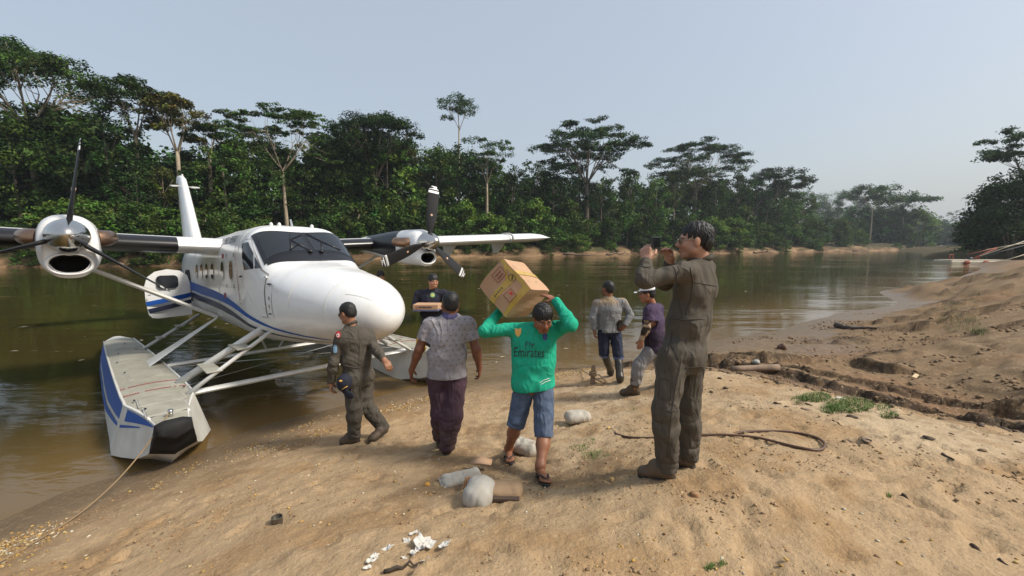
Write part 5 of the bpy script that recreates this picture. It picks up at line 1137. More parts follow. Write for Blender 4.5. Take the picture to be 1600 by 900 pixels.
body_of(p,hc,HM,.95,1,1,[hA,hB,
   hand_prims(J['anL']+np.array([0,0,-.055]),(tl-hl)*1.0+np.array([0,0,-.0]),(0,0,-1),-1,curl=.03,s=.9)[:0]]+
   [[cap(h_-p.o+np.array([0,0,.05]),a_,.034,.036,.03),cap(h_-p.o+(t_-h_)*.12+np.array([0,0,.045]),h_-p.o+(t_-h_)*.62+np.array([0,0,.040]),.030,.036,.025,((0,0,1),1.3)),cap(h_-p.o+(t_-h_)*.1+np.array([0,0,.06]),a_,.03,.034,.03)]+
    [cap(h_-p.o+(t_-h_)*.62+np.cross((t_-h_)/np.linalg.norm(t_-h_),[0,0,1])*x*sg+np.array([0,0,.036]),h_-p.o+(t_-h_)*ln_+np.cross((t_-h_)/np.linalg.norm(t_-h_),[0,0,1])*x*1.15*sg+np.array([0,0,.032]),.0115 if j else .014,.009 if j else .0125,.006) for j,(x,ln_) in enumerate(((-.028,.93),(-.010,.95),(.006,.91),(.020,.86),(.032,.79)))]
     for h_,t_,a_,sg in((hl,tl,J['anL'],1),(hr,tr_,J['anR'],-1))],chub=1.05,res=.0058,limb=1.05)
p.add('hair',hair_prims(hc,HM,.95,fringe=.035,vol=1.05),.005,M_hair,hair_disp(hc,HM,.007))
GRN=np.array([.010,.37,.225])
P=p.torso(add=.022,k=1.04,waist=.165); rr_=np.array([.045,0,0]); P+=[cap(J['chest']-rr_*1.6,J['pelvis']+np.array([0,0,-.06])-rr_*1.3,.125,.122,.05,(p.fw,1.15)),cap(J['chest']+rr_*1.6,J['pelvis']+np.array([0,0,-.06])+rr_*1.3,.125,.122,.05,(p.fw,1.15))]
for S in'LR': P+=p.arm(S,.054,.045,.034,a=.010)
jer=p.add('jersey',P,.0055,M_cloth,folds(fold_set(p,legs=False),.013,.003,5),cuts=[(p.px(834,607),(.1,0,-1),.30),(J['wrL']+(J['wrL']-J['elL'])*.02,J['wrL']-J['elL']),(J['wrR']+(J['wrR']-J['elR'])*.02,J['wrR']-J['elR']),(J['neck']+np.array([0,-.03,.025]),(0,-.5,1))],colf=suit_colour(GRN,4))
P=[cap(J['pelvis']+np.array([-.045,0,.02]),J['pelvis']+np.array([.045,0,.02]),.112,.112,.05,(p.fw,1.1))]
for S in'LR': P+=[cap(J['hip'+S],J['kn'+S]+(J['kn'+S]-J['hip'+S])*.05,.096,.083,.03)]
p.add('shorts',P,.0055,M_cloth,folds(fold_set(p,arms=False),.010,.003,6),cuts=[(J['knL']+(J['knL']-J['hipL'])*.03,J['knL']-J['hipL']+np.array([0,.05,0]))]if False else [(J['knL']+(J['knL']-J['hipL'])*.04,J['knL']-J['hipL'],.15),(J['knR']+(J['knR']-J['hipR'])*.04,J['knR']-J['hipR'],.15)],colf=lambda V: np.array([.080,.112,.175])*(.75+.5*fbm(V[:,0]*22,V[:,2]*30,3))[:,None]+np.array([.02,.02,.02])*(np.abs(fbm(V[:,0]*6+3,V[:,2]*5,2)-.5)[:,None]*2))
# print on the chest, laid on the cloth
def chest_print(p,obj,V2,T,u0,v0,wpx,hpx,name,m,rot=0.,skew=0.):
    V2=V2-V2.min(0); V2=V2/V2.max(0); P=[];
    for a,b in V2:
        x=(a-.5)*wpx; y=-(b-.5)*hpx; c_,s_=math.cos(rot),math.sin(rot); q=on_surf(p,u0+x*c_-y*s_,v0+x*s_+y*c_,obj,.0025); P.append(q)
    ok=[i for i,q in enumerate(P) if q is not None]; T=[t for t in T if all(P[i] is not None for i in t)]; P=[q if q is not None else P[ok[0]] for q in P]
    return link(name,mesh_from(name,P,T,m,smooth=False),obj)
V,T=text_tris('Emirates',1); chest_print(p,jer,V,T,827,550.5,47,15,'lettering',M_ink,.03); V,T=text_tris('Fly',1); chest_print(p,jer,V,T,828,539,14,11,'lettering',M_ink,.02)
V,T=tess([(0,1),(.5,.93),(1,1),(.95,.4),(.5,0),(.05,.4)],2); chest_print(p,jer,V,T,809.5,520,10,14,'gold_badge',mat('gold_badge',(.70,.40,.10),rough=.6))
V,T=tess(rrect(.5,.42,1,.84,.4),2); cr=chest_print(p,jer,V,T,851.5,526,8,12,'club_crest',mat('crest_blue',(.03,.06,.22),rough=.6)); V,T=tess([(0,0),(.2,1),(.5,.5),(.8,1),(1,0)],1); chest_print(p,jer,V,T,851,518,6,5,'crest_crown',mat('crest_red',(.25,.03,.08),rough=.6))
for k,(x0,x1,y0_,y1) in enumerate(((843,858,598,591),(845,860,601,594))): surf_line(p,'hem_mark',[(x0,y0_),((x0+x1)/2,(y0_+y1)/2-1),(x1,y1)],jer,.003,M_strut)
def flipflop(p,h_,t_,sg):
    h_=h_-p.o;t_=t_-p.o; d=t_-h_; ln=np.linalg.norm(d); d=d/ln; r=np.cross(d,[0,0,1]); r/=np.linalg.norm(r); out=[]
    for t in np.linspace(0,2*PI,28,endpoint=False): out.append(h_+d*(ln*.48+ln*.55*np.sign(math.cos(t))*abs(math.cos(t))**.8)+r*math.sin(t)*(.040 if math.cos(t)<0 else .047)+np.array([0,0,.002]))
    mb=MB(); mb.loft([out,[q+np.array([0,0,.017]) for q in out]]); o=mb.build('flip_flop',M_sole,p.t,autos=50)
    tp=h_+d*ln*.74+np.array([0,0,.060]); k=h_+d*ln*.86+r*sg*-.016+np.array([0,0,.03]); mb=MB()
    for e in(-1,1): mb.tube(bez(k,h_+d*ln*.62+r*e*.040+np.array([0,0,.085]),h_+d*ln*.36+r*e*.046+np.array([0,0,.02]),7),.0085,6)
    mb.build('strap',M_sole,o,smooth=True)
flipflop(p,hl,tl,1); flipflop(p,hr,tr_,-1)
mb=MB(); mb.tube([J['wrL']*.98+J['elL']*.02+HM@np.array([.033*math.cos(t),.0,.033*math.sin(t)]) for t in np.linspace(0,2*PI,16)],.009,6,cap=False); mb.build('wristband',M_ink,p.t,smooth=True)
# the big carton on his shoulders (a true box: one corner, three edges)
A=p.px(789,401,.26)+p.o
def box_from(c0,e1,e2,e3,name,m,parent,bev=0):
    pass
# front face corners seen: top(790,403) left(748,447) bottom(791,497) right(829,452); far edge runs right and away to (872,463)
T0=p.px(785,403,.22)+p.o; L0=p.px(748,447,.298)+p.o; R0=p.px(828,452,.036)+p.o
e1=L0-T0; e2=R0-T0; e2=e2-e1*(e2@e1)/(e1@e1); e3=np.cross(e1,e2); e3/=np.linalg.norm(e3); 
if e3[1]<0: e3=-e3
le1,le2=np.linalg.norm(e1),np.linalg.norm(e2); print('BOX',le1,le2,e3)
BX=np.stack([e1/le1,e2/le2,e3],1); dep_=.45
bx=empty('cardboard_box',T0); tag(bx,'large taped cardboard box tilted on the shoulders of the man in green','box')
M_card=mat('cardboard',(.46,.295,.185),rough=.85,spec=.2,noise=(4,.4,(.36,.21,.12)),bump=(25,.2,.003)); M_tape=mat('yellow_tape',(.50,.33,.055),rough=.3,spec=.5,noise=(14,.5,(.40,.25,.06))); M_redp=mat('box_print',(.22,.03,.02),rough=.7); M_cdark=mat('cardboard_edge',(.20,.11,.055),rough=.9)
def bxp(a,b,c):
    k=(abs(2*a-1)*abs(2*b-1)*abs(2*c-1))**5*.016; a,b,c=a+(.5-a)*k,b+(.5-b)*k,c+(.5-c)*k
    return BX@(np.array([a*le1,b*le2,c*dep_])+.004*np.array([math.sin(7*b+5*c),math.sin(6*a+4*c+1),math.sin(5*a+8*b+2)]))
mb=MB(); n_=9
def face(fn,N=9):
    V=[];F=[]
    for i in range(N):
        for j in range(N): V.append(fn(i/(N-1),j/(N-1)))
    for i in range(N-1):
        for j in range(N-1): F.append((i*N+j,(i+1)*N+j,(i+1)*N+j+1,i*N+j+1))
    mb.add(V,F)
bul=lambda a,b: .011*math.sin(PI*a)*math.sin(PI*b)*(1+.6*math.sin(7*a+5*b))
face(lambda a,b: bxp(a,b,-bul(a,b)*2)); face(lambda a,b: bxp(b,a,1+bul(a,b)*2)); face(lambda a,c: bxp(a,-bul(a,c)*2,c)[...]); face(lambda a,c: bxp(c*0+a,1+bul(a,c)*2,c)); face(lambda b,c: bxp(-bul(b,c)*2,b,c)); face(lambda b,c: bxp(1+bul(b,c)*2,b,c))
mb.build('carton',M_card,bx)
def strip(pts,m,name,par=bx,off=.006):
    """flat print or tape on the box: a polygon in face coordinates"""
    return pts
def onface(poly,face_,m,name,off=.004,sub=2):
    V,T=tess(poly,sub)
    if face_=='front': P=[bxp(a,b,-bul(a,b)*2-off/dep_) for a,b in V]
    elif face_=='top': P=[bxp(-bul(b,c)*2-off/le1,b,c) for b,c in V]
    elif face_=='side': P=[bxp(a,-bul(a,c)*2-off/le2,c) for a,c in V]
    elif face_=='side2': P=[bxp(a,1+bul(a,c)*2+off/le2,c) for a,c in V]
    return link(name,mesh_from(name,P,T,m,smooth=False),bx)
# front face: a runs down-left, b runs down-right
onface([(0,.42),(1,.42),(1,.58),(0,.58)],'front',M_tape,'tape'); onface([(0,.0),(.10,.0),(.10,1),(0,1)],'front',M_tape,'tape',.003); onface([(.0,.80),(1,.93),(1,1),(0,1)],'front',M_tape,'tape',.0035); onface([(0,.02),(.3,.42),(.22,.42),(0,.12)],'front',M_tape,'tape',.005)
def outline(poly,face_,w,name,m):
    c=np.mean(poly,0)
    for i in range(len(poly)):
        a=np.array(poly[i]);b=np.array(poly[(i+1)%len(poly)]); t=(b-a)/np.linalg.norm(b-a); nrm=np.array([-t[1],t[0]])*w/2; onface([a-nrm,b-nrm,b+nrm,a+nrm],face_,m,name,.0065,1)
outline([(.18,.10),(.52,.10),(.52,.34),(.18,.34)],'front',.012,'box_print',M_redp)
for k in(.18,.26): onface([(.24,k),(.46,k),(.46,k+.022),(.24,k+.022)],'front',M_redp,'box_print',.0065,1)
outline([(.38,.66),(.64,.66),(.64,.88),(.38,.88)],'front',.012,'box_print',M_redp); onface([(.42,.70),(.50,.72),(.47,.80),(.42,.79)],'front',mat('bright_red',(.5,.04,.02),rough=.6),'box_print',.0065,1)
ci=[(.16+.085*math.cos(t),.50+.085*math.sin(t)) for t in np.linspace(0,2*PI,18,endpoint=False)]; outline(ci,'front',.012,'ring_mark',M_ink); onface([(.11,.46),(.21,.52),(.20,.545),(.10,.485)],'front',M_ink,'ring_mark',.007,1)
for k in range(5): a=.52+.07*k; onface([(a,.48+.02*(k%2)),(a+.03,.47),(a+.035,.52),(a+.01,.53)],'front',M_ink,'tape_print',.0065,0)
# top face: flaps with a dark gap, scribbles
onface([(0,-.01),(1,-.01),(1,.025),(0,.025)],'top',M_cdark,'flap_edge',.003); onface([(.47,.0),(.485,.0),(.485,1),(.47,1)],'top',M_cdark,'flap_gap',.003); onface([(.42,0),(.55,0),(.55,1),(.42,1)],'top',M_tape,'tape',.005)
for k in range(14):
    b=.10+.8*rng.random(); c=.12+.75*rng.random(); l_=.02+.05*rng.random(); onface([(b,c),(b+l_,c+.01),(b+l_,c+.022),(b,c+.012)],'top',M_ink,'pen_mark',.0065,0)
# ---- man in the grey polo shirt, from behind
hl,tl=on_ground(689,702),on_ground(690,692); hr,tr_=on_ground(697,713),on_ground(704,697)
Y0=float((hl+hr)[1]/2)
p=Person(Y0,(hl+hr)/2,dict(pelvis=(698,585,.02),hipL=(684,594,.02),hipR=(713,594,.02),knL=(689,645,.0),knR=(708,646,-.05),anL=(690,695,.04),anR=(699,704,.03),
  chest=(699,527,.02),neck=(703,494,.02),head=(704,475,.05),shL=(671,507,.02),shR=(732,506,.02),elL=(655,546,.0),wrL=(643,579,.04),elR=(744,546,.0),wrR=(749,574,.05)),
  'man seen from behind in a grey patterned polo shirt and dark purple trousers',(.17,.066,.036))
p.fw=np.array([-.12,1,0]); J=p.J; J['anL']=ankle(p,hl,tl); J['anR']=ankle(p,hr,tr_); p.report('polo'); HM=frame((-.30,.95,-.05)); hc=J['head']
body_of(p,hc,HM,1.0,1,1,[hand_prims(J['wrL'],(-.12,.25,-1),(1,.1,0),-1,curl=.55,s=1.0,spread=.15),hand_prims(J['wrR'],(.03,.2,-1),(-1,.1,0),1,curl=.5,s=1.0,spread=.15)],limb=1.12,k=1.05,chub=1.1,res=.0075)
p.add('hair',hair_prims(hc,HM,1.0,vol=1.0,back=-.045),.0055,M_hair,hair_disp(hc,HM,.003))
P=p.torso(add=.028,k=1.08,waist=.165,belly=.02); P.append(cap((J['chest']+J['pelvis'])/2,J['pelvis']+np.array([0,0,.02]),.125,.13,.06,(p.fw,1.1)))
for S in'LR': P+=[cap(J['sh'+S],J['el'+S]*.72+J['sh'+S]*.28,.075,.066,.03)]
def polo_col(V):
    c=np.tile(np.array([.315,.295,.315]),(len(V),1))*(.9+.2*fbm(V[:,0]*12,V[:,2]*12,3))[:,None]
    u=V[:,0]/.056+.5*np.floor(V[:,2]/.050)+.25*fbm(V[:,0]*9,V[:,2]*9,2); w=V[:,2]/.050+.3*fbm(V[:,0]*8+5,V[:,2]*7,2); d=np.hypot((u-np.floor(u)-.5)*.052,(w-np.floor(w)-.5)*.048); z=V[:,2]; dots=(d<.0085)&(z>J['pelvis'][2]+.12); c[dots]=c[dots]*.6
    low=z<J['pelvis'][2]+.10; c[low]*=.86; k=np.linalg.norm((V-J['neck'])*np.array([1,1,1.6]),axis=1)<.088; c[k]=np.array([.075,.07,.16]); return c
polo=p.add('polo_shirt',P,.006,M_cloth,folds(fold_set(p,legs=False),.013,.0035,8),cuts=[(J['pelvis']+np.array([0,0,-.015]),(0,0,-1),.3),(J['elL']*.62+J['shL']*.38,J['elL']-J['shL']),(J['elR']*.62+J['shR']*.38,J['elR']-J['shR']),(J['neck']+np.array([0,0,.035]),(0,.3,1))],colf=polo_col)
P=[cap(J['pelvis']+np.array([-.06,0,.0]),J['pelvis']+np.array([.06,0,.0]),.125,.125,.06,(p.fw,1.1))]
for S in'LR': P+=p.leg(S,.100,.088,.078,a=.008)
p.add('trousers',P,.0065,M_cloth,folds(fold_set(p,arms=False),.014,.004,9),cuts=[(J['anR']+np.array([0,0,-.035]),(0,0,-1),.4)],colf=suit_colour((.062,.033,.048),11,(.12,.45,(.13,.085,.06),.55)))
for S,h_,t_ in(('L',hl,tl),('R',hr,tr_)):
    dd=(t_-h_); dd=dd/np.linalg.norm(dd)*.26; h2=h_-p.o; shoe(p,S,h2,h2+dd,M_rub,shaft=.02,w=.048,name='shoe')
# ---- pilot walking along the water
hl,tl=on_ground(563,690),on_ground(531,694); hr,tr_=on_ground(606,678),on_ground(577,692)
Y0=float(hl[1])+.05
p=Person(Y0,(hl+tr_)/2,dict(pelvis=(560,588,.0),hipL=(551,596,-.06),hipR=(569,594,.08),knL=(553,636,-.10),knR=(573,634,.06),anL=(556,680,-.01),anR=(594,668,.06),
  chest=(554,532,.0),neck=(549,508,.0),head=(543,489,.0),shL=(532,527,-.10),shR=(576,522,.12),elL=(521,566,-.14),wrL=(517,597,-.10),elR=(587,546,-.03),wrR=(600,562,-.17)),
  'pilot in an olive flying suit with red arm patch walking along the waterline',(.30,.145,.085))
p.fw=np.array([-.72,.69,0]); J=p.J; J['anL']=ankle(p,hl,tl); J['anR']=ankle(p,hr,tr_); p.report('pilot'); HM=frame((-.90,.35,-.26)); hc=J['head']
body_of(p,hc,HM,.97,1,1,[hand_prims(J['wrL'],(.02,-.05,-1),(.9,.3,0),-1,curl=.5),hand_prims(J['wrR'],(.55,-.1,-.8),(-.5,.6,-.5),1,curl=.35,spread=.1)],res=.0075)
p.add('hair',hair_prims(hc,HM,.97,vol=1.0,back=-.05),.0055,M_hair,hair_disp(hc,HM,.003))
P=p.torso(add=.026,k=1.0,waist=.15)
for S in'LR': P+=p.arm(S,.055,.046,.037,a=.010)+p.leg(S,.090,.068,.062,a=.013)
suit=p.add('flying_suit',P,.008,M_cloth,folds(fold_set(p),.017,.0045,13),cuts=[(J['wrL'],J['wrL']-J['elL']),(J['wrR'],J['wrR']-J['elR']),(J['neck']+np.array([0,0,.035]),(-.1,.1,1)),(J['anL']+np.array([0,0,-.035]),(0,0,-1)),(J['anR']+np.array([0,0,-.03]),(J['anR']-J['knR']))],colf=suit_colour(SUIT*.92,17))
p.add('collar',[cap(J['neck']+HM@np.array([.048*math.cos(t),.048*math.sin(t)-.015,.012+.016*math.sin(-t)]),J['neck']+HM@np.array([.048*math.cos(t+.4),.048*math.sin(t+.4)-.015,.012+.016*math.sin(-t-.4)]),.016,.016,.01) for t in np.linspace(0,2*PI,16,endpoint=False)],.006,M_cloth,colf=const(SUIT*.85),par=suit)
def patch_disc(p,obj,u,v,ru,rv,name,m):
    V,T=tess(rrect(0,0,2*ru,2*rv,min(ru,rv)*.98,5),1); P=[on_surf(p,u+a,v+b,obj,.004) for a,b in V]; P=[q if q is not None else np.zeros(3) for q in P]; return link(name,mesh_from(name,P,T,m,smooth=False),obj)
patch_disc(p,suit,528.5,523,3.6,5.2,'arm_patch',mat('patch_red',(.42,.03,.03),rough=.7)); patch_disc(p,suit,528.3,524,2.2,2.8,'arm_patch_ring',mat('patch_white',(.65,.62,.6),rough=.7)); patch_disc(p,suit,528.2,524,1.0,1.3,'arm_patch_dot',bpy.data.materials['patch_red'])
patch_disc(p,suit,524,545,2.8,6.5,'name_patch',mat('patch_blue',(.20,.34,.48),rough=.7))
surf_line(p,'pocket_edge',[(548,600),(562,602),(562,622),(549,620),(548,600)],suit,.004,M_seamc); surf_line(p,'yoke_seam',[(540,528),(556,531),(572,529)],suit,.003,M_seamc); surf_line(p,'seam',[(560,515),(562,545),(560,575)],suit,.004,M_seamc); surf_line(p,'waist_seam',[(538,571),(556,575),(574,572)],suit,.006,M_seamc)
shoe(p,'L',hl-p.o,tl-p.o,M_boot_d,shaft=.06,w=.050); shoe(p,'R',hr-p.o+np.array([0,0,.05]),tr_-p.o,M_boot_d,shaft=.06,w=.050); sunglasses(p,hc,HM,.97,True)
# dark cap hanging from his pocket
cc=p.px(538,598,-.19)+p.o; cp_=empty('cap',cc); tag(cp_,'dark navy cap hanging from the walking pilot at his hip','cap')
M_capc=mat('navy_cloth',(.010,.012,.024),rough=.85,bump=(120,.3,.003))
V,F=sdf_mesh([ell((0,0,0),(.085,.075,.105),rotm('Y',.25),.02),cap((.02,-.03,-.10),(.07,-.045,-.13),.035,.05,.03,((.1,1,.2),3.0))],.006,folds([((0,0,0),(0,.3,1),.1,.05,.5)],.006,.002)); link('crown',mesh_from('crown',V,F,M_capc),cp_)
mb=MB(); mb.ell((-.01,-.074,.045),(.020,.008,.012)); mb.build('gold_badge',bpy.data.materials['gold_badge'],cp_,smooth=True); mb=MB(); mb.tube([(.0,-.075,-.055),(.03,-.072,-.035),(.06,-.06,-.02)],.004,5); mb.build('gold_braid',bpy.data.materials['gold_badge'],cp_,smooth=True)
# ---- man in navy holding a carton, standing on the far float
dk=to_world((-1.62,1.98,-1.17)); Y0=7.5
p=Person(Y0,dk,dict(pelvis=(674,508,.03),hipL=(683,514,.03),hipR=(665,514,.03),knL=(686,529,-.26),knR=(664,529,-.24),anL=(684,546,.02),anR=(665,546,.02),
  chest=(673,468,.03),neck=(675,452,.0),head=(677,439,-.04),shL=(695,458,.03),shR=(653,459,.03),elL=(699,478,-.02),wrL=(688,482,-.24),elR=(648,479,-.02),wrR=(651,484,-.24)),
  'smiling man in a navy sweatshirt holding a flat carton on the far float',(.36,.17,.095))
p.fw=np.array([.1,-1,0]); J=p.J; J['anL']=np.array([.12,-.03,.09]); J['anR']=np.array([-.08,.05,.09]); p.report('navy'); HM=frame((.45,-.86,-.12)); hc=J['head']; p.o_=p.o
body_of(p,hc,HM,1.0,1,1,[hand_prims(J['wrL'],(-.6,-.6,-.1),(-.2,.2,1),-1,curl=.4),hand_prims(J['wrR'],(.6,-.6,-.1),(.2,.2,1),1,curl=.4)],res=.008,smile=True,chub=1.12)
p.add('hair',hair_prims(hc,HM,1.0,fringe=.02,vol=1.06),.006,M_hair,hair_disp(hc,HM,.006))
P=p.torso(add=.028,k=1.05,waist=.165,belly=.02)
for S in'LR': P+=p.arm(S,.058,.050,.036,a=.010)
P.append(cap((J['chest']+J['pelvis'])/2,J['pelvis'],.13,.13,.06,(p.fw,1.1)))
def tee(V):
    c=np.tile(np.array([.017,.020,.036]),(len(V),1)); return c*(.8+.4*fbm(V[:,0]*9,V[:,2]*9,3))[:,None]
sw=p.add('sweatshirt',P,.009,M_cloth,folds(fold_set(p,legs=False),.012,.003,23),cuts=[(J['pelvis']+np.array([0,0,-.05]),(0,0,-1),.26),(J['wrL'],J['wrL']-J['elL']),(J['wrR'],J['wrR']-J['elR']),(J['neck']+np.array([0,0,.03]),(0,-.4,1))],colf=tee)
patch_disc(p,sw,676,461,3.8,3.8,'chest_badge',mat('badge_green',(.20,.35,.16),rough=.7)); patch_disc(p,sw,676,461,2.0,2.0,'chest_badge_centre',mat('badge_yellow',(.50,.48,.15),rough=.7))
P=[cap(J['pelvis']+np.array([-.05,0,.0]),J['pelvis']+np.array([.05,0,0]),.115,.115,.06)]
for S in'LR': P+=p.leg(S,.092,.070,.056,a=.008)
p.add('jeans',P,.010,M_cloth,folds(fold_set(p,arms=False),.010,.003,24),colf=suit_colour((.045,.065,.12),3))
for S,x in(('L',.09),('R',-.09)):
    a=J['an'+S]; h2=np.array([a[0],a[1]+.04,.0]); shoe(p,S,h2,h2+np.array([.03,-.26,0]),M_rub,shaft=.03,name='shoe')
bxc=p.px(668,479.5,-.30)+p.o; b2=empty('flat_carton',bxc,R(-3)); tag(b2,'flat printed carton held in front of the man in navy on the float','carton')
mb=MB(); mb.box((0,0,.015),(.44,.30,.085),bev=.004); mb.build('carton',M_card,b2); mb=MB(); mb.box((0,0,-.040),(.445,.305,.028)); mb.build('blue_base',mat('carton_blue',(.10,.12,.22),rough=.7),b2)
V,T=text_tris('EVERGREEN',.05); V,T=text_tris('FRAGIL',.055) if False else (None,None)
mb=MB()
for k in range(9): x=-.10+.026*k; mb.box((x,-.1525,.015+.002*(k%2)),(.017,.003,.030-.006*(k%3)))
tag(mb.build('carton_print',M_ink,b2),kind='stuff'); mb=MB(); mb.tube([(-.15+.022*math.cos(t),-.152,.012+.022*math.sin(t)) for t in np.linspace(0,2*PI,16)],.003,4,cap=False); mb.build('ring_mark',M_redp,b2)
# yellow bag beside his feet
yb=to_world((-1.85,1.72,-1.17)); yb2=empty('yellow_bag',yb); tag(yb2,'small yellow bag standing on the far float beside the navy man','bag')
V,F=sdf_mesh([ell((0,0,.13),(.10,.08,.15),None,.02),cap((-.05,0,.27),(.05,0,.27),.03,.03,.04)],.01,folds([((0,0,.15),(.3,0,1),.15,.06,1)],.012,.003),cuts=[((0,0,.005),(0,0,-1))]); link('bag_body',mesh_from('bag_body',V,F,mat('yellow_plastic',(.62,.36,.02),rough=.5)),yb2); MB().tube([(-.03,0,.29),(0,0,.36),(.03,0,.29)],.008,6).build('handle',bpy.data.materials['yellow_plastic'],yb2,smooth=True)
# ---- someone behind the nose, only the top of the head shows
hp=p.t; q=hp.copy(); COL.objects.link(q); q['label']='person hidden behind the aircraft nose, only dark hair showing above it'; 
w_=unproj(595,432,Y=9.9); q.location=np.array(hp.location)+ (w_-(np.array(hc)+p.o)); 
for ch in hp.children:
    if ch.name.split('.')[0] in('chest_badge',): continue
    c=ch.copy(); COL.objects.link(c); c.parent=q
    for g2 in ch.children: d_=g2.copy(); COL.objects.link(d_); d_.parent=c
# ---- man in the grey long-sleeved shirt and gumboots, from behind
hl,tl=on_ground(955,589),on_ground(944,581); hr,tr_=on_ground(969,600),on_ground(966,588)
Y0=float((hl+hr)[1]/2)
p=Person(Y0,(hl+hr)/2,dict(pelvis=(952,516,.0),hipL=(943,521,.0),hipR=(962,521,.0),knL=(944,552,.02),knR=(966,557,-.05),anL=(952,583,.10),anR=(968,593,.0),
  chest=(953,484,.0),neck=(951,465,.0),head=(950,451,.02),shL=(932,474,.0),shR=(974,472,.0),elL=(927,497,-.02),wrL=(929,516,-.03),elR=(985,493,-.03),wrR=(976,509,-.12)),
  'man from behind in a grey long-sleeved shirt, rolled jeans and black gumboots',(.22,.09,.05))
p.fw=np.array([-.1,1,0]); J=p.J; J['anL']=ankle(p,hl,tl); J['anR']=ankle(p,hr,tr_); p.report('grey'); HM=frame((-.45,.89,-.08)); hc=J['head']
body_of(p,hc,HM,1.0,1,1,[hand_prims(J['wrL'],(0,0,-1),(1,0,0),-1,curl=.6),hand_prims(J['wrR'],(-.65,.25,-.7),(-.3,1,0),1,curl=.6)],res=.009,chub=1.05)
p.add('hair',hair_prims(hc,HM,1.0,back=-.06),.006,M_hair,hair_disp(hc,HM,.003))
P=p.torso(add=.026,k=1.03,waist=.155)
for S in'LR': P+=p.arm(S,.058,.048,.036,a=.010)
def gcol(V):
    n=fbm(V[:,0]*9,V[:,2]*9,3)[:,None]; c=np.array([.20,.205,.21])*(.75+.5*n); w=(sstep(J['chest'][2]+.02,J['neck'][2],V[:,2])*sstep(.35,.55,n[:,0]))[:,None]; return c*(1-w)+np.array([.28,.20,.11])*w
p.add('shirt',P,.009,M_cloth,folds(fold_set(p,legs=False),.013,.003,33),cuts=[(J['pelvis']+np.array([0,0,-.02]),(0,0,-1),.22),(J['wrL'],J['wrL']-J['elL']),(J['wrR'],J['wrR']-J['elR']),(J['neck']+np.array([0,0,.03]),(0,.2,1))],colf=gcol)
P=[cap(J['pelvis']+np.array([-.05,0,.0]),J['pelvis']+np.array([.05,0,0]),.112,.112,.06,(p.fw,1.1))]
for S in'LR': P+=[cap(J['hip'+S],J['kn'+S],.098,.085,.03)]
p.add('jeans',P,.009,M_cloth,folds(fold_set(p,arms=False),.010,.003,34),colf=lambda V:suit_colour((.022,.030,.060),5)(V)*np.where((V[:,2]<J['knL'][2]-.035)[:,None],6.,1.))
for S,h_,t_ in(('L',hl,tl),('R',hr,tr_)):
    d_=(t_-h_); d_=d_/np.linalg.norm(d_)*.27; h2=h_-p.o; k_=J['kn'+S]; P=[cap(J['an'+S],k_+ (k_-J['an'+S])*-.05,.058,.068,.03),cap(h2+d_*.2+np.array([0,0,.05]),J['an'+S],.045,.058,.03),cap(h2+d_*.2+np.array([0,0,.05]),h2+d_*.82+np.array([0,0,.042]),.046,.042,.03,((0,0,1),1.2))]
    b=p.add('gumboot',P,.007,M_rub,folds([(J['an'+S],(0,0,1),.12,.05,.8)],.008,.002),cuts=[(k_+np.array([0,0,-.02]),(0,0,1)),(h2+np.array([0,0,.004]),(0,0,-1))])
pp=p.px(969.5,506.5,-.13)+p.o; ph=empty('phone',pp,.3); tag(ph,'dark phone in the back-pocket hand of the man in grey','phone'); mb=MB(); mb.box((0,0,0),(.072,.010,.145),bev=.003); mb.build('case',M_phone,ph); mb=MB(); mb.box((0,-.0065,0),(.066,.0014,.135)); mb.build('screen',M_ray,ph)
# ---- man with the white cap, half hidden behind the photographer
hl,tl=on_ground(1000,617),on_ground(970,617)
Y0=float(hl[1])
p=Person(Y0,hl,dict(pelvis=(1023,546,.08),hipL=(1015,551,.0),hipR=(1030,551,.16),knL=(998,572,.0),knR=(1034,580,.16),anL=(992,606,.0),anR=(1040,606,.18),
  chest=(1021,503,.05),neck=(1019,476,.05),head=(1011,459,.03),shL=(1014,485,-.06),shR=(1029,482,.20),elL=(1011,513,-.08),wrL=(1002,531,-.05),elR=(1030,515,.2),wrR=(1022,535,.24)),
  'man in a white cap and purple T-shirt half hidden behind the photographing man',(.30,.13,.075))
p.fw=np.array([-.85,.5,0]); J=p.J; p.report('cap'); HM=frame((-.95,.25,-.15)); hc=J['head']
body_of(p,hc,HM,.97,1,1,[hand_prims(J['wrL'],(-.15,0,-1),(.3,.9,0),-1,curl=.4),hand_prims(J['wrR'],(-.2,0,-1),(.3,-.9,0),1,curl=.4)],res=.009)
p.add('hair',hair_prims(hc,HM,.97,back=-.06),.006,M_hair,hair_disp(hc,HM,.003))
P=p.torso(add=.028,k=1.0,waist=.15)
for S in'LR': P+=[cap(J['sh'+S],J['el'+S]*.6+J['sh'+S]*.4,.072,.066,.03)]
p.add('t_shirt',P,.009,M_cloth,folds(fold_set(p,legs=False),.012,.003,43),cuts=[(J['pelvis']+np.array([0,0,-.02]),(0,0,-1),.22),(J['elL']*.55+J['shL']*.45,J['elL']-J['shL']),(J['neck']+np.array([0,0,.03]),(0,0,1))],colf=lambda V: np.array([.060,.040,.085])*(.75+.5*fbm(V[:,0]*9,V[:,2]*9,3))[:,None]*np.where((V[:,2]<J['chest'][2]-.12),.45,1.)[:,None])
def camo(V):
    n=fbm(V[:,0]*30+V[:,1]*25,V[:,2]*26,3)[:,None]; return np.where(n>.55,np.array([.42,.30,.20]),np.where(n>.45,np.array([.10,.06,.04]),np.array([.03,.024,.02])))
P=[]
for S in'LR': P+=[cap(J['sh'+S]*.4+J['el'+S]*.6,J['el'+S],.052,.050,.02)]+p.arm(S,.052,.044,.032,a=.006,upper=False)
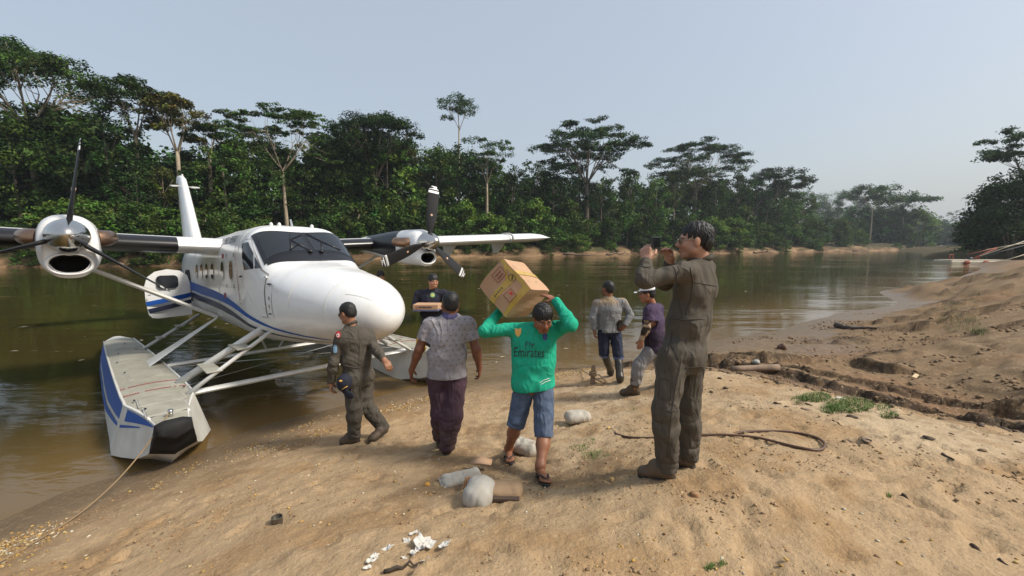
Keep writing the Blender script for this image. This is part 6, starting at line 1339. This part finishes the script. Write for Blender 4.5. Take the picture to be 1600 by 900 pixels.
p.add('camouflage_sleeve',P,.009,M_cloth,folds(fold_set(p,legs=False),.008,.002,44),cuts=[(J['wrL'],J['wrL']-J['elL'])],colf=camo)
P=[cap(J['pelvis']+np.array([-.04,0,.0]),J['pelvis']+np.array([.04,0,0]),.112,.112,.06)]
for S in'LR': P+=p.leg(S,.094,.075,.062,a=.008)
p.add('jeans',P,.009,M_cloth,folds(fold_set(p,arms=False),.013,.003,45),cuts=[(J['anL']+np.array([0,0,.05]),(0,0,-1),.2)] ,colf=suit_colour((.22,.21,.21),8))
for S,h_,t_ in(('L',hl-p.o,tl-p.o),('R',J['anR']+np.array([.05,0,-.10]),J['anR']+np.array([-.22,.05,-.10]))): shoe(p,S,h_,t_,M_boot_d,shaft=.15,w=.060)
cp_=empty('cap',p.o+hc); tag(cp_,'white cap with a dark strap on the man in the purple shirt','cap')
V,F=sdf_mesh([ell(HM@np.array([0,-.012,.062]),np.array([.086,.103,.075]),HM,.01),cap(HM@np.array([-.03,.10,.050]),HM@np.array([.03,.10,.050]),.022,.022,.02,(HM[:,2],3.2)),cap(HM@np.array([-.03,.145,.038]),HM@np.array([.03,.145,.038]),.03,.03,.02,(HM[:,2],5.))],.006,cuts=[(HM@np.array([0,0,.035]),HM@np.array([0,.15,-1]))]); link('crown',mesh_from('crown',V,F,mat('white_cotton',(.72,.70,.72),rough=.85)),cp_)
mb=MB(); mb.tube([HM@np.array([.088*math.cos(t),-.012+.106*math.sin(t),.044]) for t in np.linspace(0,2*PI,24)],.009,5,cap=False); mb.build('strap',M_ink,cp_,smooth=True)
# ---------------------------------------------------------------- things lying about
def gpt(u,v): return on_ground(u,v)
def on_sand(q,dz=0.): return np.array([q[0],q[1],float(terrain(np.array([q[0]]),np.array([q[1]]))[0])+dz])
M_sack=mat('dusty_white_sack',(.40,.385,.34),rough=.8,noise=(9,.5,(.30,.22,.13)),bump=(90,.4,.003),detail=[(5,.55,.7,(.30,.20,.10),.55)])
wrinkles(M_sack,9,.5,.010)
def sack(u,v,L,W,H,rz,label,name='sandbag',m=M_sack,tilt=0.,seed=1):
    q=on_sand(gpt(u,v)); t=empty(name,q,rz); tag(t,label,'sandbag','sandbags on the beach')
    P=[cap((-L*.34,y_*W*.26,H*.46),(L*.34,y_*W*.26,H*.46),H*.46,H*.45,.06) for y_ in(-1,0,1)]+[cap((L*.42,-W*.33,H*.40),(L*.43,W*.33,H*.44),H*.17,H*.17,.05),cap((-L*.43,-W*.33,H*.42),(-L*.42,W*.33,H*.38),H*.17,H*.18,.05)]
    V,F=sdf_mesh(P,.008,folds([((L*.4,0,H*.5),(0,1,.3),.10,.05,1.2),((-L*.4,0,H*.5),(.2,1,.3),.10,.05,1.2),((0,0,H),(1,.5,0),.15,.10,.7)],.012,.004,seed),cuts=[((0,0,.0),(0,0,-1),.5)])
    V2,F2=sdf_mesh([cap((-L*.53,-W*.44,H*.34),(-L*.53,W*.44,H*.36),.008,.008,.01),cap((-L*.47,-W*.40,H*.36),(-L*.53,-W*.2,H*.36),.012,.006,.01),cap((-L*.47,W*.3,H*.36),(-L*.53,W*.1,H*.36),.012,.006,.01)],.006); F=np.concatenate([F,F2+len(V)]); V=np.concatenate([V,V2])
    if tilt: V=V@rotm('Y',tilt).T
    link('sack',mesh_from('sack',V,F,m),t); return t,q
sack(903,660,.25,.15,.125,R(8),'whole white sandbag lying alone to the right of the man in green',seed=2)
sack(822,708,.24,.15,.13,R(-35),'white sandbag lying behind the sandals of the man in green',seed=3)
t,q=sack(749,783,.17,.15,.15,R(82),'pale grey upright sandbag in the heap of torn sacks',seed=4,m=mat('grey_sack',(.36,.345,.31),rough=.75,noise=(9,.4,(.28,.23,.16)),bump=(90,.3,.003)))
sack(722,752,.34,.20,.07,R(22),'flat half-empty sand-caked sack at the back of the heap',seed=5)
M_brown=mat('brown_sack',(.32,.215,.125),rough=.85,noise=(8,.5,(.18,.11,.06)),bump=(60,.4,.004))
sack(786,775,.26,.17,.085,R(-6),'brown torn sack lying open at the right of the heap',seed=6,m=M_brown)
q=on_sand(gpt(733,765)); t=empty('cardboard_scrap',q,R(20)); tag(t,'striped brown scrap leaning on the grey sandbag','scrap')
mb=MB(); mb.loft([[(-.07,0,.0),(.06,.01,.0),(.07,.02,.11),(-.03,.0,.13)],[(-.07,-.012,.0),(.06,-.002,.0),(.07,.008,.11),(-.03,-.012,.13)]]); mb.build('sheet',M_card,t)
for k in range(6):
    x=-.05+.018*k; mb=MB(); mb.tube([(x,-.015+.0015*k,.01),(x+.012,-.012+.0015*k,.105)],.003,4); mb.build('rib',M_cdark,t)
q=on_sand(gpt(752,735)); t=empty('cardboard_scrap',q,R(-12)); tag(t,'curled pale brown scrap lying behind the grey sandbag','scrap')
mb=MB(); mb.loft([[(-.10,-.03,.06),(.0,-.05,.085),(.10,-.03,.07)],[(-.10,.05,.065),(.0,.04,.10),(.09,.06,.075)]],closed=False,cap0=False,cap1=False); o=mb.build('sheet',M_card,t,smooth=True); md=o.modifiers.new('thickness','SOLIDIFY'); md.thickness=.006
q=on_sand(gpt(790,783)); t=empty('plank',q,R(-3)); tag(t,'short dark plank half buried beside the grey sandbag','plank'); mb=MB(); mb.box((0,0,.012),(.20,.04,.03),bev=.004); mb.build('board',mat('wet_wood',(.07,.045,.03),rough=.8,noise=(20,.5,(.03,.02,.015))),t)
# tin can
q=on_sand(gpt(433,817)); t=empty('tin_can',q+np.array([0,0,.015]),R(20)); tag(t,'small grey tin can on the sand near the waterline','can'); mb=MB(); rr_=[[(r*math.cos(a),r*math.sin(a),z) for a in np.linspace(0,2*PI,18,endpoint=False)] for r,z in((.036,-.02),(.038,0),(.037,.035),(.038,.037),(.034,.037),(.034,.01))]; mb.loft(rr_); mb.build('tin',mat('dull_tin',(.20,.19,.16),rough=.4,metal=.7,noise=(12,.6,(.10,.07,.04))),t,autos=40)
# stones one can pick out
M_stone=mat('stone',attr=True,rough=.75,noise=(20,.3),bump=(40,.4,.004))
def rock_mesh(seed,n=3):
    import bmesh
    bm=bmesh.new(); bmesh.ops.create_icosphere(bm,subdivisions=n,radius=1); g=np.random.default_rng(seed); ks=g.normal(size=(5,3))*1.7; ph=g.random(5)*6
    V=np.array([v.co for v in bm.verts]); d=1+sum(.10*np.sin(V@ks[i]+ph[i]) for i in range(5)); V*=d[:,None]; F=[tuple(v.index for v in f.verts) for f in bm.faces]; bm.free(); return V,F
def stone(u,v,r,col,label,sq=.7,seed=1,name='stone'):
    V,F=rock_mesh(seed); V=V*np.array([1,.8,sq])*r; q=on_sand(gpt(u,v),r*sq*.5); o=link(name,mesh_from(name,V,F,M_stone,col=np.tile(np.array(col),(len(V),1)))); o.location=q; o.rotation_euler=(0,0,seed); tag(o,label,'stone')
stone(668,759,.020,(.55,.27,.05),'round orange-yellow stone left of the heap of sacks',.9,3); stone(951,668,.020,(.5,.32,.10),'yellowish pebble in the grass right of the man in green',.8,4); stone(957,747,.022,(.44,.27,.10),'tan pebble left of the photographing man boots',.8,5); stone(1086,774,.028,(.27,.15,.07),'brown stone on the sand below the photographing man',.6,6); stone(1180,568,.07,(.34,.33,.30),'pale grey rock beside the half-buried log',.7,7); stone(1221,545,.12,(.16,.095,.06),'brown clay lump at the water edge above the log',.7,8)
# log, drift sticks, stakes
M_wood=mat('weathered_wood',(.25,.175,.12),rough=.85,noise=(7,.6,(.11,.075,.05)),bump=(30,.6,.006))
def branch(name,pix,r0,r1,label,cat,m=M_wood,lift=.0,n=10,straight=False):
    P=[]
    for a,b in zip(pix[:-1],pix[1:]):
        for k in range(n): t=k/n; P.append(gpt(a[0]+(b[0]-a[0])*t,a[1]+(b[1]-a[1])*t))
    P.append(gpt(*pix[-1])); P=np.array(P)
    g=np.random.default_rng(int(abs(pix[0][0])*7+pix[0][1])); P=P+g.normal(size=P.shape)*r0*(.02 if straight else .15)
    rr_=np.linspace(r0,r1,len(P)); Z=terrain(P[:,0],P[:,1]); P[:,2]=Z+rr_*.55+lift
    if straight: P=P[0]+(P[-1]-P[0])*np.linspace(0,1,len(P))[:,None]
    c=P.mean(0); o=MB().tube(P-c,rr_,8 if r0>.008 else 5).build(name,m,smooth=True); o.location=c; tag(o,label,cat); return o
branch('log',[(1143,580),(1216,578)],.050,.058,'half-buried grey log lying in front of the gully','log',n=6,straight=True)
branch('driftwood',[(1306,511),(1322,514),(1338,513)],.10,.05,'thick dark driftwood piece on the wet mud','driftwood',n=4,m=mat('wet_driftwood',(.06,.045,.035),rough=.7)); branch('driftwood',[(1330,515),(1352,513),(1374,515)],.045,.02,'thin dark driftwood stick on the wet mud','driftwood',n=4,m=bpy.data.materials['wet_driftwood'])
q=on_sand(gpt(1430,590),.02); o=MB().box((0,0,0),(.26,.055,.02),bev=.004).build('board',mat('pale_wood',(.55,.42,.25),rough=.7,noise=(12,.4,(.38,.27,.15)))); o.location=q; o.rotation_euler=(.15,.0,R(38)); tag(o,'pale wooden stick lying on the muddy right bank','board')
q=on_sand(gpt(925,600)); t=empty('wooden_stake',q); tag(t,'short leaning wooden stake with rope behind the man in green','stake'); mb=MB(); mb.loft([[(-.035,-.03,-.1),(.035,-.03,-.1),(.035,.03,-.1),(-.035,.03,-.1)],[(-.01,-.03,.27),(.05,-.03,.28),(.05,.03,.30),(-.01,.03,.29)],[(0.0,-.02,.31),(.04,-.02,.33),(.04,.02,.33),(0.,.02,.31)]]); mb.build('post',M_wood,t)
mb=MB(); mb.tube([(.01+.055*math.cos(a),.055*math.sin(a),.14+.004*a) for a in np.linspace(0,6*PI,50)],.009,5); mb.build('rope_turns',mat('hemp_rope',(.24,.165,.09),rough=.9,bump=(150,.6,.003)),t,smooth=True)
M_rope=bpy.data.materials['hemp_rope']
def sag(pts,r,name,label,cat,m,lift=None,n=14):
    P=np.array(pts); c=P.mean(0); k=len(P); T=np.linspace(0,k-1,(k-1)*n+1); X=np.stack([np.interp(T,range(k),P[:,i]) for i in range(3)],1)
    Xs=X.copy()
    for _ in range(10): Xs[1:-1]=(Xs[:-2]+2*Xs[1:-1]+Xs[2:])/4
    o=MB().tube(Xs-c,r,6).build(name,m,smooth=True); o.location=c; return tag(o,label,cat)
sag([q+np.array([.0,-.04,.15]),gpt(905,578)+np.array([0,0,.03]),gpt(870,577)+np.array([0,0,.015])],.009,'rope','mooring rope running left from the wooden stake to the water','rope',M_rope)
sag([q+np.array([.03,-.05,.15]),gpt(935,590)+np.array([0,0,.06]),gpt(948,598)+np.array([0,0,.02]),gpt(942,601)+np.array([0,0,.02]),gpt(928,594)+np.array([0,0,.05])],.010,'rope','rope loop hanging on the right side of the wooden stake','rope',M_rope)
branch('stick',[(853,608),(880,604),(915,603),(945,602)],.012,.007,'thin brown stick lying on the sand below the wooden stake','stick',n=5)
branch('stick',[(985,548),(1003,540)],.03,.02,'dark drift stick behind the legs of the man in the white cap','stick',n=4)
# bow line from the near float to the sand
a=to_world((-1.36,fcy(-1.36,-1),DZ+.09)); e=[gpt(u,v) for u,v in((100,822),(60,846),(25,866),(-10,886))]
mid=[a+(e[0]-a)*t+np.array([0,0,-.12*math.sin(PI*t)]) for t in np.linspace(0,1,8)]; sag(mid[:-1]+[q_+np.array([0,0,.012]) for q_ in e],.0075,'mooring_line','tan mooring line from the near float bow down to the sand','rope',M_rope,n=6)
MB().tube([a+np.array([.035*math.cos(t),.02*math.sin(t),.006*t-.03]) for t in np.linspace(0,4*PI,30)],.010,5)
# rubber hose on the sand
M_hose=mat('brown_hose',(.085,.042,.026),rough=.55,noise=(10,.4,(.16,.10,.06)))
H=[(955,668),(962,678),(985,685),(1030,685),(1090,683),(1130,682),(1180,686),(1230,697),(1268,706),(1286,704),(1290,696),(1280,687),(1255,679),(1215,674),(1170,675),(1120,680),(1092,681)]
sag([on_sand(gpt(u,v),.012) for u,v in H],.0115,'hose','long brown hose looped on the sand behind the photographing man','hose',M_hose,n=8)
# twigs, leaves and bits
M_twig=mat('dark_twig',(.055,.040,.028),rough=.9)
for k,(px_,r0,r1,lab) in enumerate([([(1472,712),(1490,722)],.010,.004,'bent dark twig right of the hose'),([(1410,776),(1425,782)],.012,.006,'dark leaf-like chip at the middle right of the sand'),([(1550,738),(1575,747),(1596,752)],.005,.003,'thin dark twig at the right edge'),([(1582,735),(1600,748)],.006,.003,'dark twig touching the right picture edge'),([(1520,850),(1532,857),(1545,863)],.012,.004,'black curved twig low on the right'),([(1560,875),(1575,886)],.008,.003,'small dark twig near the lower right corner'),([(1348,690),(1362,692)],.012,.010,'flat brown wood chip right of the hose loop'),([(1300,658),(1320,664)],.006,.003,'thin twig beside the grass patch'),([(1210,788),(1216,790)],.006,.003,'tiny twig below the photographing man'),([(600,890),(640,882),(665,878)],.012,.003,'dark twig at the bottom edge below the white scraps')]): branch('twig',px_,r0,r1,lab+' on the sand','twig',M_twig,n=4)
# white scraps: torn paper and lime lumps
M_white2=mat('chalky_scrap',(.55,.54,.50),rough=.85,noise=(12,.4,(.38,.34,.28)))
def crumple(seed,r):
    """a torn, crumpled flake with a ragged outline and real thickness"""
    g=np.random.default_rng(seed); V=[];n=13; rad=r*(.65+.7*g.random(n)); asp=.55+.5*g.random()
    for ring in(0,.35,.7,1.):
        for i in range(n): a=2*PI*i/n; q=ring*rad[i]; V.append((q*math.cos(a)*1.3,q*math.sin(a)*asp,.35*r*g.random()*(.4+ring)+.12*r*math.sin(3*a+seed)*ring))
    F=[(k*n+i,k*n+(i+1)%n,(k+1)*n+(i+1)%n,(k+1)*n+i) for k in range(3) for i in range(n)]; m=len(V); V=V+[(x,y,z-.18*r) for x,y,z in V]
    F=F+[tuple(q+m for q in f[::-1]) for f in F]+[(3*n+i,3*n+(i+1)%n,m+3*n+(i+1)%n,m+3*n+i) for i in range(n)]; return np.array(V),F
g=np.random.default_rng(9)
places=['topmost','upper left','upper right','left end','largest flat','middle','standing','lower right','lower left','lowest','small round','right end','grey','thin']
for k,(u,v,r) in enumerate([(647,836,.020),(636,846,.024),(655,843,.016),(606,858,.026),(660,852,.046),(672,856,.030),(648,866,.034),(668,872,.028),(580,875,.030),(575,889,.016),(632,872,.014),(695,854,.024),(586,871,.02),(684,862,.018)]):
    V,F=crumple(40+k,r); o=link('white_scrap',mesh_from('white_scrap',V,F,M_white2,smooth=False)); o.location=on_sand(gpt(u,v),r*.15); o.rotation_euler=(g.normal()*.2,g.normal()*.2,g.random()*6); tag(o,f'{places[k]} white torn scrap in the litter at the bottom centre','scrap','white scraps on the sand')
for u,v,lab in((1313,622,'pale flat chip behind the grass patch'),(1262,640,'grey flat chip left of the grass patch'),(1352,690,'brown flat chip right of the hose loop')):
    V,F=rock_mesh(int(u),2); r=.045; o=link('flat_chip',mesh_from('flat_chip',V*np.array([1.2,.6,.2])*r,F,M_white2 if u==1313 else M_wood)); o.location=on_sand(gpt(u,v),.005); o.rotation_euler=(0,0,u); tag(o,lab,'chip')
# grass
M_grass=mat('short_grass',attr=True,rough=.6,spec=.3)
def tuft(spots,name,label,n,hmin,hmax,seed):
    g=np.random.default_rng(seed); V=[];F=[];C=[]
    for (u,v,ru,rv,w) in spots:
        for _ in range(int(n*w)):
            a=g.random()*2*PI; r=math.sqrt(g.random()); q=gpt(u+ru*r*math.cos(a),v+rv*r*math.sin(a)); h=hmin+(hmax-hmin)*g.random()*(1-.5*r); b=g.random()*2*PI; d=np.array([math.cos(b),math.sin(b),0]); s_=np.array([-d[1],d[0],0])*.0022; q[2]-=.004
            k=len(V); t1=q+np.array([0,0,h*.6])+d*h*.25; t2=q+np.array([0,0,h*.8])+d*h*.8; V+=[q-s_,q+s_,t1+s_*.8,t1-s_*.8,t2]; F+=[(k,k+1,k+2,k+3),(k+3,k+2,k+4)]
            c=np.array([.065,.135,.022])*(.6+.7*g.random())+np.array([.04,.02,0])*g.random(); C+=[c]*5
    o=link(name,mesh_from(name,V,F,M_grass,col=np.array(C))); tag(o,label,'grass',kind='stuff')
tuft([(1328,634,38,12,1.0),(1275,622,24,8,.5),(1300,640,20,7,.25),(1390,650,16,4,.12),(1250,625,14,6,.12),(1380,638,14,5,.07)],'grass_patch','low green grass growing at the edge of the sand mound',1500,.025,.075,1)
tuft([(930,712,22,8,.5),(905,700,16,6,.3),(1128,884,8,6,.12),(1110,890,10,4,.15),(985,640,10,4,.08),(1390,775,6,2,.05),(920,690,12,5,.15)],'grass_patch','sparse grass blades on the open sand',420,.015,.045,2)
tuft([(1500,505,34,16,1.0),(1520,470,20,12,.6),(1560,432,16,4,.5),(1480,480,18,8,.3),(1530,520,14,6,.3)],'grass_patch','weeds on the edge of the muddy right bank',420,.06,.22,3)
# pebbles and clods: more than anyone could count
PB=[rock_mesh(60+i,1) for i in range(6)]
def scatter(name,label,pts,rad,cols,m,seed,flat=.6,rot=True):
    g=np.random.default_rng(seed); n=len(pts); k=g.integers(0,6,n); V=[];F=[];C=[];o=0; Z=terrain(pts[:,0],pts[:,1])
    for i in range(6):
        s=np.where(k==i)[0]
        if not len(s): continue
        B,T=PB[i]; T=np.array(T); a=g.random(len(s))*6.28; ca,sa=np.cos(a),np.sin(a); sc=rad[s][:,None,None]*np.stack([.8+.7*g.random(len(s)),.6+.5*g.random(len(s)),flat*(.6+.6*g.random(len(s)))],1)[:,None,:]
        W=B[None]*sc; W=np.stack([W[...,0]*ca[:,None]-W[...,1]*sa[:,None],W[...,0]*sa[:,None]+W[...,1]*ca[:,None],W[...,2]],-1); W+=np.stack([pts[s,0],pts[s,1],Z[s]+rad[s]*flat*.25],1)[:,None]
        V.append(W.reshape(-1,3)); F.append((T[None]+(np.arange(len(s))*len(B))[:,None,None]).reshape(-1,3)+o); C.append(np.repeat(cols[s],len(B),0)); o+=len(s)*len(B)
    ob=link(name,mesh_from(name,np.concatenate(V),np.concatenate(F),m,col=np.concatenate(C),smooth=True)); tag(ob,label,'pebbles',kind='stuff'); return ob
g=np.random.default_rng(21)
def pick(n,x0,x1,y0,y1,fn):
    out=[]
    while sum(map(len,out))<n:
        q=np.c_[g.uniform(x0,x1,n*3),g.uniform(y0,y1,n*3)]; z=gz(q[:,0],q[:,1]); out.append(q[g.random(len(q))<fn(q,z)])
    return np.concatenate(out)[:n]
def pebble_cols(n):
    pal=np.array([(.52,.34,.10),(.60,.46,.24),(.42,.24,.07),(.62,.55,.42),(.30,.17,.08),(.50,.30,.07)]); return pal[g.integers(0,6,n)]*(.7+.5*g.random((n,1)))
band=lambda q,z: np.exp(-((z-(.10+.16*fbm(q[:,0]*.7,q[:,1]*.7,2)))/.045)**2)*sstep(.40,.62,fbm(q[:,0]*1.6+8,q[:,1]*1.6,3))*(1-rightness(q[:,0],q[:,1]))
P=pick(5200,-5.2,5.5,2.0,9.6,lambda q,z: band(q,z)*np.clip(1.3-.05*q[:,1],.2,1)); scatter('shore_pebbles','band of yellow and white pebbles along the waterline',P,.004+.012*g.random(len(P))**2.2,pebble_cols(len(P))*.82,M_stone,1)
P=pick(5500,-4,6,1.0,8,lambda q,z: (z>.12)*(.10+.9*sstep(.5,.7,fbm(q[:,0]*1.1+3,q[:,1]*1.1+9,3)))*(1-.6*rightness(q[:,0],q[:,1]))*np.clip(2.5/q[:,1],.2,1)); scatter('gravel','small pebbles strewn over the sand',P,.0025+.011*g.random(len(P))**4,pebble_cols(len(P))*.85,M_stone,2)
clod=lambda n: np.array([.20,.125,.062])*(.5+.9*g.random((n,1)))
P=pick(6500,-4,5,1.0,7,lambda q,z: (z>.15)*sstep(.48,.72,fbm(q[:,0]*1.7+30,q[:,1]*1.7+4,3))*(1-rightness(q[:,0],q[:,1]))*np.clip(2.2/q[:,1],.15,1)); scatter('sand_crumbs','loose crumbs of damp sand',P,.003+.011*g.random(len(P))**3,clod(len(P))*1.5,M_stone,3,.5)
P=pick(4500,2.0,14,2.4,17,lambda q,z: (z>.05)*rightness(q[:,0],q[:,1])*sstep(.46,.66,fbm(q[:,0]*.8+12,q[:,1]*1.6+4,3))); scatter('mud_clods','dark clods of mud on the right bank and in the gully',P,.006+.040*g.random(len(P))**5,clod(len(P))*.95,M_stone,4,.7)
P=pick(900,2.4,7,3.0,9,lambda q,z: (z>.0)*np.exp(-((rightness(q[:,0],q[:,1])-.5)/.3)**2)); scatter('mud_clods','broken mud along the lip of the sand mound',P,.006+.035*g.random(len(P))**3,clod(len(P))*.55,M_stone,5,.5)
# leaves and flecks of foam drifting on the river
g=np.random.default_rng(31); V=[];F=[];C=[]
while len(F)<420:
    u_,v_=g.uniform(20,1300),400+g.random()**1.5*170; q=unproj(u_,v_,.006)
    if float(terrain0(np.array([q[0]]),np.array([q[1]]))[0])>-.08: continue
    r=.012+.05*g.random()**3*(1+q[1]/20); a=g.random()*6.28; k=len(V); ca,sa=math.cos(a),math.sin(a)
    V+=[(q[0]+ca*r*1.6,q[1]+sa*r*1.6,.006),(q[0]-sa*r*.6,q[1]+ca*r*.6,.010),(q[0]-ca*r*1.4,q[1]-sa*r*1.4,.006),(q[0]+sa*r*.6,q[1]-ca*r*.6,.008)]; F.append((k,k+1,k+2,k+3)); C+=[((.42,.38,.28) if g.random()<.45 else (.10,.075,.03))]*4
fl_=link('floating_leaves',mesh_from('floating_leaves',V,F,M_grass,col=np.array(C))); tag(fl_,'leaves and foam flecks drifting on the brown river','debris',kind='stuff')
# ---------------------------------------------------------------- dredge raft far off on the right
rq=unproj(1518,412,0); rf=empty('dredge_raft',(rq[0],rq[1],0),R(-4)); tag(rf,'small white dredge raft with red frames and long poles on the far water','raft')
sc_=rq[1]/FP; W=88*sc_; M_rw=mat('raft_paint',(.55,.52,.40),rough=.6,noise=(1.5,.5,(.25,.15,.08))); M_rr=mat('rusty_red',(.30,.08,.045),rough=.7)
mb=MB(); mb.box((0,0,.15*1),(W,W*.35,7*sc_),bev=.1); mb.build('pontoon',M_rw,rf)
mb=MB(); mb.box((0,0,.15+4.2*sc_),(W*.96,W*.33,1.2*sc_)); mb.build('deck',M_rw,rf)
for x in(-22,5): mb=MB(); mb.ell((x*sc_,-W*.18,.25),(5*sc_,.15,3*sc_)); mb.build('rust_patch',M_rr,rf,smooth=True)
for x in(-33,-28,6,10): 
    mb=MB(); mb.tube([(x*sc_,0,4*sc_),(x*sc_,0,(15 if x<0 else 11)*sc_)],.6*sc_,5); mb.build('post',M_rr,rf)
mb=MB(); mb.tube([(-34*sc_,0,14*sc_),(-27*sc_,0,14*sc_)],.5*sc_,5); mb.build('rail',M_rr,rf)
for a_,b_,r_ in(((-8,0,4),(34,0,24),.8),((2,0,8),(30,0,22),.6),((-8,0,14),(34,0,25),.6)): mb=MB(); mb.tube([np.array(a_)*sc_,np.array(b_)*sc_],r_*sc_,5); mb.build('boom',M_rr,rf,smooth=True)
for a_,b_,r_ in(((0,1,6),(85,1,32),1.0),((10,-1,12),(95,-1,44),.7),((20,1,22),(95,1,36),.7),((38,-2,3),(90,-2,20),.8)): mb=MB(); mb.tube([np.array(a_)*sc_,np.array(b_)*sc_],r_*sc_,5); mb.build('pole',M_rw if r_<.9 else M_ink,rf,smooth=True)
mb=MB(); mb.ell((-2*sc_,0,7*sc_),(4*sc_,2*sc_,3*sc_)); mb.build('winch',M_ink,rf,smooth=True)
# driftwood on the far bank
for k,(u,v,ln,lab) in enumerate([(820,396,44,'long fallen trunk on the far bank right of the wing tip'),(905,402,50,'grey fallen trunk along the far waterline left of the raised phone'),(965,400,36,'bleached branches on the far waterline by the raised phone'),(730,399,24,'fallen trunk on the far bank under the wing'),(1190,397,26,'dead branch on the far sand right of the photographing man'),(60,411,40,'dead trunk on the far bank beside the left engine'),(1345,394,26,'dead branch on the far bank before the bend')]):
    q=unproj(u,v,.25); L_=ln*q[1]/FP; gg=np.random.default_rng(k); mb=MB(); P=[np.array([x,gg.normal()*.25,.25+.5*gg.random()+.25*(x/L_+.5)]) for x in np.linspace(-L_/2,L_/2,6)]; mb.tube(P,np.linspace(.30,.10,6),6); o=mb.build('trunk',M_wood,smooth=True); o.name='fallen_trunk'; o.location=q; tag(o,lab,'driftwood')
    for j in range(3): c=MB(); a=P[2+j]; c.tube([a,a+np.array([gg.normal()*1.0,gg.normal()*.4,.5+.7*gg.random()])],np.linspace(.09,.03,2),5); b=c.build('branch',M_wood,o,smooth=True)
